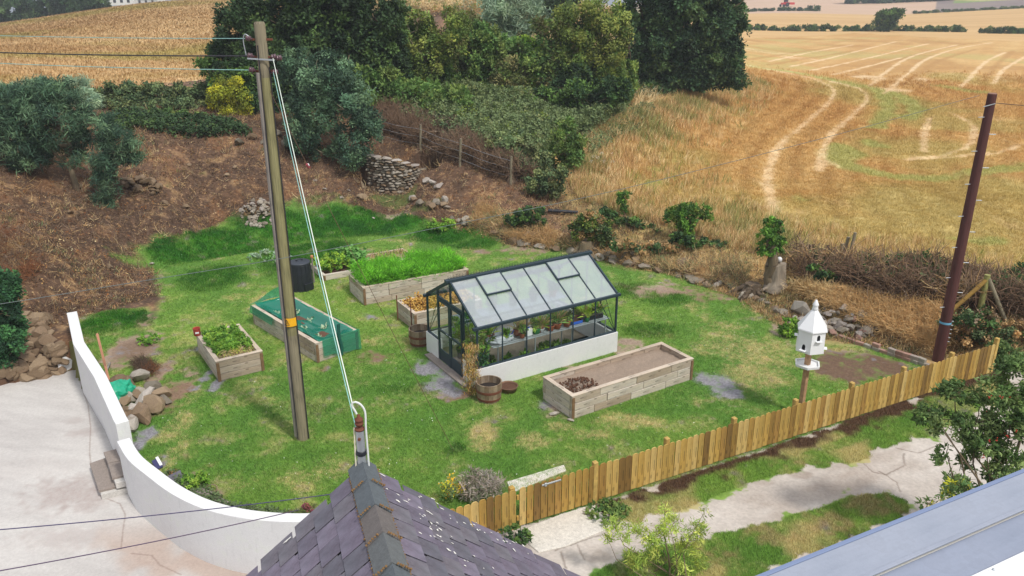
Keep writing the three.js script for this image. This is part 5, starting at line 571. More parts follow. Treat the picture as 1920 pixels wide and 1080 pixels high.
function twigs(n, len, w, o = {}) { const m = new MB(); for (let i = 0; i < n; i++) { const d = V(rr(-1, 1), rr(-0.3, 1) * (o.up ?? 0.6), rr(-1, 1)).normalize(), c = V(rr(-1, 1), rr(-0.4, 0.4), rr(-1, 1)).multiplyScalar(len * 0.3), e = c.clone().addScaledVector(d, len * rr(0.5, 1)), k = c.clone().lerp(e, 0.5).add(V(rr(-1, 1), rr(-1, 1), rr(-1, 1)).multiplyScalar(len * 0.1)); m.cyl(c, k, w, w * 0.8, 3).cyl(k, e, w * 0.8, w * 0.4, 3); } const g = m.geo(); g.deleteAttribute('uv'); return g; }
const leafM = (name, through, rough = 0.7) => { const m = new THREE.MeshPhysicalMaterial({ color: 0xffffff, roughness: rough, transmission: through, thickness: 0, side: THREE.DoubleSide }); m.name = name; m.specularIntensity = 0.5; return m; };
const MLEAF = leafM('leaf', 0.25, 0.8), MGRASS = leafM('grass_blade', 0.3, 0.9), MSTRAW = leafM('straw', 0.06, 0.95), MTWIG = new THREE.MeshStandardMaterial({ color: 0xffffff, roughness: 0.9, side: THREE.DoubleSide }); MTWIG.name = 'twig';
const GEO = {
  broad: clump(11, 0.16, 0.09, 0.13), small: clump(14, 0.09, 0.05, 0.12), fine: clump(14, 0.20, 0.028, 0.13, { up: 0.25 }), bramble: clump(12, 0.13, 0.085, 0.14, { up: 0.7, flat: 0.9 }), ivy: clump(14, 0.09, 0.085, 0.10, { up: 0.3 }), needle: clump(18, 0.13, 0.018, 0.10, { up: 0.6 }),
  feather: clump(20, 0.13, 0.012, 0.08, { up: 1.3 }), rosette: clump(12, 0.15, 0.085, 0.03, { up: 0.8, segs: 2 }), bigleaf: clump(7, 0.24, 0.2, 0.12, { up: 0.5, segs: 2 }), shrub: clump(8, 0.088, 0.042, 0.07, { up: 0.4, segs: 2, fold: 0.1 }), wisp: clump(9, 0.10, 0.018, 0.06, { up: 0.7 }), spiky: clump(14, 0.42, 0.035, 0.02, { up: 0.9, segs: 2, fold: 0.08 }), deadleaf: clump(6, 0.10, 0.06, 0.09, { up: 0.1, segs: 2, fold: 0.3 }),
  grass: tuft(9, 0.045, 0.006, 0.045, 0.5), lush: tuft(9, 0.09, 0.010, 0.07, 0.7), straw: tuft(8, 0.15, 0.013, 0.12, 0.55), tall: tuft(9, 0.55, 0.014, 0.12, 0.45), barley: tuft(9, 0.30, 0.03, 0.24, 0.4), litter: clump(5, 0.055, 0.03, 0.06, { up: 0.05, flat: 1.6, fold: 0.3 }), twig: twigs(5, 0.36, 0.007), cane: twigs(7, 0.75, 0.011, { up: 0.9 }), reed: tuft(6, 0.9, 0.04, 0.12, 0.2),
};
let COPIES = 0;
class Copies {
  constructor(jitter = 0.16) { this.m = []; this.c = []; this.j = jitter; }
  put(p, q, s, c) { const m = new THREE.Matrix4().compose(p, q, typeof s === 'number' ? V(s, s, s) : s), k = 1 + rr(-this.j, this.j), h = rr(-this.j, this.j) * 0.35; this.m.push(m); this.c.push([Math.max(0, c[0] * (k + h)), Math.max(0, c[1] * k), Math.max(0, c[2] * (k - h))]); return this; }
  build(name, geo, material, parent) { const o = new THREE.InstancedMesh(geo, material, this.m.length), col = new THREE.Color(); this.m.forEach((m, i) => { o.setMatrixAt(i, m); o.setColorAt(i, col.setRGB(...this.c[i])); }); o.name = name; o.castShadow = o.receiveShadow = true; COPIES += this.m.length; if (parent) { parent.add(o); if (this.m.length > 8) o.userData.kind = 'stuff'; } return o; }
}
const EU = new THREE.Euler(), spin = (tilt = 0.2) => new THREE.Quaternion().setFromEuler(EU.set(rr(-tilt, tilt), rnd() * 6.283, rr(-tilt, tilt), 'YXZ'));
const outward = (d, loose) => new THREE.Quaternion().setFromUnitVectors(V(0, 1, 0), d.clone().add(V(rr(-1, 1), rr(-1, 1) + 0.25, rr(-1, 1)).multiplyScalar(loose)).normalize()).multiply(spin(0));
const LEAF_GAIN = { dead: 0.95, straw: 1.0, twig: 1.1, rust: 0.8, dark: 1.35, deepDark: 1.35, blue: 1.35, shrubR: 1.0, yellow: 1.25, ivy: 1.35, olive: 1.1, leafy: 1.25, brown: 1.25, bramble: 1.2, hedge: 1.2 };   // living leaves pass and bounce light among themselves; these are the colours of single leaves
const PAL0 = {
  dark: [lin(58, 82, 48), lin(80, 104, 54), lin(48, 70, 44)], deepDark: [lin(48, 72, 48), lin(62, 90, 56), lin(84, 108, 64)], blue: [lin(74, 102, 76), lin(98, 124, 92), lin(60, 86, 68)], mid: [lin(92, 118, 60), lin(76, 104, 52), lin(112, 130, 66)], olive: [lin(120, 138, 62), lin(98, 122, 56), lin(140, 150, 72)], brown: [lin(122, 118, 74), lin(98, 108, 60), lin(130, 124, 78)], yellow: [lin(172, 170, 44), lin(150, 156, 50), lin(130, 140, 50)], grey: [lin(132, 152, 128), lin(116, 138, 116), lin(148, 164, 136)], bramble: [lin(112, 128, 84), lin(94, 114, 76), lin(134, 142, 94)], ivy: [lin(64, 92, 48), lin(84, 112, 52), lin(50, 76, 46)], ivyLit: [lin(100, 138, 52), lin(80, 118, 46), lin(62, 94, 42)], laurel: [lin(48, 86, 52), lin(64, 106, 60), lin(36, 66, 44)], hedge: [lin(98, 116, 76), lin(80, 102, 68), lin(118, 128, 80)], leafy: [lin(110, 152, 52), lin(140, 172, 66), lin(88, 130, 44)], carrot: [lin(104, 164, 44), lin(124, 186, 56), lin(86, 142, 38)], courg: [lin(84, 128, 64), lin(104, 146, 76)], lime: [lin(150, 176, 60), lin(132, 164, 56)], dead: [lin(204, 160, 78), lin(184, 136, 66), lin(218, 184, 104), lin(150, 112, 62)], straw: [lin(214, 190, 142), lin(196, 164, 116), lin(180, 146, 100)], twig: [lin(120, 96, 76), lin(92, 74, 60), lin(146, 122, 98)], shrubR: [lin(108, 136, 74), lin(86, 116, 62), lin(138, 160, 98)], wisp: [lin(146, 162, 72), lin(124, 146, 66), lin(170, 178, 92)], rust: [lin(170, 116, 66), lin(150, 96, 60)],  // two ivy greens, the second one brighter
};
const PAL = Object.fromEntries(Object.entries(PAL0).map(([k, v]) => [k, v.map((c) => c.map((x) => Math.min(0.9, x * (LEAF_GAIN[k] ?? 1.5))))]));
// a crown: lobes, each broken into smaller bunches of leaves with gaps between them
function foliage(parent, name, lobes, geo, pal, size, cover = 1, o = {}) {
  const C = new Copies(0.2), key = rnd() * 50;
  for (const { c, r } of lobes) {
    const R = Math.cbrt(r[0] * r[1] * r[2]), nb = o.bunches ?? Math.round(clamp(14 + R * 12, 14, 54)), bs = Array.from({ length: nb }, () => { const d = V(rr(-1, 1), rr(-0.9, 1), rr(-1, 1)).normalize(), k = rr(0.5, 1.0); return [V(c.x + d.x * r[0] * k, c.y + d.y * r[1] * k, c.z + d.z * r[2] * k), rr(0.16, 0.36), Math.floor(rnd() * pal.length), rr(0.62, 1.38)]; });  // random tone per bunch paints light and dark clumps into the leaf colour
    const count = Math.min(o.max ?? 2600, Math.round(cover * 46 * R * R / (size * 0.30) ** 2));
    for (let i = 0; i < count; i++) { const [bc, br, bp, bt] = bs[i % nb], d = V(rr(-1, 1), rr(-1, 1), rr(-1, 1)).normalize(), k = Math.pow(rnd(), 0.45), p = V(bc.x + d.x * r[0] * br * k, bc.y + d.y * r[1] * br * k, bc.z + d.z * r[2] * br * k); if (n2(p.x * 1.3 + key, p.y * 1.3 + p.z * 0.9) < (o.gap ?? 0.16)) continue; if (p.y < ground(p.x, p.z) + 0.02) continue; const col = (rnd() < 0.8 ? pal[bp] : pick(pal)).map((v) => v * bt); C.put(p, outward(d.lerp(V(p.x - c.x, p.y - c.y, p.z - c.z).normalize(), 0.5), 0.7), size * rr(0.7, 1.35), col); }
  }
  return C.build(name, geo, o.m ?? MLEAF, parent);
}
const limb = (b, p, q, r0, r1, bend = 0.12) => { const L = p.distanceTo(q), pts = [p]; for (let i = 1; i < 4; i++) pts.push(p.clone().lerp(q, i / 4).add(V(rr(-1, 1), rr(-0.5, 0.5), rr(-1, 1)).multiplyScalar(L * bend * 0.5))); pts.push(q); for (let i = 0; i < 4; i++) b.cyl(pts[i], pts[i + 1], mix(r0, r1, i / 4), mix(r0, r1, (i + 1) / 4), 7); return pts; };
const lobesAt = (list, depth, squash = 1) => list.map(([px, py, rx, ry, dz = 0]) => { const D = depth + dz, k = D / FPX * 1.02; return { c: deep(px, py, D), r: [rx * k, ry * k, (rx + ry) / 2 * k * squash] }; });
const TREES = [];
function plant(name, label, category, base, depth, list, leaf, pal, size, o = {}) {
  if (!depth) depth = -hit(base[0], base[1]).z;
  const lobes = lobesAt(list, depth, o.squash ?? 0.9); if (o.seat) for (const l of lobes) l.c.y = ground(l.c.x, l.c.z) + l.r[1] * 0.75; const b0 = deep(base[0], base[1], depth + (o.bz ?? 0)), root = V(b0.x, ground(b0.x, b0.z) - 0.1, b0.z), t = thing(name, label, category, root, 0, o.group), rel = lobes.map((l) => ({ c: l.c, r: l.r }));
  const b = new MB(), R = o.trunk ?? 0.16; const tops = rel.map((l) => l.c).sort((u, v) => v.y - u.y);
  if (o.stems !== 0) { const main = tops[0]; const pts = limb(b, V(0, 0, 0), main.clone().sub(root).multiplyScalar(0.9), R, R * 0.25, o.bend ?? 0.10); tops.slice(1).forEach((c, i) => { const k = o.multi ? 0 : 1 + (i % 3), from = o.multi ? V(rr(-0.3, 0.3), 0, rr(-0.3, 0.3)) : pts[k]; limb(b, from, c.clone().sub(root), R * (o.multi ? 0.6 : 0.5), R * 0.15, 0.16); }); for (let i = 0; i < (o.twigs ?? 20); i++) { const l = pick(rel), e = l.c.clone().add(V(rr(-1, 1) * l.r[0], rr(-0.6, 1) * l.r[1], rr(-1, 1) * l.r[2]).multiplyScalar(1.0)); limb(b, l.c.clone().sub(root), e.sub(root), R * 0.2, R * 0.06, 0.2); } b.build('trunk', o.bark ?? M.bark, t); }
  const f = foliage(t, 'crown', rel, leaf, pal, size, o.cover ?? 1, o); f.position.copy(root).negate(); TREES.push(t); return t;
}
const rootY = 0;
// --- trees of the wooded rise, left to right
plant('ivy_clad_tree', 'dark ivy-clad tree directly behind the top of the grey pole', 'tree', [450, 190], 0, [[445, 62, 42, 45], [428, 108, 30, 34], [482, 30, 42, 30], [500, 90, 52, 55], [462, 20, 30, 22], [510, 160, 50, 55]], GEO.broad, PAL.dark, 1.0);
plant('yellow_shrub', 'bright yellow-green shrub left of the grey pole on the bank top', 'shrub', [430, 235], 41, [[425, 170, 36, 26], [420, 203, 32, 24], [445, 190, 26, 30], [408, 188, 22, 20]], GEO.small, PAL.yellow, 1.25, { trunk: 0.06 });
plant('yellow_shrub', 'small yellow-green sprig just right of the grey pole', 'shrub', [525, 160], 43, [[522, 130, 18, 12], [538, 137, 14, 8]], GEO.small, PAL.yellow, 1.2, { trunk: 0.03, twigs: 3 });
plant('ivy_shrub', 'ivy-green shrub between yellow shrub and blue-green tree', 'shrub', [470, 240], 42, [[475, 190, 36, 45], [505, 215, 30, 40], [400, 135, 30, 22], [455, 140, 34, 26]], GEO.broad, PAL.ivy, 1.0, { trunk: 0.08 });
plant('woodland_tree', 'large dark tree with tall crown right of the pole top', 'tree', [590, 200], 0, [[560, 50, 70, 55], [620, 10, 85, 55], [540, 110, 55, 50], [640, 85, 60, 50], [705, 35, 52, 48], [600, -70, 110, 70], [690, 100, 46, 45]], GEO.broad, PAL.dark, 1.15, { trunk: 0.3 });
plant('evergreen_tree', 'blue-green evergreen leaning over the bank on two bare trunks', 'tree', [688, 352], 36.6, [[600, 145, 52, 50, 1], [645, 205, 62, 52], [585, 220, 48, 52, 1], [662, 268, 50, 42], [690, 238, 30, 34], [570, 272, 36, 32, 1], [610, 295, 36, 22, 1], [630, 160, 50, 40, 1], [560, 130, 34, 40, 2]], GEO.small, PAL.blue, 1.35, { trunk: 0.11, bark: M.paleBark, bend: 0.06 });
plant('olive_tree', 'olive-green multi-stemmed tree on the wooded rise', 'tree', [775, 190], 0, [[768, 62, 52, 42], [800, 112, 44, 46], [758, 140, 42, 36], [838, 82, 36, 38], [735, 80, 32, 40], [850, 45, 30, 30]], GEO.small, PAL.olive, 1.7, { trunk: 0.12, multi: true, bark: M.paleBark, gap: 0.24 });
plant('undergrowth_shrub', 'low green undergrowth shrub beneath the multi-stemmed olive tree', 'shrub', [720, 210], 0, [[700, 160, 50, 34], [770, 180, 60, 28], [830, 185, 50, 24], [700, 130, 40, 40, 3]], GEO.broad, PAL.mid, 1.1, { trunk: 0.08 });
plant('brown_shrub', 'brownish shrub going to seed on the wooded rise', 'shrub', [885, 170], 0, [[880, 65, 32, 34], [905, 80, 30, 28], [866, 110, 30, 36], [900, 115, 34, 30]], GEO.small, PAL.brown, 1.7, { trunk: 0.1 });
plant('ivy_shrub', 'green rounded ivy shrub at the foot of the wooded rise', 'shrub', [905, 180], 0, [[898, 128, 30, 34], [930, 148, 34, 30], [880, 160, 28, 20]], GEO.broad, PAL.mid, 1.0, { trunk: 0.07 }); plant('yellow_shrub', 'yellowish shrub low on the wooded rise beside the ivy shrub', 'shrub', [840, 175], 0, [[835, 112, 16, 16], [838, 138, 18, 18], [832, 160, 14, 10]], GEO.small, PAL.olive, 1.4, { trunk: 0.05, twigs: 4 });
plant('willow_tree', 'grey-green willow near the top of the picture', 'tree', [950, 140], 0, [[938, 30, 44, 32], [920, 60, 36, 28], [985, 30, 36, 34], [962, 72, 42, 28], [950, 0, 40, 24]], GEO.fine, PAL.grey, 1.9, { trunk: 0.16 });
plant('sallow_bush', 'broad olive-green bush left of the biggest dark tree', 'bush', [1090, 200], 0, [[1090, 48, 46, 46], [1135, 38, 40, 40], [1140, 105, 36, 46], [1105, 110, 46, 44], [1130, 150, 34, 34], [1150, 70, 28, 40]], GEO.small, PAL.olive, 1.75, { trunk: 0.1, multi: true, bark: M.paleBark }); plant('sallow_bush', 'green and russet bush between willow and olive bush', 'bush', [1030, 190], 0, [[1040, 70, 42, 36], [1002, 118, 44, 40], [1055, 118, 42, 42], [1020, 152, 40, 34], [980, 150, 34, 32]], GEO.broad, [...PAL.mid, PAL.olive[0], PAL.brown[0]], 1.1, { trunk: 0.1, multi: true });
plant('woodland_tree', 'dark green tree top between the willow and the olive bush', 'tree', [1030, 100], 76, [[1030, 10, 36, 26], [1060, 5, 30, 24], [1000, 0, 30, 20]], GEO.broad, PAL.dark, 1.4, { trunk: 0.15 });
plant('dark_shrub', 'low dark shrub under the olive bush beside the brambles', 'shrub', [1090, 225], 0, [[1090, 180, 44, 22], [1150, 175, 34, 26], [1030, 185, 38, 18]], GEO.broad, PAL.ivy, 1.0, { trunk: 0.06 });
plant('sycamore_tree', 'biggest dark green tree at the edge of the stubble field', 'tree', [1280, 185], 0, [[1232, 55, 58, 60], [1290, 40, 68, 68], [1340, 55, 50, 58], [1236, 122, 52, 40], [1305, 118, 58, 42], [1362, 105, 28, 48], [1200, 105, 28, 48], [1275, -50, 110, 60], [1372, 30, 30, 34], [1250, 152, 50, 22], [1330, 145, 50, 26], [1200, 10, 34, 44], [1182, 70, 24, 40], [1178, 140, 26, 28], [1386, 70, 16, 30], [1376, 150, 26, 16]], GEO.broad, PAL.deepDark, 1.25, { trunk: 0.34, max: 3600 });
plant('dead_tree', 'bare grey branches between the olive bush and biggest dark tree', 'tree', [1172, 190], 0, [[1172, 60, 10, 20], [1180, 90, 10, 20]], GEO.small, PAL.twig, 0.6, { trunk: 0.05, twigs: 30, cover: 0.05, bark: M.deadWood });
plant('field_bush', 'small bush of dark leaves at the right foot of the biggest tree', 'bush', [1360, 165], 0, [[1350, 140, 30, 22], [1378, 128, 18, 26], [1320, 160, 30, 10]], GEO.broad, PAL.ivy, 0.95, { trunk: 0.05 });
plant('green_bush', 'rounded green bush standing on the bank below the brambles', 'bush', [1060, 325], 0, [[1058, 268, 32, 34], [1072, 300, 28, 28], [1030, 295, 30, 28], [1062, 236, 16, 14]], GEO.broad, PAL.mid, 0.85, { trunk: 0.06 }); plant('bramble_bush', 'grey-green bramble bush left of the rounded green bush', 'bush', [985, 320], 0, [[985, 275, 40, 22], [1005, 300, 32, 24], [940, 270, 34, 16]], GEO.bramble, PAL.bramble, 1.0, { trunk: 0.04 }); plant('bramble_bush', 'sprawling bramble bush where the wire fence ends', 'bush', [1030, 375], 0, [[1030, 345, 30, 24], [1010, 350, 26, 18], [1045, 330, 20, 16]], GEO.bramble, PAL.hedge, 0.9, { trunk: 0.04 });
for (const [l, c, bx, by, list, g, pal, z] of [
  ['dark green shrub filling the gap right of the large dark tree', 'shrub', 725, 190, [[715, 110, 34, 36], [735, 75, 30, 36], [745, 130, 28, 30]], 'broad', 'dark', 1.0], ['mid-green shrub between the two olive crowns', 'shrub', 800, 185, [[800, 95, 30, 34], [820, 130, 28, 28], [785, 60, 26, 30]], 'broad', 'mid', 1.0], ['green shrub crowning the rise beneath the willow', 'shrub', 930, 178, [[925, 100, 34, 34], [905, 75, 26, 30], [955, 110, 30, 28]], 'broad', 'mid', 1.1], ['deep green shrub between russet bush and broad olive bush', 'shrub', 1075, 195, [[1075, 110, 30, 38], [1068, 70, 26, 30], [1095, 140, 26, 28]], 'broad', 'dark', 1.0],
  ['rounded olive shrub low on the rise beneath the multi-stemmed olive tree', 'shrub', 760, 195, [[756, 165, 34, 24], [785, 160, 28, 26]], 'small', 'olive', 1.5], ['dark green shrub on the rise left of the yellowish shrub', 'shrub', 815, 190, [[808, 160, 30, 30], [790, 140, 26, 26]], 'broad', 'dark', 1.0], ['mid-green shrub on the rise behind the ivy shrub', 'shrub', 870, 178, [[862, 142, 28, 34], [888, 150, 24, 28]], 'broad', 'mid', 1.0], ['brown seeding shrub right of the ivy shrub on the rise', 'shrub', 955, 185, [[952, 140, 32, 38], [975, 160, 30, 24]], 'small', 'brown', 1.5],
  ['pale green shrub below the willow on the rise', 'shrub', 1000, 175, [[985, 105, 32, 34], [1012, 140, 32, 34]], 'broad', 'leafy', 0.9], ['dark green shrub in the middle of the rise under the russet bush', 'shrub', 1055, 200, [[1050, 168, 36, 30], [1080, 150, 28, 28]], 'broad', 'dark', 1.0], ['olive shrub at the right foot of the broad olive bush', 'shrub', 1125, 205, [[1120, 170, 34, 30], [1150, 160, 26, 30]], 'small', 'olive', 1.4], ['bright green shrub at the left foot of the biggest dark tree', 'shrub', 1165, 200, [[1160, 165, 24, 28], [1178, 140, 18, 26]], 'broad', 'mid', 0.9], ['ivy-green shrub filling the rise left of the evergreen trunks', 'shrub', 735, 200, [[728, 165, 26, 28], [712, 140, 26, 30]], 'ivy', 'ivy', 1.4]])
  plant('thicket_shrub', l, c, [bx, by], 0, list, GEO[g], PAL[pal], z, { trunk: 0.06, twigs: 6 });
// --- left bank
plant('willow_shrub', 'large blue-green shrub with bent trunk at upper left', 'shrub', [145, 355], 0, [[62, 195, 58, 42], [30, 255, 44, 44], [112, 230, 58, 44], [125, 292, 42, 34], [172, 240, 40, 34], [62, 285, 50, 34], [15, 200, 40, 34], [20, 315, 26, 18], [100, 178, 40, 28], [-60, 240, 70, 60]], GEO.fine, PAL.blue, 1.15, { trunk: 0.13, max: 3000 });
plant('willow_shrub', 'smaller blue-green shrub spilling down the left bank', 'shrub', [205, 385], 0, [[215, 262, 30, 24], [200, 305, 26, 30], [240, 285, 26, 26], [195, 350, 24, 26], [188, 382, 26, 14]], GEO.fine, PAL.blue, 1.0, { trunk: 0.05 }); plant('elder_shrub', 'pale green shrub tips standing against the tan field at left', 'shrub', [90, 220], 38, [[75, 165, 34, 20], [140, 165, 30, 22], [20, 172, 28, 16], [165, 190, 24, 18]], GEO.fine, PAL.grey, 1.0, { trunk: 0.05 });
for (const [x, l] of [[220, 'leftmost stretch beside the blue-green shrubs'], [290, 'middle stretch below the tan field'], [360, 'right stretch ending at the yellow shrub']]) plant('hedge', `grey-green hedge along the bank top, ${l}`, 'hedge', [x, 230], 42.5, [[x - 26, 184, 30, 20], [x + 6, 176, 32, 22], [x + 34, 180, 28, 22], [x - 20, 204, 34, 20, -1], [x + 20, 206, 34, 20, -1]], GEO.bramble, PAL.hedge, 1.0, { trunk: 0.04 });
plant('creeper', 'green creeper hanging under the bank-top hedge', 'shrub', [330, 260], 40, [[300, 226, 40, 22], [360, 228, 36, 26], [265, 236, 30, 24], [395, 238, 26, 30], [230, 235, 30, 22], [430, 245, 30, 26], [330, 248, 50, 16, -1]], GEO.ivy, PAL.mid, 1.1, { trunk: 0.04 });
plant('laurel_bush', 'glossy dark laurel bush at the left edge above the yard', 'bush', [5, 680], 20.5, [[10, 585, 32, 38], [22, 630, 28, 36], [12, 545, 26, 34], [8, 670, 26, 20], [-25, 640, 40, 50], [2, 540, 22, 30], [-30, 560, 40, 50]], GEO.broad, PAL.laurel, 0.55, { trunk: 0.05 }); plant('ivy_bush', 'small green bush at the left edge with rusty twigs beneath', 'bush', [0, 475], 26, [[0, 448, 20, 12], [-14, 460, 24, 16]], GEO.broad, PAL.mid, 0.6, { trunk: 0.03, twigs: 3 });
// --- the stumps and bushes along the right bank
plant('ivy_stump', 'ivy-covered stump beside the black pipe on the bank', 'stump', [995, 435], 0, [[1000, 400, 22, 18], [980, 408, 22, 16], [1012, 415, 14, 14], [958, 412, 18, 10]], GEO.ivy, PAL.ivy, 0.75, { trunk: 0.2, bark: M.stub, twigs: 4 }); plant('bramble_mound', 'mound of brambles with dry stems right of the black pipe', 'bramble', [1112, 470], 0, [[1105, 412, 28, 16], [1125, 432, 26, 24], [1090, 432, 22, 18], [1140, 450, 16, 18]], GEO.bramble, [PAL.ivy[0], PAL.hedge[0], PAL.straw[2], PAL.olive[0]], 0.7, { trunk: 0.04 });
plant('regrowing_stump', 'slim stump sprouting a tuft of leaves at the field edge', 'stump', [1170, 405], 0, [[1170, 366, 13, 8], [1166, 376, 10, 8], [1169, 390, 7, 12]], GEO.ivy, PAL.ivyLit, 0.6, { trunk: 0.1, bark: M.stub, twigs: 5 }); plant('ivy_hedge', 'low ivy hedge at the foot of the slim sprouting stump', 'hedge', [1190, 430], 0, [[1150, 408, 22, 10], [1180, 420, 26, 12], [1215, 432, 28, 12], [1245, 442, 24, 10], [1135, 400, 14, 12]], GEO.ivy, PAL.ivy, 0.8, { trunk: 0.04, twigs: 3 });
plant('young_tree', 'small cut-back tree resprouting leaves at the field edge', 'tree', [1291, 455], 0, [[1268, 402, 20, 12], [1290, 395, 18, 14], [1315, 396, 18, 10], [1285, 415, 20, 14], [1325, 405, 10, 7], [1256, 408, 10, 8], [1290, 432, 10, 14]], GEO.broad, [...PAL.ivyLit, PAL.olive[0]], 0.5, { trunk: 0.11, bark: M.stub, gap: 0.25, cover: 0.75 }); plant('ivy_hedge', 'dark ivy round the foot of the small cut-back tree', 'hedge', [1300, 465], 0, [[1275, 446, 20, 12], [1305, 452, 24, 12], [1345, 460, 26, 10], [1385, 468, 26, 10]], GEO.ivy, PAL.ivy, 0.8, { trunk: 0.03, twigs: 3 });
plant('ivy_mound', 'low mound of ivy and straw above the garden stones', 'ivy', [1200, 490], 0, [[1170, 462, 30, 10], [1205, 466, 34, 11], [1240, 462, 30, 9], [1310, 480, 40, 8]], GEO.ivy, [PAL.ivy[0], PAL.straw[1], PAL.straw[2], PAL.hedge[1]], 0.75, { trunk: 0.03, twigs: 3 }); plant('ivy_pillar', 'tall column of ivy on the pale gnarled stump', 'ivy', [1450, 541], 0, [[1444, 424, 24, 17], [1440, 446, 25, 18], [1455, 458, 20, 18], [1440, 470, 22, 12]], GEO.ivy, PAL.ivyLit, 0.62, { trunk: 0.24, bark: M.stub, twigs: 2, gap: 0.08 });
plant('ivy_mound', 'dark ivy sheet running down the bank right of the gnarled stump', 'ivy', [1570, 540], 0, [[1515, 500, 24, 8], [1550, 515, 28, 10], [1590, 532, 28, 10], [1625, 545, 24, 9], [1555, 540, 18, 8]], GEO.ivy, PAL.ivy, 0.72, { trunk: 0.02, twigs: 2 }); plant('bramble_mound', 'big dry bramble mound between the brown pole and fence end', 'bramble', [1830, 650], 0, [[1800, 600, 36, 22], [1845, 605, 34, 26], [1830, 630, 36, 22], [1880, 625, 30, 24], [1930, 630, 40, 30]], GEO.bramble, [PAL.hedge[0], PAL.straw[1], PAL.straw[2], PAL.ivy[0], PAL.twig[2]], 0.62, { trunk: 0.03 });
plant('bramble_mound', 'green bramble tuft behind the ivy sheet by the field', 'bramble', [1715, 530], 0, [[1712, 500, 18, 14], [1735, 520, 18, 14], [1690, 515, 16, 12]], GEO.bramble, PAL.hedge, 0.6, { trunk: 0.02, twigs: 4 }); plant('elder_shrub', 'leafy shrub tip behind the right end of the picket fence', 'shrub', [1880, 690], 0, [[1870, 648, 16, 12], [1885, 665, 22, 16], [1905, 680, 24, 18]], GEO.broad, PAL.shrubR, 0.42, { trunk: 0.03, twigs: 4 });
plant('green_plant', 'bright green plant on the soil beside the dovecote', 'plant', [1483, 632], 0, [[1482, 612, 16, 14], [1490, 624, 12, 9], [1474, 620, 10, 10]], GEO.rosette, PAL.leafy, 0.7, { trunk: 0.02, twigs: 2 });
// --- in front
plant('berry_shrub', 'tall leafy shrub with red berries at the right edge', 'shrub', [1905, 1010], 12, [[1790, 735, 34, 24], [1862, 735, 44, 40], [1760, 790, 42, 28], [1830, 792, 62, 46], [1895, 790, 48, 62], [1850, 850, 62, 40], [1775, 850, 30, 26], [1900, 880, 60, 44], [1790, 905, 40, 26, -0.6], [1740, 770, 24, 18], [1905, 690, 34, 28], [1960, 780, 70, 90]], GEO.shrub, PAL.shrubR, 1.0, { trunk: 0.05, multi: true, gap: 0.14, cover: 2.2, twigs: 40, bark: M.bark, max: 1500 });
plant('berry_shrub', 'sprig of shrub leaves rising over the grey roof edge', 'shrub', [1760, 1080], 10.6, [[1770, 930, 26, 16], [1795, 920, 34, 22], [1740, 945, 20, 12], [1830, 925, 34, 20]], GEO.shrub, [...PAL.shrubR, PAL.yellow[0]], 0.9, { trunk: 0.03, multi: true, gap: 0.15, cover: 1.0, twigs: 12 });
plant('sapling', 'wispy pale green sapling in front of the concrete path', 'sapling', [1250, 1150], 11.2, [[1150, 985, 20, 16], [1190, 995, 34, 18], [1140, 1010, 16, 10], [1225, 1010, 30, 22], [1255, 985, 26, 26], [1305, 1000, 30, 24], [1290, 1020, 30, 20], [1320, 962, 10, 12], [1245, 960, 10, 12], [1200, 1045, 40, 22], [1290, 1060, 50, 24]], GEO.wisp, PAL.wisp, 0.95, { trunk: 0.022, multi: true, gap: 0.2, cover: 2.2, twigs: 40, max: 60 });

const GREENISH = [lin(150, 152, 88), lin(128, 140, 76), lin(172, 164, 106)];
const ORD = ['first', 'second', 'third', 'fourth', 'fifth', 'sixth', 'seventh', 'eighth', 'ninth', 'tenth', 'eleventh', 'twelfth', 'thirteenth', 'fourteenth', 'fifteenth', 'sixteenth'];
// ---------- ground cover ----------
const region = (poly) => { const xs = poly.map((p) => p[0]), zs = poly.map((p) => p[1]); return [Math.min(...xs), Math.max(...xs), Math.min(...zs), Math.max(...zs)]; };
// spread copies over an outline on the ground, thinner with distance from the house
function spread(poly, count, f, near = 0) { const [x0, x1, z0, z1] = region(poly), d0 = Math.max(6, -z1), d1 = Math.max(d0 + 1, -z0); let made = 0, tries = 0; while (made < count && tries++ < count * 12) { const d = near ? d0 * Math.pow(d1 / d0, rnd()) : rr(d0, d1), x = rr(x0, x1), z = -d; if (!inPoly(x, z, poly)) continue; if (near && rnd() > Math.pow(d0 / d, near)) continue; if (f(x, z, d)) made++; } }
const clear = [[bedEmpty, 3.89, 1.22], [bedSalad, 1.2, 2.2], [bedNet, 1.32, 3.77], [bedCarrot, 3.75, 1.5], [bedLeaf, 2.3, 1.3], [bedPotato, 1.75, 1.5], [bedWeedy, 1.75, 1.3]].map(([o, l, d]) => [o.position, o.rotation.y, l, d]); clear.push([GHO, GHR, 4.54, 2.93]);
const free = (x, z) => { for (const [p, t, l, d] of clear) { const dx = x - p.x, dz = z - p.z, u = dx * Math.cos(t) - dz * Math.sin(t), v = dx * Math.sin(t) + dz * Math.cos(t); if (u > -0.03 && u < l + 0.03 && v < 0.03 && v > -d - 0.03) return false; } return true; };
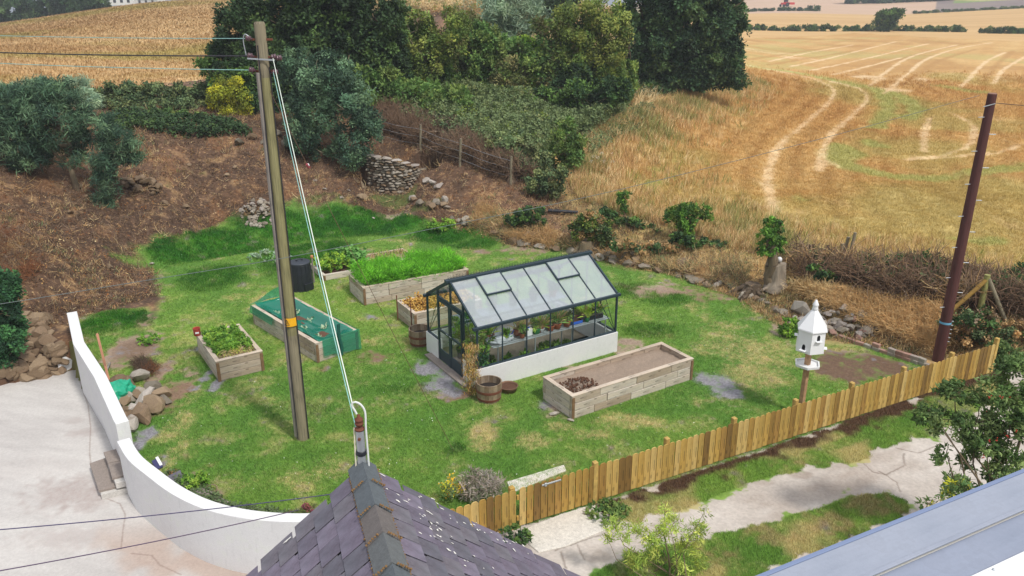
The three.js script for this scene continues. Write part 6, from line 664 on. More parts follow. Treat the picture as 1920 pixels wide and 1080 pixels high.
{
  const C = new Copies(0.14), lush = new Copies(0.14), grow = (x, z) => { if (!free(x, z) || bare(x, z) > 0.45 || lawnSD.get(x, z) > 0.1 + (n2(x * 3, z * 3) - 0.5) * 0.6) return false; const c = lawnColor(x, z, rr(-0.5, 0.5)).map((v) => v * 1.5), l = lushG.get(x, z), p = V(x, ground(x, z), z); if (rnd() < sm(l, 0.15, 0.8)) lush.put(p, spin(0.25), rr(0.7, 1.3), c); else C.put(p, spin(0.3), V(rr(0.8, 1.4), rr(0.55, 1.2), rr(0.8, 1.4)), c); return true; };
  spread(LAWN, 190000, grow, 0.6); top(C.build('lawn_grass', GEO.grass, MGRASS), 'lawn_grass', 'short mown grass blades covering the garden lawn', 'grass', null, 'stuff'); top(lush.build('lush_grass', GEO.lush, MGRASS), 'lush_grass', 'longer dark lush grass at the back of the lawn', 'grass', null, 'stuff');
}
{
  const C = new Copies(0.16); for (const poly of [VERGE, STRIP]) spread(poly, 26000, (x, z) => { if (vergeSD.get(x, z) + (fb(x * 3, z * 3, 3) - 0.5) * 0.9 > 0.03) return false; C.put(V(x, ground(x, z), z), spin(0.3), V(rr(0.8, 1.5), rr(0.7, 1.7), rr(0.8, 1.5)), vergeColor(x, z).map((v) => v * 1.55)); return true; }); top(C.build('verge_grass', GEO.grass, MGRASS), 'verge_grass', 'rough grass blades of the verge between fence and concrete path', 'grass', null, 'stuff');
}
const BANK = [[-34, -16], [-34, -48], [-19, -46], [-10, -42], [-2, -42], [5, -34], [8, -29], [24, -26], [24, -17], [12, -20], [6, -23], [0, -26], [-8, -30], [-14, -22]];
{
  const lf = new Copies(0.3), tw = new Copies(0.3), gr = new Copies(0.25); const ok = (x, z) => lawnSD.get(x, z) > -0.05 && !inPoly(x, z, patioPoly) && !belowFence(x, z) && !inPoly(x, z, FIELD) && free(x, z);
  spread(BANK, 60000, (x, z) => { if (!ok(x, z)) return false; const c = bankColor(x, z); lf.put(V(x, ground(x, z) + 0.01, z), spin(0.7), rr(0.7, 1.7), rnd() < 0.12 ? pick(PAL.straw) : rnd() < 0.2 ? pick(PAL.rust) : c.map((v) => v * 1.1)); return true; }, 0.3);
  spread(BANK, 15000, (x, z) => { if (!ok(x, z)) return false; tw.put(V(x, ground(x, z) + 0.02, z), spin(1.2), rr(0.5, 1.3), pick(rnd() < 0.18 ? PAL.straw : PAL.twig)); return true; }, 0.3);
  spread(BANK, 16000, (x, z) => { if (!ok(x, z)) return false; const k = sm(x * 0.5 - z * 0.12 - 4.6, -1, 2) * 0.9 + sm(fb(x * 0.7, z * 0.7 + 33, 2), 0.55, 0.7) * 0.35; if (rnd() > k) return false; gr.put(V(x, ground(x, z), z), spin(0.5), rr(0.5, 1.3), rnd() < 0.7 ? pick(PAL.straw) : pick(PAL.hedge)); return true; }, 0.3);
  top(lf.build('leaf_litter', GEO.litter, MSTRAW), 'leaf_litter', 'dead brown leaves strewn over the earth banks', 'leaf litter', null, 'stuff'); top(tw.build('fallen_twigs', GEO.twig, MTWIG), 'fallen_twigs', 'fallen twigs lying about the earth banks', 'twigs', null, 'stuff'); top(gr.build('bank_grass', GEO.straw, MSTRAW), 'bank_grass', 'dry grass tufts growing on the bank by the field', 'grass', null, 'stuff');
}
{
  const near = FIELD, C = new Copies(0.09), T = new Copies(0.22), cut = [[2, -25], [2, -92], [70, -92], [70, -22], [24, -19]];
  spread(cut, 150000, (x, z, d) => { if (!inPoly(x, z, near) || Math.abs(x) > d * 0.85 || rnd() < sm(d, 58, 92)) return false; const s = clamp(d / 42, 0.75, 1.9), flat = sm(paleF.get(x, z), 0.3, 0.7); C.put(V(x, ground(x, z), z), spin(0.35 + flat * 0.6), V(s * rr(0.8, 1.4), s * rr(0.6, 1.1) * (1 - flat * 0.6), s * rr(0.8, 1.4)), fieldColor(x, z).map((v) => v * 1.17)); return true; }, 0.9);
  const MARG = pxPoly([[1062, 338], [1098, 262], [1240, 200], [1395, 145], [1470, 175], [1390, 250], [1340, 320], [1420, 390], [1620, 440], [1960, 490], [1960, 590], [1800, 560], [1600, 515], [1440, 482], [1290, 440], [1180, 408], [1090, 378]]);
  spread(MARG, 20000, (x, z, d) => { const k = fb(x * 0.5 + 20, z * 0.5, 2), e = FIELD_SD.get(x, z) + (k - 0.5) * 3; if (e < 0 && rnd() > Math.exp(e / 1.4)) return false; T.put(V(x, ground(x, z), z), spin(0.3), clamp(d / 40, 0.6, 1.2) * rr(0.6, 1.25), k > 0.6 && rnd() < 0.6 ? pick(GREENISH) : rnd() < 0.85 ? pick(PAL.straw).map((v) => v * 1.2) : pick(PAL.olive)); return true; }, 0.5);
  top(C.build('straw_stubble', GEO.straw, MSTRAW), 'straw_stubble', 'cut straw stubble standing in the golden field', 'stubble', null, 'stuff'); top(T.build('margin_grass', GEO.tall, MSTRAW), 'margin_grass', 'tall dry grass along the edge of the stubble field', 'grass', null, 'stuff');
}
{
  const C = new Copies(0.08); spread(CROP, 90000, (x, z, d) => { if (Math.abs(x) > d * 0.9) return false; const s = clamp(d / 55, 0.8, 2.2); C.put(V(x, ground(x, z), z), spin(0.25), V(s * rr(0.7, 1.2), rr(0.45, 0.75), s * rr(0.7, 1.2)), cropColor(x, z).map((v) => v * 1.18)); return true; }, 0.8); top(C.build('standing_crop', GEO.barley, MSTRAW), 'standing_crop', 'dry standing cereal stalks in the tan field', 'crop', null, 'stuff');
}
function thicket(name, label, category, poly, n, h, geo, pal, size, o = {}) { const C = new Copies(0.2), key = rnd() * 40; spread(poly, n, (x, z) => { const m = h * (0.35 + 0.9 * fb(x * (o.f ?? 0.55) + key, z * (o.f ?? 0.55), 3)) , y = m * Math.pow(rnd(), 0.6); C.put(V(x, ground(x, z) + y, z), spin(0.9), size * rr(0.7, 1.35), fb(x * 0.8 + key, z * 0.8 + 3, 2) > 0.52 ? pal[0] : pick(pal)); return true; }, 0.3); return top(C.build(name, geo, o.m ?? MLEAF), name, label, category, null, 'stuff'); }
thicket('bramble_cover', 'grey-green bramble cover on the slope below the wooded rise', 'brambles', pxPoly([[712, 190], [800, 182], [900, 186], [1010, 200], [1160, 185], [1180, 215], [1130, 250], [1085, 262], [1050, 300], [990, 322], [930, 300], [860, 268], [790, 232], [725, 208]]), 9500, 1.3, GEO.bramble, [...PAL.bramble, PAL.hedge[0], PAL.olive[0]], 1.05, { f: 0.4 });
thicket('wood_undergrowth', 'dark undergrowth beneath the trees of the wooded rise', 'undergrowth', pxPoly([[530, 150], [620, 120], [760, 100], [1000, 100], [1180, 120], [1380, 150], [1320, 180], [1190, 190], [1000, 198], [900, 184], [800, 180], [720, 196], [600, 230], [540, 240]]), 4500, 0.6, GEO.broad, [PAL.dark[0], PAL.ivy[0], PAL.mid[0], PAL.brown[1]], 1.1, { f: 0.3 }); thicket('hilltop_scrub', 'dry flowering scrub on the hilltop above the olive tree', 'scrub', [[-24, -88], [-22, -116], [4, -118], [14, -90], [2, -80]], 6000, 1.6, GEO.small, [PAL.straw[0], PAL.olive[2], PAL.grey[0], PAL.straw[1]], 2.3);
thicket('dock_stems', 'cluster of pale seeding stems in front of the biggest tree', 'plants', pxPoly([[1165, 175], [1215, 170], [1240, 195], [1225, 212], [1180, 208]]), 160, 0.1, GEO.reed, [PAL.straw[0], lin(220, 208, 170)], 0.9, { m: MSTRAW });
thicket('field_edge_herbs', 'green weeds on the slope between brambles and stubble', 'weeds', pxPoly([[1085, 262], [1130, 250], [1180, 215], [1230, 210], [1200, 250], [1150, 270], [1110, 300]]), 900, 0.5, GEO.bramble, PAL.bramble, 0.9); thicket('bramble_hedge', 'dark twiggy bramble hedge along the field edge behind the brown pole', 'hedge', pxPoly([[1500, 500], [1640, 520], [1800, 545], [1990, 570], [1990, 610], [1800, 578], [1640, 556], [1520, 528]]), 2600, 0.9, GEO.bramble, [PAL.ivy[0], PAL.twig[1], PAL.straw[1], PAL.hedge[0], PAL.twig[0]], 0.75); thicket('dry_canes', 'tangled dry canes in the hedge behind the brown pole', 'canes', pxPoly([[1480, 490], [1640, 520], [1800, 545], [1990, 570], [1990, 625], [1800, 590], [1640, 566], [1500, 530]]), 1500, 0.8, GEO.cane, [...PAL.twig, PAL.straw[1], PAL.straw[2], PAL.twig[2]], 0.9, { m: MTWIG });
thicket('dead_bracken', 'mat of dry brown stems over the bank behind the stone heap', 'dead plants', pxPoly([[1480, 545], [1560, 555], [1660, 575], [1760, 590], [1790, 640], [1740, 660], [1640, 622], [1560, 585]]), 2600, 0.35, GEO.cane, [PAL.straw[1], PAL.straw[0], PAL.straw[2], PAL.straw[0]].map((c) => c.map((v) => v * 1.3)), 0.55, { m: MTWIG }); thicket('root_tangle', 'tangle of dry roots and stems on the bank beside the pale stump', 'roots', pxPoly([[1090, 470], [1250, 500], [1400, 500], [1400, 545], [1330, 532], [1240, 508], [1120, 482], [960, 455], [880, 430], [900, 390], [1010, 430]]), 1800, 0.32, GEO.cane, [PAL.straw[2], PAL.straw[1], PAL.straw[0], PAL.twig[0], PAL.hedge[0]].map((c) => c.map((v) => v * 1.2)), 0.5, { m: MTWIG });
thicket('dead_hedge', 'dense dead brown twigs woven along the wire fence', 'dead hedge', pxPoly([[712, 205], [790, 240], [870, 275], [960, 318], [1000, 345], [960, 345], [860, 304], [790, 276], [716, 250]]), 2600, 0.75, GEO.cane, PAL.twig, 0.9, { m: MTWIG }); thicket('spilling_brambles', 'brambles spilling over the wire fence along the diagonal bank', 'brambles', pxPoly([[714, 196], [790, 228], [870, 262], [960, 306], [1010, 336], [985, 348], [950, 326], [860, 284], [790, 250], [716, 220]]), 2200, 1.0, GEO.bramble, [...PAL.bramble, PAL.hedge[1], PAL.twig[1]], 0.9, { f: 0.8 }); thicket('ground_ivy', 'low ivy and weeds along the foot of the left hedge', 'ground ivy', pxPoly([[190, 225], [300, 215], [420, 230], [480, 260], [400, 262], [300, 252], [200, 250]]), 1200, 0.5, GEO.ivy, PAL.dark, 1.0); thicket('rusty_twigs', 'rust-coloured dead twigs on the rocky bank at far left', 'twigs', pxPoly([[0, 440], [60, 470], [80, 520], [60, 545], [0, 560], [-40, 500]]), 300, 0.4, GEO.cane, [PAL.rust[1], ...PAL.twig, PAL.straw[2]], 0.5, { m: MTWIG });
thicket('twig_heap', 'heap of cut brown twigs on the bare earth beside the rubble', 'twig heap', pxPoly([[250, 685], [270, 676], [296, 688], [290, 706], [262, 708]]), 220, 0.18, GEO.cane, [PAL.twig[1], PAL.rust[1]], 0.32, { m: MTWIG }); thicket('wallside_weeds', 'weeds and dry leaves along the inside of the curved wall', 'weeds', [[310, 885], [370, 905], [430, 950], [560, 966], [540, 975], [420, 962], [340, 920]].map(([a, b]) => xz(at(a, b))), 500, 0.14, GEO.bramble, [...PAL.hedge, PAL.straw[2], PAL.rust[1]], 0.42);
// ---------- what grows in the beds ----------
const inBed = (b, u, v, y) => V(u, y, v).applyAxisAngle(V(0, 1, 0), b.rotation.y).add(b.position);
for (let i = 0; i < 4; i++) for (let j = 0; j < 6; j++) { const t = thing('salad_plant', `salad plant in the short bed, ${ORD[j]} row from the front, ${ORD[i]} from left`, 'salad plant', inBed(bedSalad, 0.22 + i * 0.25 + rr(-.04, .04), -0.62 - j * 0.27 + rr(-.04, .04), 0.47), rnd() * 6, 'salad plants in the short bed'); const C = new Copies(0.2); for (let k = 0; k < 11; k++) C.put(V(rr(-0.1, 0.1), rr(0.02, 0.18), rr(-0.1, 0.1)), spin(0.8), rr(0.6, 1.0), pick(PAL.leafy)); C.build('leaves', GEO.rosette, MLEAF, t); }
{ const C = new Copies(0.25); for (let k = 0; k < 70; k++) C.put(inBed(bedSalad, rr(0.12, 1.08), rr(-0.5, -0.1), 0.5 + rr(0, 0.08)), spin(1.4), rr(0.5, 1), pick([PAL.straw[0], PAL.lime[0], PAL.straw[1]])); top(C.build('pulled_stalks', GEO.straw, MSTRAW), 'pulled_stalks', 'pulled pale stalks lying on the front of the salad bed', 'stalks', null, 'stuff'); }
{ const C = new Copies(0.16); for (let k = 0; k < 1700; k++) { const u = rr(0.08, 3.66), v = rr(-1.42, -0.06), hump = 0.04 + 0.62 * fb(u * 2.2, v * 2.2 + 5, 2); C.put(inBed(bedCarrot, u, v, 0.5 + hump * Math.pow(rnd(), 0.5)), spin(1.0), rr(0.8, 1.7), pick(PAL.carrot)); } top(C.build('carrot_tops', GEO.feather, MLEAF), 'carrot_tops', 'dense feathery bright green carrot tops filling the long bed', 'carrot tops', null, 'stuff'); }
{ const C = new Copies(0.2); for (let k = 0; k < 620; k++) { const u = rr(0.12, 2.2), v = rr(-1.2, -0.12); C.put(inBed(bedLeaf, u, v, 0.44 + (0.10 + 0.16 * fb(u * 3, v * 3, 2)) * rnd()), spin(1.2), rr(0.6, 1.2), pick(PAL.dead)); } top(C.build('dead_leaves', GEO.deadleaf, MSTRAW), 'dead_leaves', 'yellow and tan dead leaves heaped in the bed behind the greenhouse', 'dead leaves', null, 'stuff'); }
for (let i = 0; i < 6; i++) { const t = thing('potato_plant', `yellow-green potato plant in the low bed, ${['front', 'back'][Math.floor(i / 3)]} row, ${ORD[i % 3]} from the compost bin`, 'potato plant', inBed(bedPotato, 0.25 + (i % 3) * 0.36, -0.4 - Math.floor(i / 3) * 0.6, 0.18), 0, 'potato plants in the low bed'), C = new Copies(0.2); for (let k = 0; k < 26; k++) C.put(V(rr(-0.22, 0.22), rr(0.05, 0.42), rr(-0.26, 0.26)), spin(0.7), rr(0.6, 1.0), pick(PAL.lime.concat(PAL.leafy))); C.build('leaves', GEO.rosette, MLEAF, t); }
for (let i = 0; i < 3; i++) { const t = thing('courgette_plant', `large-leaved courgette plant at the low bed's right end, ${['nearest the front board', 'in the middle', 'nearest the back board'][i]}`, 'courgette plant', inBed(bedPotato, 1.35 + (i % 2) * 0.25, -0.3 - i * 0.42, 0.18), 0, 'courgette plants in the low bed'), C = new Copies(0.2); for (let k = 0; k < 18; k++) C.put(V(rr(-0.28, 0.28), rr(0.08, 0.45), rr(-0.28, 0.28)), spin(0.5), rr(0.6, 1.0), pick(PAL.courg)); C.build('leaves', GEO.bigleaf, MLEAF, t); }
for (let i = 0; i < 7; i++) { const t = thing('cabbage_plant', `pale cabbage under the green netting, ${ORD[i]} from the near end of the bed`, 'cabbage', inBed(bedNet, 0.35 + (i % 2) * 0.55, -0.6 - i * 0.4, 0.36), 0, 'cabbages beneath the netting'), C = new Copies(0.15); for (let k = 0; k < 10; k++) C.put(V(rr(-0.07, 0.07), rr(0, 0.06), rr(-0.07, 0.07)), spin(0.5), rr(0.5, 0.7), pick(PAL.grey)); C.build('leaves', GEO.bigleaf, MLEAF, t); }
{ const C = new Copies(0.2); for (let k = 0; k < 160; k++) C.put(inBed(bedWeedy, rr(0.1, 1.65), rr(-1.2, -0.1), 0.2), spin(0.4), rr(0.6, 1.6), pick(PAL.straw.concat([PAL.lime[1], PAL.hedge[0]]))); top(C.build('bed_grasses', GEO.straw, MSTRAW), 'bed_grasses', 'dry grasses and weeds in the back low bed', 'grass', null, 'stuff'); }
for (const [p, r, h, kind] of GHPLANTS) { const C = new Copies(0.2), tall = kind === 'tall'; const n = kind === 'spiky' ? 4 : tall ? 42 : 12; for (let k = 0; k < n; k++) C.put(V(rr(-1, 1) * r * (tall ? 1.5 : 0.8), h * 0.9 + (tall ? rr(0, 0.9) : rr(0, kind === 'spiky' ? 0.05 : 0.18)), rr(-1, 1) * r * (tall ? 1.5 : 0.8)), spin(kind === 'spiky' ? 0.4 : 0.9), rr(0.6, 1.05), pick(kind === 'spiky' ? [PAL.lime[0], PAL.courg[1], PAL.straw[0]] : [...PAL.mid, ...PAL.leafy])); if (tall) new MB().cyl(V(0, h * 0.8, 0), V(0.03, h + 0.85, 0), 0.008, 0.006).build('cane', M.picket[1], p); C.build('leaves', kind === 'spiky' ? GEO.spiky : tall ? GEO.rosette : GEO.rosette, MLEAF, p); }
{ const b = at(884, 742), t = thing('dried_plant', 'tall bundle of dried straw-coloured stems at the greenhouse corner', 'dried plant', b), C = new Copies(0.25); for (let k = 0; k < 260; k++) { const y = rr(0.05, 1.35); C.put(V(rr(-0.15, 0.15), y, rr(-0.15, 0.15)), spin(0.6), rr(0.5, 1.0), pick(PAL.dead.concat(PAL.straw, [PAL.olive[0]]))); } C.build('stems', GEO.straw, MSTRAW, t); const b2 = new MB(); for (let k = 0; k < 6; k++) b2.cyl(V(rr(-.08, .08), 0, rr(-.08, .08)), V(rr(-.15, .15), 1.35, rr(-.15, .15)), 0.008, 0.005, 4); b2.build('canes', M.deadWood, t); }
{ const b = at(908, 722), t = thing('climbing_plant', 'small dark-leaved climber on the greenhouse corner post', 'climber', b.clone().add(V(-0.02, 0, 0.06))), C = new Copies(0.2); for (let k = 0; k < 34; k++) C.put(V(rr(-0.09, 0.09), rr(0.45, 1.0), rr(-0.05, 0.09)), spin(0.9), rr(0.5, 0.8), pick(PAL.laurel)); C.build('leaves', GEO.ivy, MLEAF, t); new MB().cyl(V(0, 0, 0), V(0.02, 1.0, 0), 0.01, 0.005, 5).build('stem', M.bark, t); }
const herb = (name, label, cat, px, py, w, h, n, geo, pal, s) => { const t = thing(name, label, cat, gy(hit(px, py))), C = new Copies(0.2); for (let k = 0; k < n; k++) { const a = rnd() * 6.28, q = Math.sqrt(rnd()); C.put(V(Math.cos(a) * w * q, h * Math.pow(rnd(), 0.7), Math.sin(a) * w * q), spin(0.8), s * rr(0.7, 1.3), pick(pal)); } C.build('leaves', geo, MLEAF, t); return t; };
herb('green_plant', 'bright leafy plant inside the curved white wall', 'plant', 368, 915, 0.26, 0.28, 40, GEO.rosette, PAL.leafy, 0.7); herb('heather_plant', 'grey-pink heather beside the picket fence left of the gate', 'heather', 905, 932, 0.42, 0.34, 130, GEO.needle, [lin(190, 178, 168), lin(160, 150, 140), lin(120, 130, 96)], 0.9); herb('flower_pot_plant', 'yellow-flowered plant in a round pot by the picket fence', 'plant', 848, 938, 0.22, 0.38, 60, GEO.small, [PAL.yellow[0], PAL.hedge[0], PAL.mid[0], lin(240, 200, 60)], 0.6); herb('weed_clump', 'rough green weed clump at the back of the lawn, near the stone wall', 'weeds', 826, 428, 0.6, 0.25, 60, GEO.rosette, PAL.leafy, 0.9); herb('weed_clump', 'broad-leaved weed clump in the lawn left of the pole', 'weeds', 505, 485, 0.8, 0.14, 50, GEO.rosette, [PAL.courg[1], PAL.grey[0]], 0.8); herb('weed_clump', 'small green weeds at the edge of bare earth by the wall', 'weeds', 280, 642, 0.3, 0.15, 36, GEO.rosette, PAL.leafy, 0.6); herb('grass_clump', 'tuft of longer grass where the stay wire meets the lawn', 'grass clump', 851, 847, 0.22, 0.1, 40, GEO.lush, [L.lush1, PAL.mid[0]], 1.0); herb('weed_clump', 'dark weeds growing at the end of the concrete apron', 'weeds', 1140, 968, 0.4, 0.16, 60, GEO.rosette, PAL.mid, 0.6); herb('weed_clump', 'dark weed clump at the fence foot below the slate roof', 'weeds', 965, 1015, 0.3, 0.2, 40, GEO.rosette, PAL.ivy, 0.6); herb('red_foliage', 'low purple-red foliage against the white wall near the gable', 'plant', 578, 968, 0.3, 0.14, 40, GEO.ivy, [lin(120, 60, 70), lin(150, 90, 80), lin(100, 110, 60)], 0.6);
herb('cow_parsley', 'white flat flower heads in dry grass above the cut-back tree', 'flowers', 1130, 318, 0.7, 0.9, 24, GEO.small, [lin(230, 226, 214), PAL.straw[0]], 0.6);
{ const dz = new Copies(0.05); spread(LAWN, 380, (x, z) => { if (!free(x, z) || bare(x, z) > 0.3 || fb(x * 0.5, z * 0.5 + 11, 2) < 0.42) return false; dz.put(V(x, ground(x, z) + 0.045, z), spin(0.3), rr(0.5, 1.0), lin(240, 240, 232)); return true; }, 0.4); top(dz.build('daisies', new THREE.CircleGeometry(0.012, 6).rotateX(-Math.PI / 2), new THREE.MeshStandardMaterial({ color: 0xffffff, side: THREE.DoubleSide })), 'daisies', 'tiny white daisies scattered through the lawn', 'daisies', null, 'stuff'); }
{ const t = TREES.filter((x) => /red berries/.test(x.userData.label))[0]; const b = new MB(); for (let k = 0; k < 22; k++) { const [px, py] = pick([[1850, 786], [1870, 830], [1905, 870], [1800, 900], [1880, 760], [1775, 780], [1830, 850], [1900, 820]]), c = deep(px + rr(-26, 26), py + rr(-18, 18), 11.7 + rr(-0.3, 0.5)).sub(t.position); for (let j = 0; j < 4; j++) b.add(new THREE.IcosahedronGeometry(0.012, 0), new THREE.Matrix4().makeTranslation(c.x + rr(-.03, .03), c.y + rr(-.03, .03), c.z + rr(-.03, .03))); } b.build('berries', mat('red_berry', 0xb03a28, { roughness: 0.4 }), t).userData.kind = 'stuff'; }

// ---------- stones, walls of stone, timber ----------
{ // dry stone wall holding up the bank at the back
  const foot = STONE_WALL.map((p) => p.clone()), c = new THREE.CatmullRomCurve3(foot), n = 40, P = c.getPoints(n), o = thing('dry_stone_wall', 'curved dry stone retaining wall at the foot of the wooded bank', 'stone wall', V(0, 0, 0)), len = c.getLength();
  const y0 = 0.62, topAt = wallHeight, core = []; for (let i = 0; i < n; i++) { const a = P[i], b = P[i + 1], ta = topAt(i / n) - 0.12, tb = topAt((i + 1) / n) - 0.12, q = [[a.x, y0, a.z - 0.14], [b.x, y0, b.z - 0.14], [b.x, tb, b.z - 0.14], [a.x, ta, a.z - 0.14], [b.x, tb, b.z - 0.6], [a.x, ta, a.z - 0.6]]; core.push([q[0], q[1], q[2]], [q[0], q[2], q[3]], [q[3], q[2], q[4]], [q[3], q[4], q[5]]); } mesh('wall_core', solid(core), mat('wall_core', 0x7f7060), o);
  for (let y = y0 + 0.05; y < y0 + 1.7; ) { const h = rr(0.09, 0.16); for (let s = 0; s < len; ) { const w = rr(0.16, 0.42), t = (s + w / 2) / len; if (t < 1 && y + h < topAt(t)) { const p = c.getPointAt(t), g = c.getTangentAt(t), m = stone(o, p.x + rr(-.02, .02), y + h / 2, p.z - 0.1 + rr(-.03, .03), w * 0.95, h * 0.92, 0.26, pick(rnd() < 0.7 ? M.stone : M.brown)); m.rotation.set(rr(-.06, .06), Math.atan2(-g.z, g.x) + rr(-.15, .15), rr(-.06, .06)); } s += w; } y += h * 0.98; }
  for (let s = 0; s < len * 0.72; s += 0.5) { const t = (s + 0.25) / len, p = c.getPointAt(t), g = c.getTangentAt(t); const m = stone(o, p.x, topAt(t) + 0.0, p.z - 0.2, 0.5, 0.09, 0.42, pick(M.pale), 'coping_stone'); m.rotation.set(0, Math.atan2(-g.z, g.x), rr(-.05, .05)); }
}
const rock = (label, px, py, sx, sy, sz, m, group, lift = 0.3, name = 'stone') => { const p = hit(px, py), o = new THREE.Mesh(pick(STONES), m); o.position.set(p.x, p.y + sy * lift, p.z); o.scale.set(sx * 1.25, sy * 1.3, sz * 1.25); o.rotation.set(rr(-.3, .3), rr(0, 6.28), rr(-.3, .3)); o.castShadow = o.receiveShadow = true; return top(o, name, label, 'stone', group); };
const heap = (name, label, px, py, w, d, h, n, s0, s1, mats) => { const p = hit(px, py), o = thing(name, label, 'stone heap', p, 0); for (let i = 0; i < n; i++) { const a = rnd() * 6.283, q = Math.sqrt(rnd()), x = Math.cos(a) * q * w, z = Math.sin(a) * q * d, s = rr(s0, s1); stone(o, x, ground(p.x + x, p.z + z) - p.y + h * (1 - q) * rr(0.4, 1) + s * 0.15, z, s * rr(0.8, 1.4), s * rr(0.5, 0.9), s * rr(0.7, 1.1), pick(mats)); } return o; };
heap('stone_heap', 'heap of small pale stones at the back edge of the lawn', 486, 400, 0.75, 0.85, 0.28, 110, 0.10, 0.24, M.stone.concat(M.pale[1])); heap('stone_heap', 'long tumbled heap of rubble stones behind the dovecote', 1575, 612, 1.6, 0.8, 0.45, 90, 0.12, 0.34, [...M.stone, ...M.pale, ...M.brickRed]); heap('stone_heap', 'small half-buried stones beside the gnarled stump', 1352, 530, 0.9, 0.3, 0.25, 26, 0.12, 0.3, [...M.stone, ...M.brown]); heap('rock_outcrop', 'exposed brown stones in the bank on the left, under the blue-green shrub', 268, 350, 0.8, 0.5, 0.35, 18, 0.2, 0.5, [...M.brown, M.stone[3]]);
{ const o = thing('stony_cutting', 'rocky brown cutting at the far end of the concrete yard', 'rock face', hit(80, 660)); const b = o.position; for (let i = 0; i < 120; i++) { const px = rr(5, 118), py = rr(590, 712); if (px > 98 && py < 640) continue; const p = hit(px, py); const s = rr(0.16, 0.5); stone(o, p.x - b.x, p.y - b.y, p.z - b.z, s * rr(0.9, 1.5), s * rr(0.5, 0.9), s * 0.9, pick(M.brown)); } }
const RB = 'stones dumped beside the white wall'; [[222, 722, .55, .35, .4, 1], [262, 716, .5, .4, .4, 0], [243, 733, .75, .28, .35, 1], [258, 750, .4, .3, .3, 1], [284, 735, .45, .3, .3, 0], [305, 745, .55, .32, .4, 1], [270, 758, .7, .26, .3, 2], [248, 756, .35, .35, .3, 0], [293, 772, .7, .42, .45, 1], [243, 776, .55, .2, .3, 1], [272, 792, .65, .42, .45, 1], [246, 790, .4, .26, .3, 1], [232, 798, .3, .4, .3, 1], [250, 800, .36, .4, .25, 2], [262, 742, .4, .25, .3, 0], [298, 758, .3, .22, .25, 1], [278, 774, .35, .28, .3, 1], [235, 760, .4, .3, .3, 1], [310, 756, .32, .22, .3, 0], [256, 772, .34, .24, .3, 2]].forEach(([a, b, x, y, z, k]) => rock('tumbled building stone in the heap beside the white wall', a, b, x, y, z, pick(k === 1 ? M.brown : k ? M.pale : M.stone), RB, 0.42)); rock('pale upright stone at the near end of the heap by the wall', 252, 808, 0.34, 0.42, 0.2, M.pale[2], null, 0.4);
rock('grey rounded boulder half buried in the bank right of the greenhouse', 1278, 503, 0.85, 0.5, 0.5, M.brown[3]); rock('rusty brown block lying on the lawn edge right of the greenhouse roof', 1195, 492, 0.5, 0.42, 0.4, M.brown[2]); rock('flat pale stone topping the stones right of the greenhouse roof', 1189, 480, 0.6, 0.26, 0.4, M.pale[1]); for (const [x, y, s] of [[1143, 484, .42], [1152, 490, .5], [1175, 487, .5], [1178, 499, .4], [1160, 480, .36], [1205, 500, .3]]) rock('grey stone in the row right of the greenhouse roof', x, y, s, s * 0.7, s * 0.8, pick(M.stone), 'stones right of the greenhouse roof');
rock('square pale block standing at the end of the dry stone wall', 834, 382, 0.3, 0.45, 0.3, M.pale[0]); rock('pinkish flat slab on bare earth below the evergreen', 678, 372, 0.6, 0.25, 0.4, M.brown[2]); for (const [x, y] of [[800, 342], [812, 345], [822, 352]]) rock('fallen coping stone beside the dry stone wall', x, y, 0.55, 0.24, 0.35, pick(M.pale), 'fallen coping stones'); rock('pale stone at the foot of the dry stone wall', 772, 375, 0.35, 0.25, 0.3, M.stone[2]); rock('white stone lying on the grass edge at left', 285, 496, 0.28, 0.12, 0.2, M.pale[2]); rock('large grey rock behind the dovecote roof', 1506, 590, 0.7, 0.5, 0.5, M.stone[2]); rock('big flat stone lying right of the rubble heap', 1625, 624, 0.75, 0.3, 0.45, M.stone[0]); rock('brown stone near the edge of the left bank soil', 205, 502, 0.3, 0.15, 0.22, M.brown[2]); for (const [x, y] of [[150, 352], [165, 370], [395, 255], [440, 315], [425, 330], [355, 310], [130, 400], [350, 390], [310, 385]]) rock('weathered stone lying among dead leaves on the left bank', x, y, rr(.2, .45), rr(.12, .25), .25, pick(M.brown), 'stones on the left bank'); for (const [x, y] of [[505, 240], [520, 255], [540, 262], [535, 275], [500, 270], [560, 275], [470, 260], [450, 270]]) rock('dark mossy stone in the old bank behind the grey pole', x, y, rr(.5, .8), rr(.3, .5), .4, pick([M.stone[1], M.stone[3], M.brown[1]]), 'stones of the old bank behind the pole'); for (const [x, y] of [[100, 700], [120, 690], [25, 716]]) rock('stone lying at the edge of the concrete yard', x, y - 8, .35, .22, .3, pick(M.brown), 'stones at the yard edge');
for (const [x, y] of [[1070, 790], [1040, 778], [700, 410], [640, 372], [900, 405], [1490, 598], [770, 460], [610, 355], [655, 358], [590, 340]]) rock('small stone lying on bare earth at the lawn edge', x, y, rr(.12, .26), rr(.06, .14), .15, pick(M.pale), 'small stones at the lawn edge');
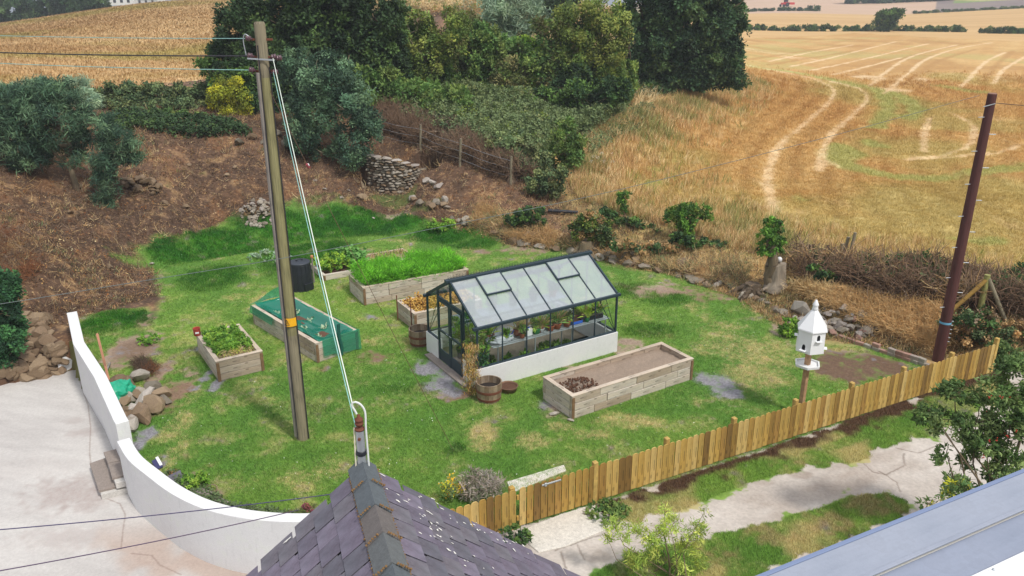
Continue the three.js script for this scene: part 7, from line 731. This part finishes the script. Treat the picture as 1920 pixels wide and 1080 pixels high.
{ const A = hit(1540, 622), B = hit(1742, 690), d = B.clone().sub(A), L = d.length(), o = thing('brick_edging', 'row of old bricks edging the bare soil below the brown pole', 'brick edging', V(0, 0, 0)), g = chamfer(0.22, 0.12, 0.11, 0.01), ang = Math.atan2(-d.z, d.x); for (let s = 0.1; s < L; s += 0.235) { const t = s / L, p = A.clone().lerp(B, t), bend = Math.sin(t * 3.14) * 0.18; mesh('brick', g, pick([...M.brickRed, M.stone[2]]), o, p.x + bend * 0.5, ground(p.x, p.z) + 0.05, p.z + bend, ang + rr(-.15, .15)); if (t > 0.35 && rnd() < 0.6) mesh('brick', g, pick([...M.brickRed, M.stone[2]]), o, p.x + bend * 0.5, ground(p.x, p.z) + 0.16, p.z + bend - 0.02, ang + rr(-.2, .2)); } }
{ const o = thing('rubble_wall', 'low overgrown line of half-buried stones along the right foot of the bank', 'rubble wall'), P = [[770, 385], [830, 398], [890, 422], [960, 452], [1060, 470], [1130, 488], [1250, 514], [1330, 538], [1400, 556], [1480, 598]].map(([a, b]) => hit(a, b)), c = new THREE.CatmullRomCurve3(P), L2 = c.getLength(); for (let s = 0; s < L2; s += rr(0.16, 0.42)) { const p = c.getPointAt(s / L2), k = rr(0.18, 0.46), z = p.z - rr(-0.1, 0.45), x = p.x + rr(-.1, .1); stone(o, x, ground(x, z) + k * 0.12, z, k * rr(0.9, 1.4), k * rr(0.5, 0.8), k, pick([...M.stone, ...M.brown])); } }
function stump(name, label, px, py, r, h, m, roots) { const p = hit(px, py), o = thing(name, label, 'stump', p.add(V(0, -0.1, 0)), rr(0, 6)), g = new THREE.CylinderGeometry(r * 0.75, r, h, 28, 10), a = g.attributes.position; for (let i = 0; i < a.count; i++) { const x = a.getX(i), y = a.getY(i), z = a.getZ(i), t = Math.atan2(z, x), k = 1 + 0.26 * PN.noise(Math.cos(t) * 2.2 + px, Math.sin(t) * 2.2, y * 0.9) + 0.10 * PN.noise(Math.cos(t) * 7, Math.sin(t) * 7 + px, y * 2.5) + sm(-y / h, 0.1, 0.5) * 0.5; a.setXYZ(i, x * k, y + h / 2 + (y > h * 0.49 ? 0.12 * PN.noise(x * 4, z * 4, px) : 0), z * k); } g.computeVertexNormals(); mesh('trunk', boxUV(flatten(g)), m, o); for (let i = 0; i < roots; i++) { const t = rnd() * 6.28, b = new MB(); limb(b, V(Math.cos(t) * r * 0.6, 0.3, Math.sin(t) * r * 0.6), V(Math.cos(t) * r * rr(1.6, 2.6), 0.02, Math.sin(t) * r * rr(1.6, 2.6)), 0.09, 0.03, 0.3); b.build('root', m, o); } return o; }
stump('tree_stump', 'wide gnarled stump with exposed roots under the ivy column', 1410, 549, 0.34, 0.42, mat('dark_stump', 0x6a5a48, { map: barkT, bumpMap: barkB, bumpScale: 0.03 }), 16); stump('tree_stump', 'pale upright stump just right of the gnarled roots', 1455, 538, 0.30, 0.95, mat('pale_stump', 0xa89a88, { map: barkT, bumpMap: barkB, bumpScale: 0.02 }), 2); stump('tree_stump', 'low root stump at the lawn edge beside the long dead log', 1000, 443, 0.32, 0.3, M.deadWood, 6); stump('tree_stump', 'rooty stump under the bramble mound by the greenhouse ridge', 1100, 470, 0.4, 0.5, M.stub, 6); stump('tree_stump', 'small stump post at the end of the wire fence', 958, 338, 0.14, 0.9, M.deadWood, 1);
{ const o = thing('dead_log', 'pale dead log lying along the back edge of the lawn', 'log', hit(972, 437)); new MB().cyl(V(-0.4, 0.08, 0.1), V(0.45, 0.12, -0.2), 0.08, 0.06, 10).build('log_body', M.deadWood, o); const p = thing('drain_pipe', 'black plastic pipe lying on the bank beside the ivy stump', 'pipe', hit(1055, 402)); new MB().cyl(V(-0.62, 0.18, 0.05), V(0.62, 0.12, 0.12), 0.07, 0.07, 14).build('pipe_body', M.black, p); const c = thing('porcelain_knob', 'small white cap sitting on the pale upright stump', 'cap', hit(1455, 538).add(V(0, 0.9, 0))); new MB().lathe([[0, 0], [0.09, 0], [0.085, 0.1], [0.05, 0.14], [0, 0.15]], 12).build('cap_body', M.whitePaint, c); }
{ const posts = [[716, 268], [788, 284], [862, 312], [957, 346]].map(([a, b]) => hit(a, b)), o = thing('wire_fence', 'old post and wire fence along the bank below the brambles', 'fence', V(0, 0, 0)); posts.forEach((p, i) => new MB().cyl(p.clone().add(V(0, -0.2, 0)), p.clone().add(V(rr(-.08, .08), 1.25, rr(-.05, .05))), 0.06, 0.055, 8).build('post', M.pole, o)); for (const h of [0.35, 0.7, 1.05]) { new MB().tube(posts.flatMap((p, i) => i < 3 ? [p.clone().add(V(0, h, 0)), p.clone().lerp(posts[i + 1], 0.5).add(V(0, h - 0.05, 0))] : [p.clone().add(V(0, h, 0))]), 0.006, 4).build('wire', M.zinc, o); } }
for (const [x, y, h, l] of [[1577, 492, 0.9, 'leaning weathered fence post at the field edge, shorter of a pair'], [1588, 495, 1.1, 'leaning weathered fence post at the field edge, taller of a pair'], [1570, 488, 0.6, 'short fence post stub at the field edge left of the leaning pair']]) { const o = thing('fence_post', l, 'fence post', hit(x, y)); new MB().cyl(V(0, -0.2, 0), V(0.12, h, 0), 0.06, 0.055, 8).build('post_body', M.pole, o); }
{ const o = thing('strut_frame', 'greenish timber trestle of a post and two struts behind the brown pole', 'timber frame', hit(1834, 596)); new MB().cyl(V(0, -0.3, 0), V(0, 1.3, 0), 0.085, 0.08, 10).build('post', mat('treated_wood', 0x9c9a5c, { map: grain }), o); new MB().cyl(V(-0.95, 0.1, 0.05), V(-0.02, 1.15, 0.02), 0.06, 0.06, 8).build('strut', M.picket[3], o); new MB().cyl(V(0.7, -0.1, 0.25), V(0.03, 1.2, 0.03), 0.06, 0.06, 8).build('strut', M.pole, o); }
{ const a = hit(208, 728), o = thing('timber_stake', 'reddish timber stake leaning beside the white wall', 'stake', a); const tp = deep(182, 626, -a.z + 1.2).sub(a); new MB().bar(V(0, 0, 0), tp, 0.06, 0.05).build('stake_body', wood('red_wood', 0xb48064), o); const b = thing('timber_batten', 'pale weathered batten lying behind the timber stake', 'batten', hit(198, 712)); new MB().bar(V(-0.3, 0.05, -0.9), V(0.1, 0.1, 0.5), 0.05, 0.04).build('batten_body', M.conduit, b); }
{ const o = thing('green_sack', 'crumpled turquoise plastic sack among the dumped stones by the wall', 'sack', hit(226, 752)); const g = flatten(new THREE.IcosahedronGeometry(0.32, 4)), p = g.attributes.position; for (let i = 0; i < p.count; i++) { const v = V(p.getX(i), p.getY(i), p.getZ(i)), k = 1 + 0.5 * Math.abs(PN.noise(v.x * 7, v.y * 7, v.z * 7)) - 0.15 * PN.noise(v.x * 16, v.y * 16, v.z * 16); p.setXYZ(i, v.x * k, Math.max(-0.1, v.y * k * 0.8), v.z * k); } g.computeVertexNormals(); mesh('sack_body', boxUV(g), mat('turquoise_plastic', 0x1ba07c, { roughness: 0.4 }), o, 0, 0.25, 0); }
{ const o = thing('timber_edging', 'weathered grey plank along the inside of the curved white wall', 'plank', gy(hit(391, 934))); const a = hit(362, 923), b = hit(424, 948), c = a.clone().add(b).multiplyScalar(0.5), d = b.clone().sub(a); o.rotation.y = Math.atan2(-d.z, d.x); new MB().box(d.length() * 0.62, 0.12, 0.16, -0.22, 0.06, 0).build('plank', wood('grey_wood', 0x9a9088), o); new MB().box(d.length() * 0.4, 0.1, 0.14, 0.38, 0.05, 0.03, -0.1).build('plank', wood('grey_wood', 0x9a9088), o); const h = thing('wire_hoop', 'small rusty wire hoop beside the weathered plank', 'hoop', hit(396, 925)); new MB().add(new THREE.TorusGeometry(0.13, 0.012, 6, 20).rotateX(-1.2).translate(0, 0.08, 0)).build('hoop_body', M.deadWood, h); const s = thing('slate_offcut', 'dark slate offcut propped against the inside of the curved wall', 'slate', hit(326, 905)); new MB().box(0.36, 0.02, 0.22, 0, 0.1, 0, 0.5, 0.6).build('slate_body', M.slate[3], s); const n = thing('blue_sheet', 'blue and white plastic scrap beside the curved wall', 'plastic scrap', hit(296, 876)); new MB().box(0.3, 0.03, 0.14, 0, 0.08, 0, -0.9, 0.3).build('sheet_body', mat('dark_blue_plastic', 0x3c3c66), n); new MB().box(0.28, 0.02, 0.06, 0.02, 0.12, -0.05, -0.9, 0.3).build('white_edge', M.whitePaint, n); }
{ const o = thing('white_post', 'little white marker stone at the far edge of the yard', 'marker', at(36, 712, PATIO_H)); new MB().lathe([[0, 0], [0.13, 0], [0.1, 0.12], [0.02, 0.24], [0, 0.25]], 5).build('marker_body', M.white, o); }
{ const o = thing('sign_post', 'short earthed marker post with copper top by the compost bin', 'marker post', at(589, 530)); new MB().cyl(V(0, 0, 0), V(0, 0.95, 0), 0.03, 0.03, 8).build('post_body', M.conduit, o); new MB().lathe([[0.035, 0.9], [0.05, 0.92], [0.05, 1.0], [0, 1.02]], 10).build('copper_top', mat('copper', 0xc08058, { roughness: 0.5 }), o); }
for (const [x, y, l] of [[746, 602, 'left rusty rod at the corner of the dead-leaf bed'], [772, 618, 'right rusty rod at the front corner of the dead-leaf bed']]) { const o = thing('iron_rod', l, 'rod', at(x, y)); new MB().cyl(V(0, 0, 0), V(0, 0.85, 0), 0.018, 0.018, 6).build('rod_body', M.rust, o); }

// ---------- far away ----------
plant('field_tree', 'lone wind-bent tree standing in the far field hedge', 'tree', [1663, 62], 170, [[1655, 38, 14, 12], [1668, 30, 17, 11], [1684, 23, 12, 5], [1662, 50, 10, 8], [1672, 40, 12, 10]], GEO.broad, PAL.ivy, 2.0, { trunk: 0.4, twigs: 0, cover: 0.9 });
const farRow = (name, label, cat, group, x0, x1, step, y0, y1, rx, ry, depth, pal, size, by) => { let k = 0; for (let x = x0; x < x1; x += step * rr(0.8, 1.2)) { const t = (x - x0) / (x1 - x0), y = mix(y0, y1, t); plant(name, label(k++), cat, [x, y + (by ?? ry)], depth + rr(-2, 2), [[x - rx * 0.3, y, rx * rr(0.7, 1), ry * rr(0.8, 1.15)], [x + rx * 0.4, y + ry * 0.2, rx * 0.8, ry * rr(0.7, 1)]], GEO.broad, pal, size, { group, trunk: 0.15, twigs: 0, cover: 0.8, bunches: 8, seat: true }); } };
{ const hedge = (label, x0, x1, y0, y1, depth, ry, pal, size) => { const L = []; for (let x = x0; x < x1; x += 12) { const t = (x - x0) / (x1 - x0); L.push([x + rr(-3, 3), mix(y0, y1, t) + rr(-1, 1), 10, ry * rr(0.8, 1.2)]); } plant('field_hedge', label, 'hedge', [(x0 + x1) / 2, (y0 + y1) / 2 + ry], depth, L, GEO.broad, pal, size, { stems: 0, cover: 1.0, bunches: 6, squash: 0.8, seat: true }); };
  hedge('long dark hedge crossing the far end of the stubble field', 1392, 1812, 58, 66, 174, 5, PAL.hedge.concat(PAL.ivy), 1.7); hedge('short hedge right of the field gap at far right', 1845, 2080, 70, 78, 168, 5, PAL.hedge.concat(PAL.ivy), 1.7); hedge('grey line of weeds at the edge of the dark ploughed strip', 1720, 1960, 26, 35, 285, 2, PAL.hedge, 1.5); hedge('thin dark hedge beyond the second field at upper right', 1396, 1512, 24, 23, 300, 2.5, PAL.dark, 2); }
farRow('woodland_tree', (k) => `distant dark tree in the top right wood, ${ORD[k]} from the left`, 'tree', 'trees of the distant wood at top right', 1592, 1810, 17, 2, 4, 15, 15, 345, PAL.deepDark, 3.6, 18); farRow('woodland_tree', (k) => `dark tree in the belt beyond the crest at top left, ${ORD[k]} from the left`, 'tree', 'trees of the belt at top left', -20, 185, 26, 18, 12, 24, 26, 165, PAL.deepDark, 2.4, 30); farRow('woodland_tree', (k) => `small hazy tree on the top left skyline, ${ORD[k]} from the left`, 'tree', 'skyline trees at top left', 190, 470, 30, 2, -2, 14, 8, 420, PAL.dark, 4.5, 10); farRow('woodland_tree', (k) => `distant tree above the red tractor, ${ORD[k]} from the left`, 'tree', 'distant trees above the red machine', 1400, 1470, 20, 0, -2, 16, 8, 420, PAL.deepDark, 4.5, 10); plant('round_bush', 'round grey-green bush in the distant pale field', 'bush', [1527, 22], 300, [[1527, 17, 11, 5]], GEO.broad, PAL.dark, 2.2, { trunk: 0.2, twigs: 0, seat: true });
farRow('hill_bush', (k) => `low scrub bush on the green hill at top right, ${ORD[k]} from the left`, 'bush', 'scrub on the far green hill', 1820, 1960, 22, 6, 14, 16, 4, 345, PAL.mid, 2.6, 5);
const ground0 = (px, py, d) => { const p = deep(px, py, d); p.y = ground(p.x, p.z); return p; };
{ const o = thing('red_tractor', 'tiny red tractor working in the distant pale field', 'tractor', ground0(1470, 17, 330), 0.6), red = mat('red_machine', 0xc23636, { roughness: 0.4 }); new MB().box(2.0, 0.7, 0.8, -0.8, 1.2, 0).build('bonnet', red, o); new MB().box(1.3, 1.0, 1.2, 0.7, 1.3, 0).build('cab_body', red, o); new MB().box(1.2, 0.8, 1.15, 0.7, 2.2, 0).build('cab_glass', M.black, o); new MB().box(1.4, 0.12, 1.3, 0.7, 2.66, 0).build('cab_roof', red, o); for (const [x, r] of [[-1.4, 0.5], [0.8, 0.8]]) for (const z of [-0.75, 0.75]) new MB().cyl(V(x, r, z - 0.18), V(x, r, z + 0.18), r, r, 14).build('wheel', M.black, o); new MB().box(3.0, 0.8, 2.0, 3.4, 1.2, 0).build('trailer', red, o); }
{ const house = (label, px, d, w, dd, h, wallM, roofM, turn) => { const o = thing('distant_house', label, 'house', ground0(px, 8, d), turn); new MB().box(w, h, dd, 0, h / 2, 0).build('wall', wallM, o); const r = [[-w / 2 - .3, h, -dd / 2 - .3], [w / 2 + .3, h, -dd / 2 - .3], [w / 2 + .3, h, dd / 2 + .3], [-w / 2 - .3, h, dd / 2 + .3], [-w / 2, h + 2.2, 0], [w / 2, h + 2.2, 0]]; mesh('roof', solid([[r[3], r[2], r[5]], [r[3], r[5], r[4]], [r[1], r[0], r[4]], [r[1], r[4], r[5]], [r[0], r[3], r[4]], [r[2], r[1], r[5]]]), roofM, o); for (const x of [-w * 0.28, 0, w * 0.28]) new MB().box(0.9, 1.1, 0.1, x, h * 0.55, dd / 2 + 0.03).build('window', M.black, o); new MB().box(0.8, 1.4, 0.8, w * 0.35, h + 2.1, 0).build('chimney', wallM, o); };
  house('distant white house with red roof on the skyline at top left', 232, 300, 8, 5, 2.6, M.white, mat('red_roof', 0xa85a50), 0.2); house('distant pale bungalow right of the red-roofed house at top left', 282, 330, 10, 5, 2.4, M.white, M.slate[3], -0.2); }
console.log('copies', COPIES);
renderer.render(scene, camera);
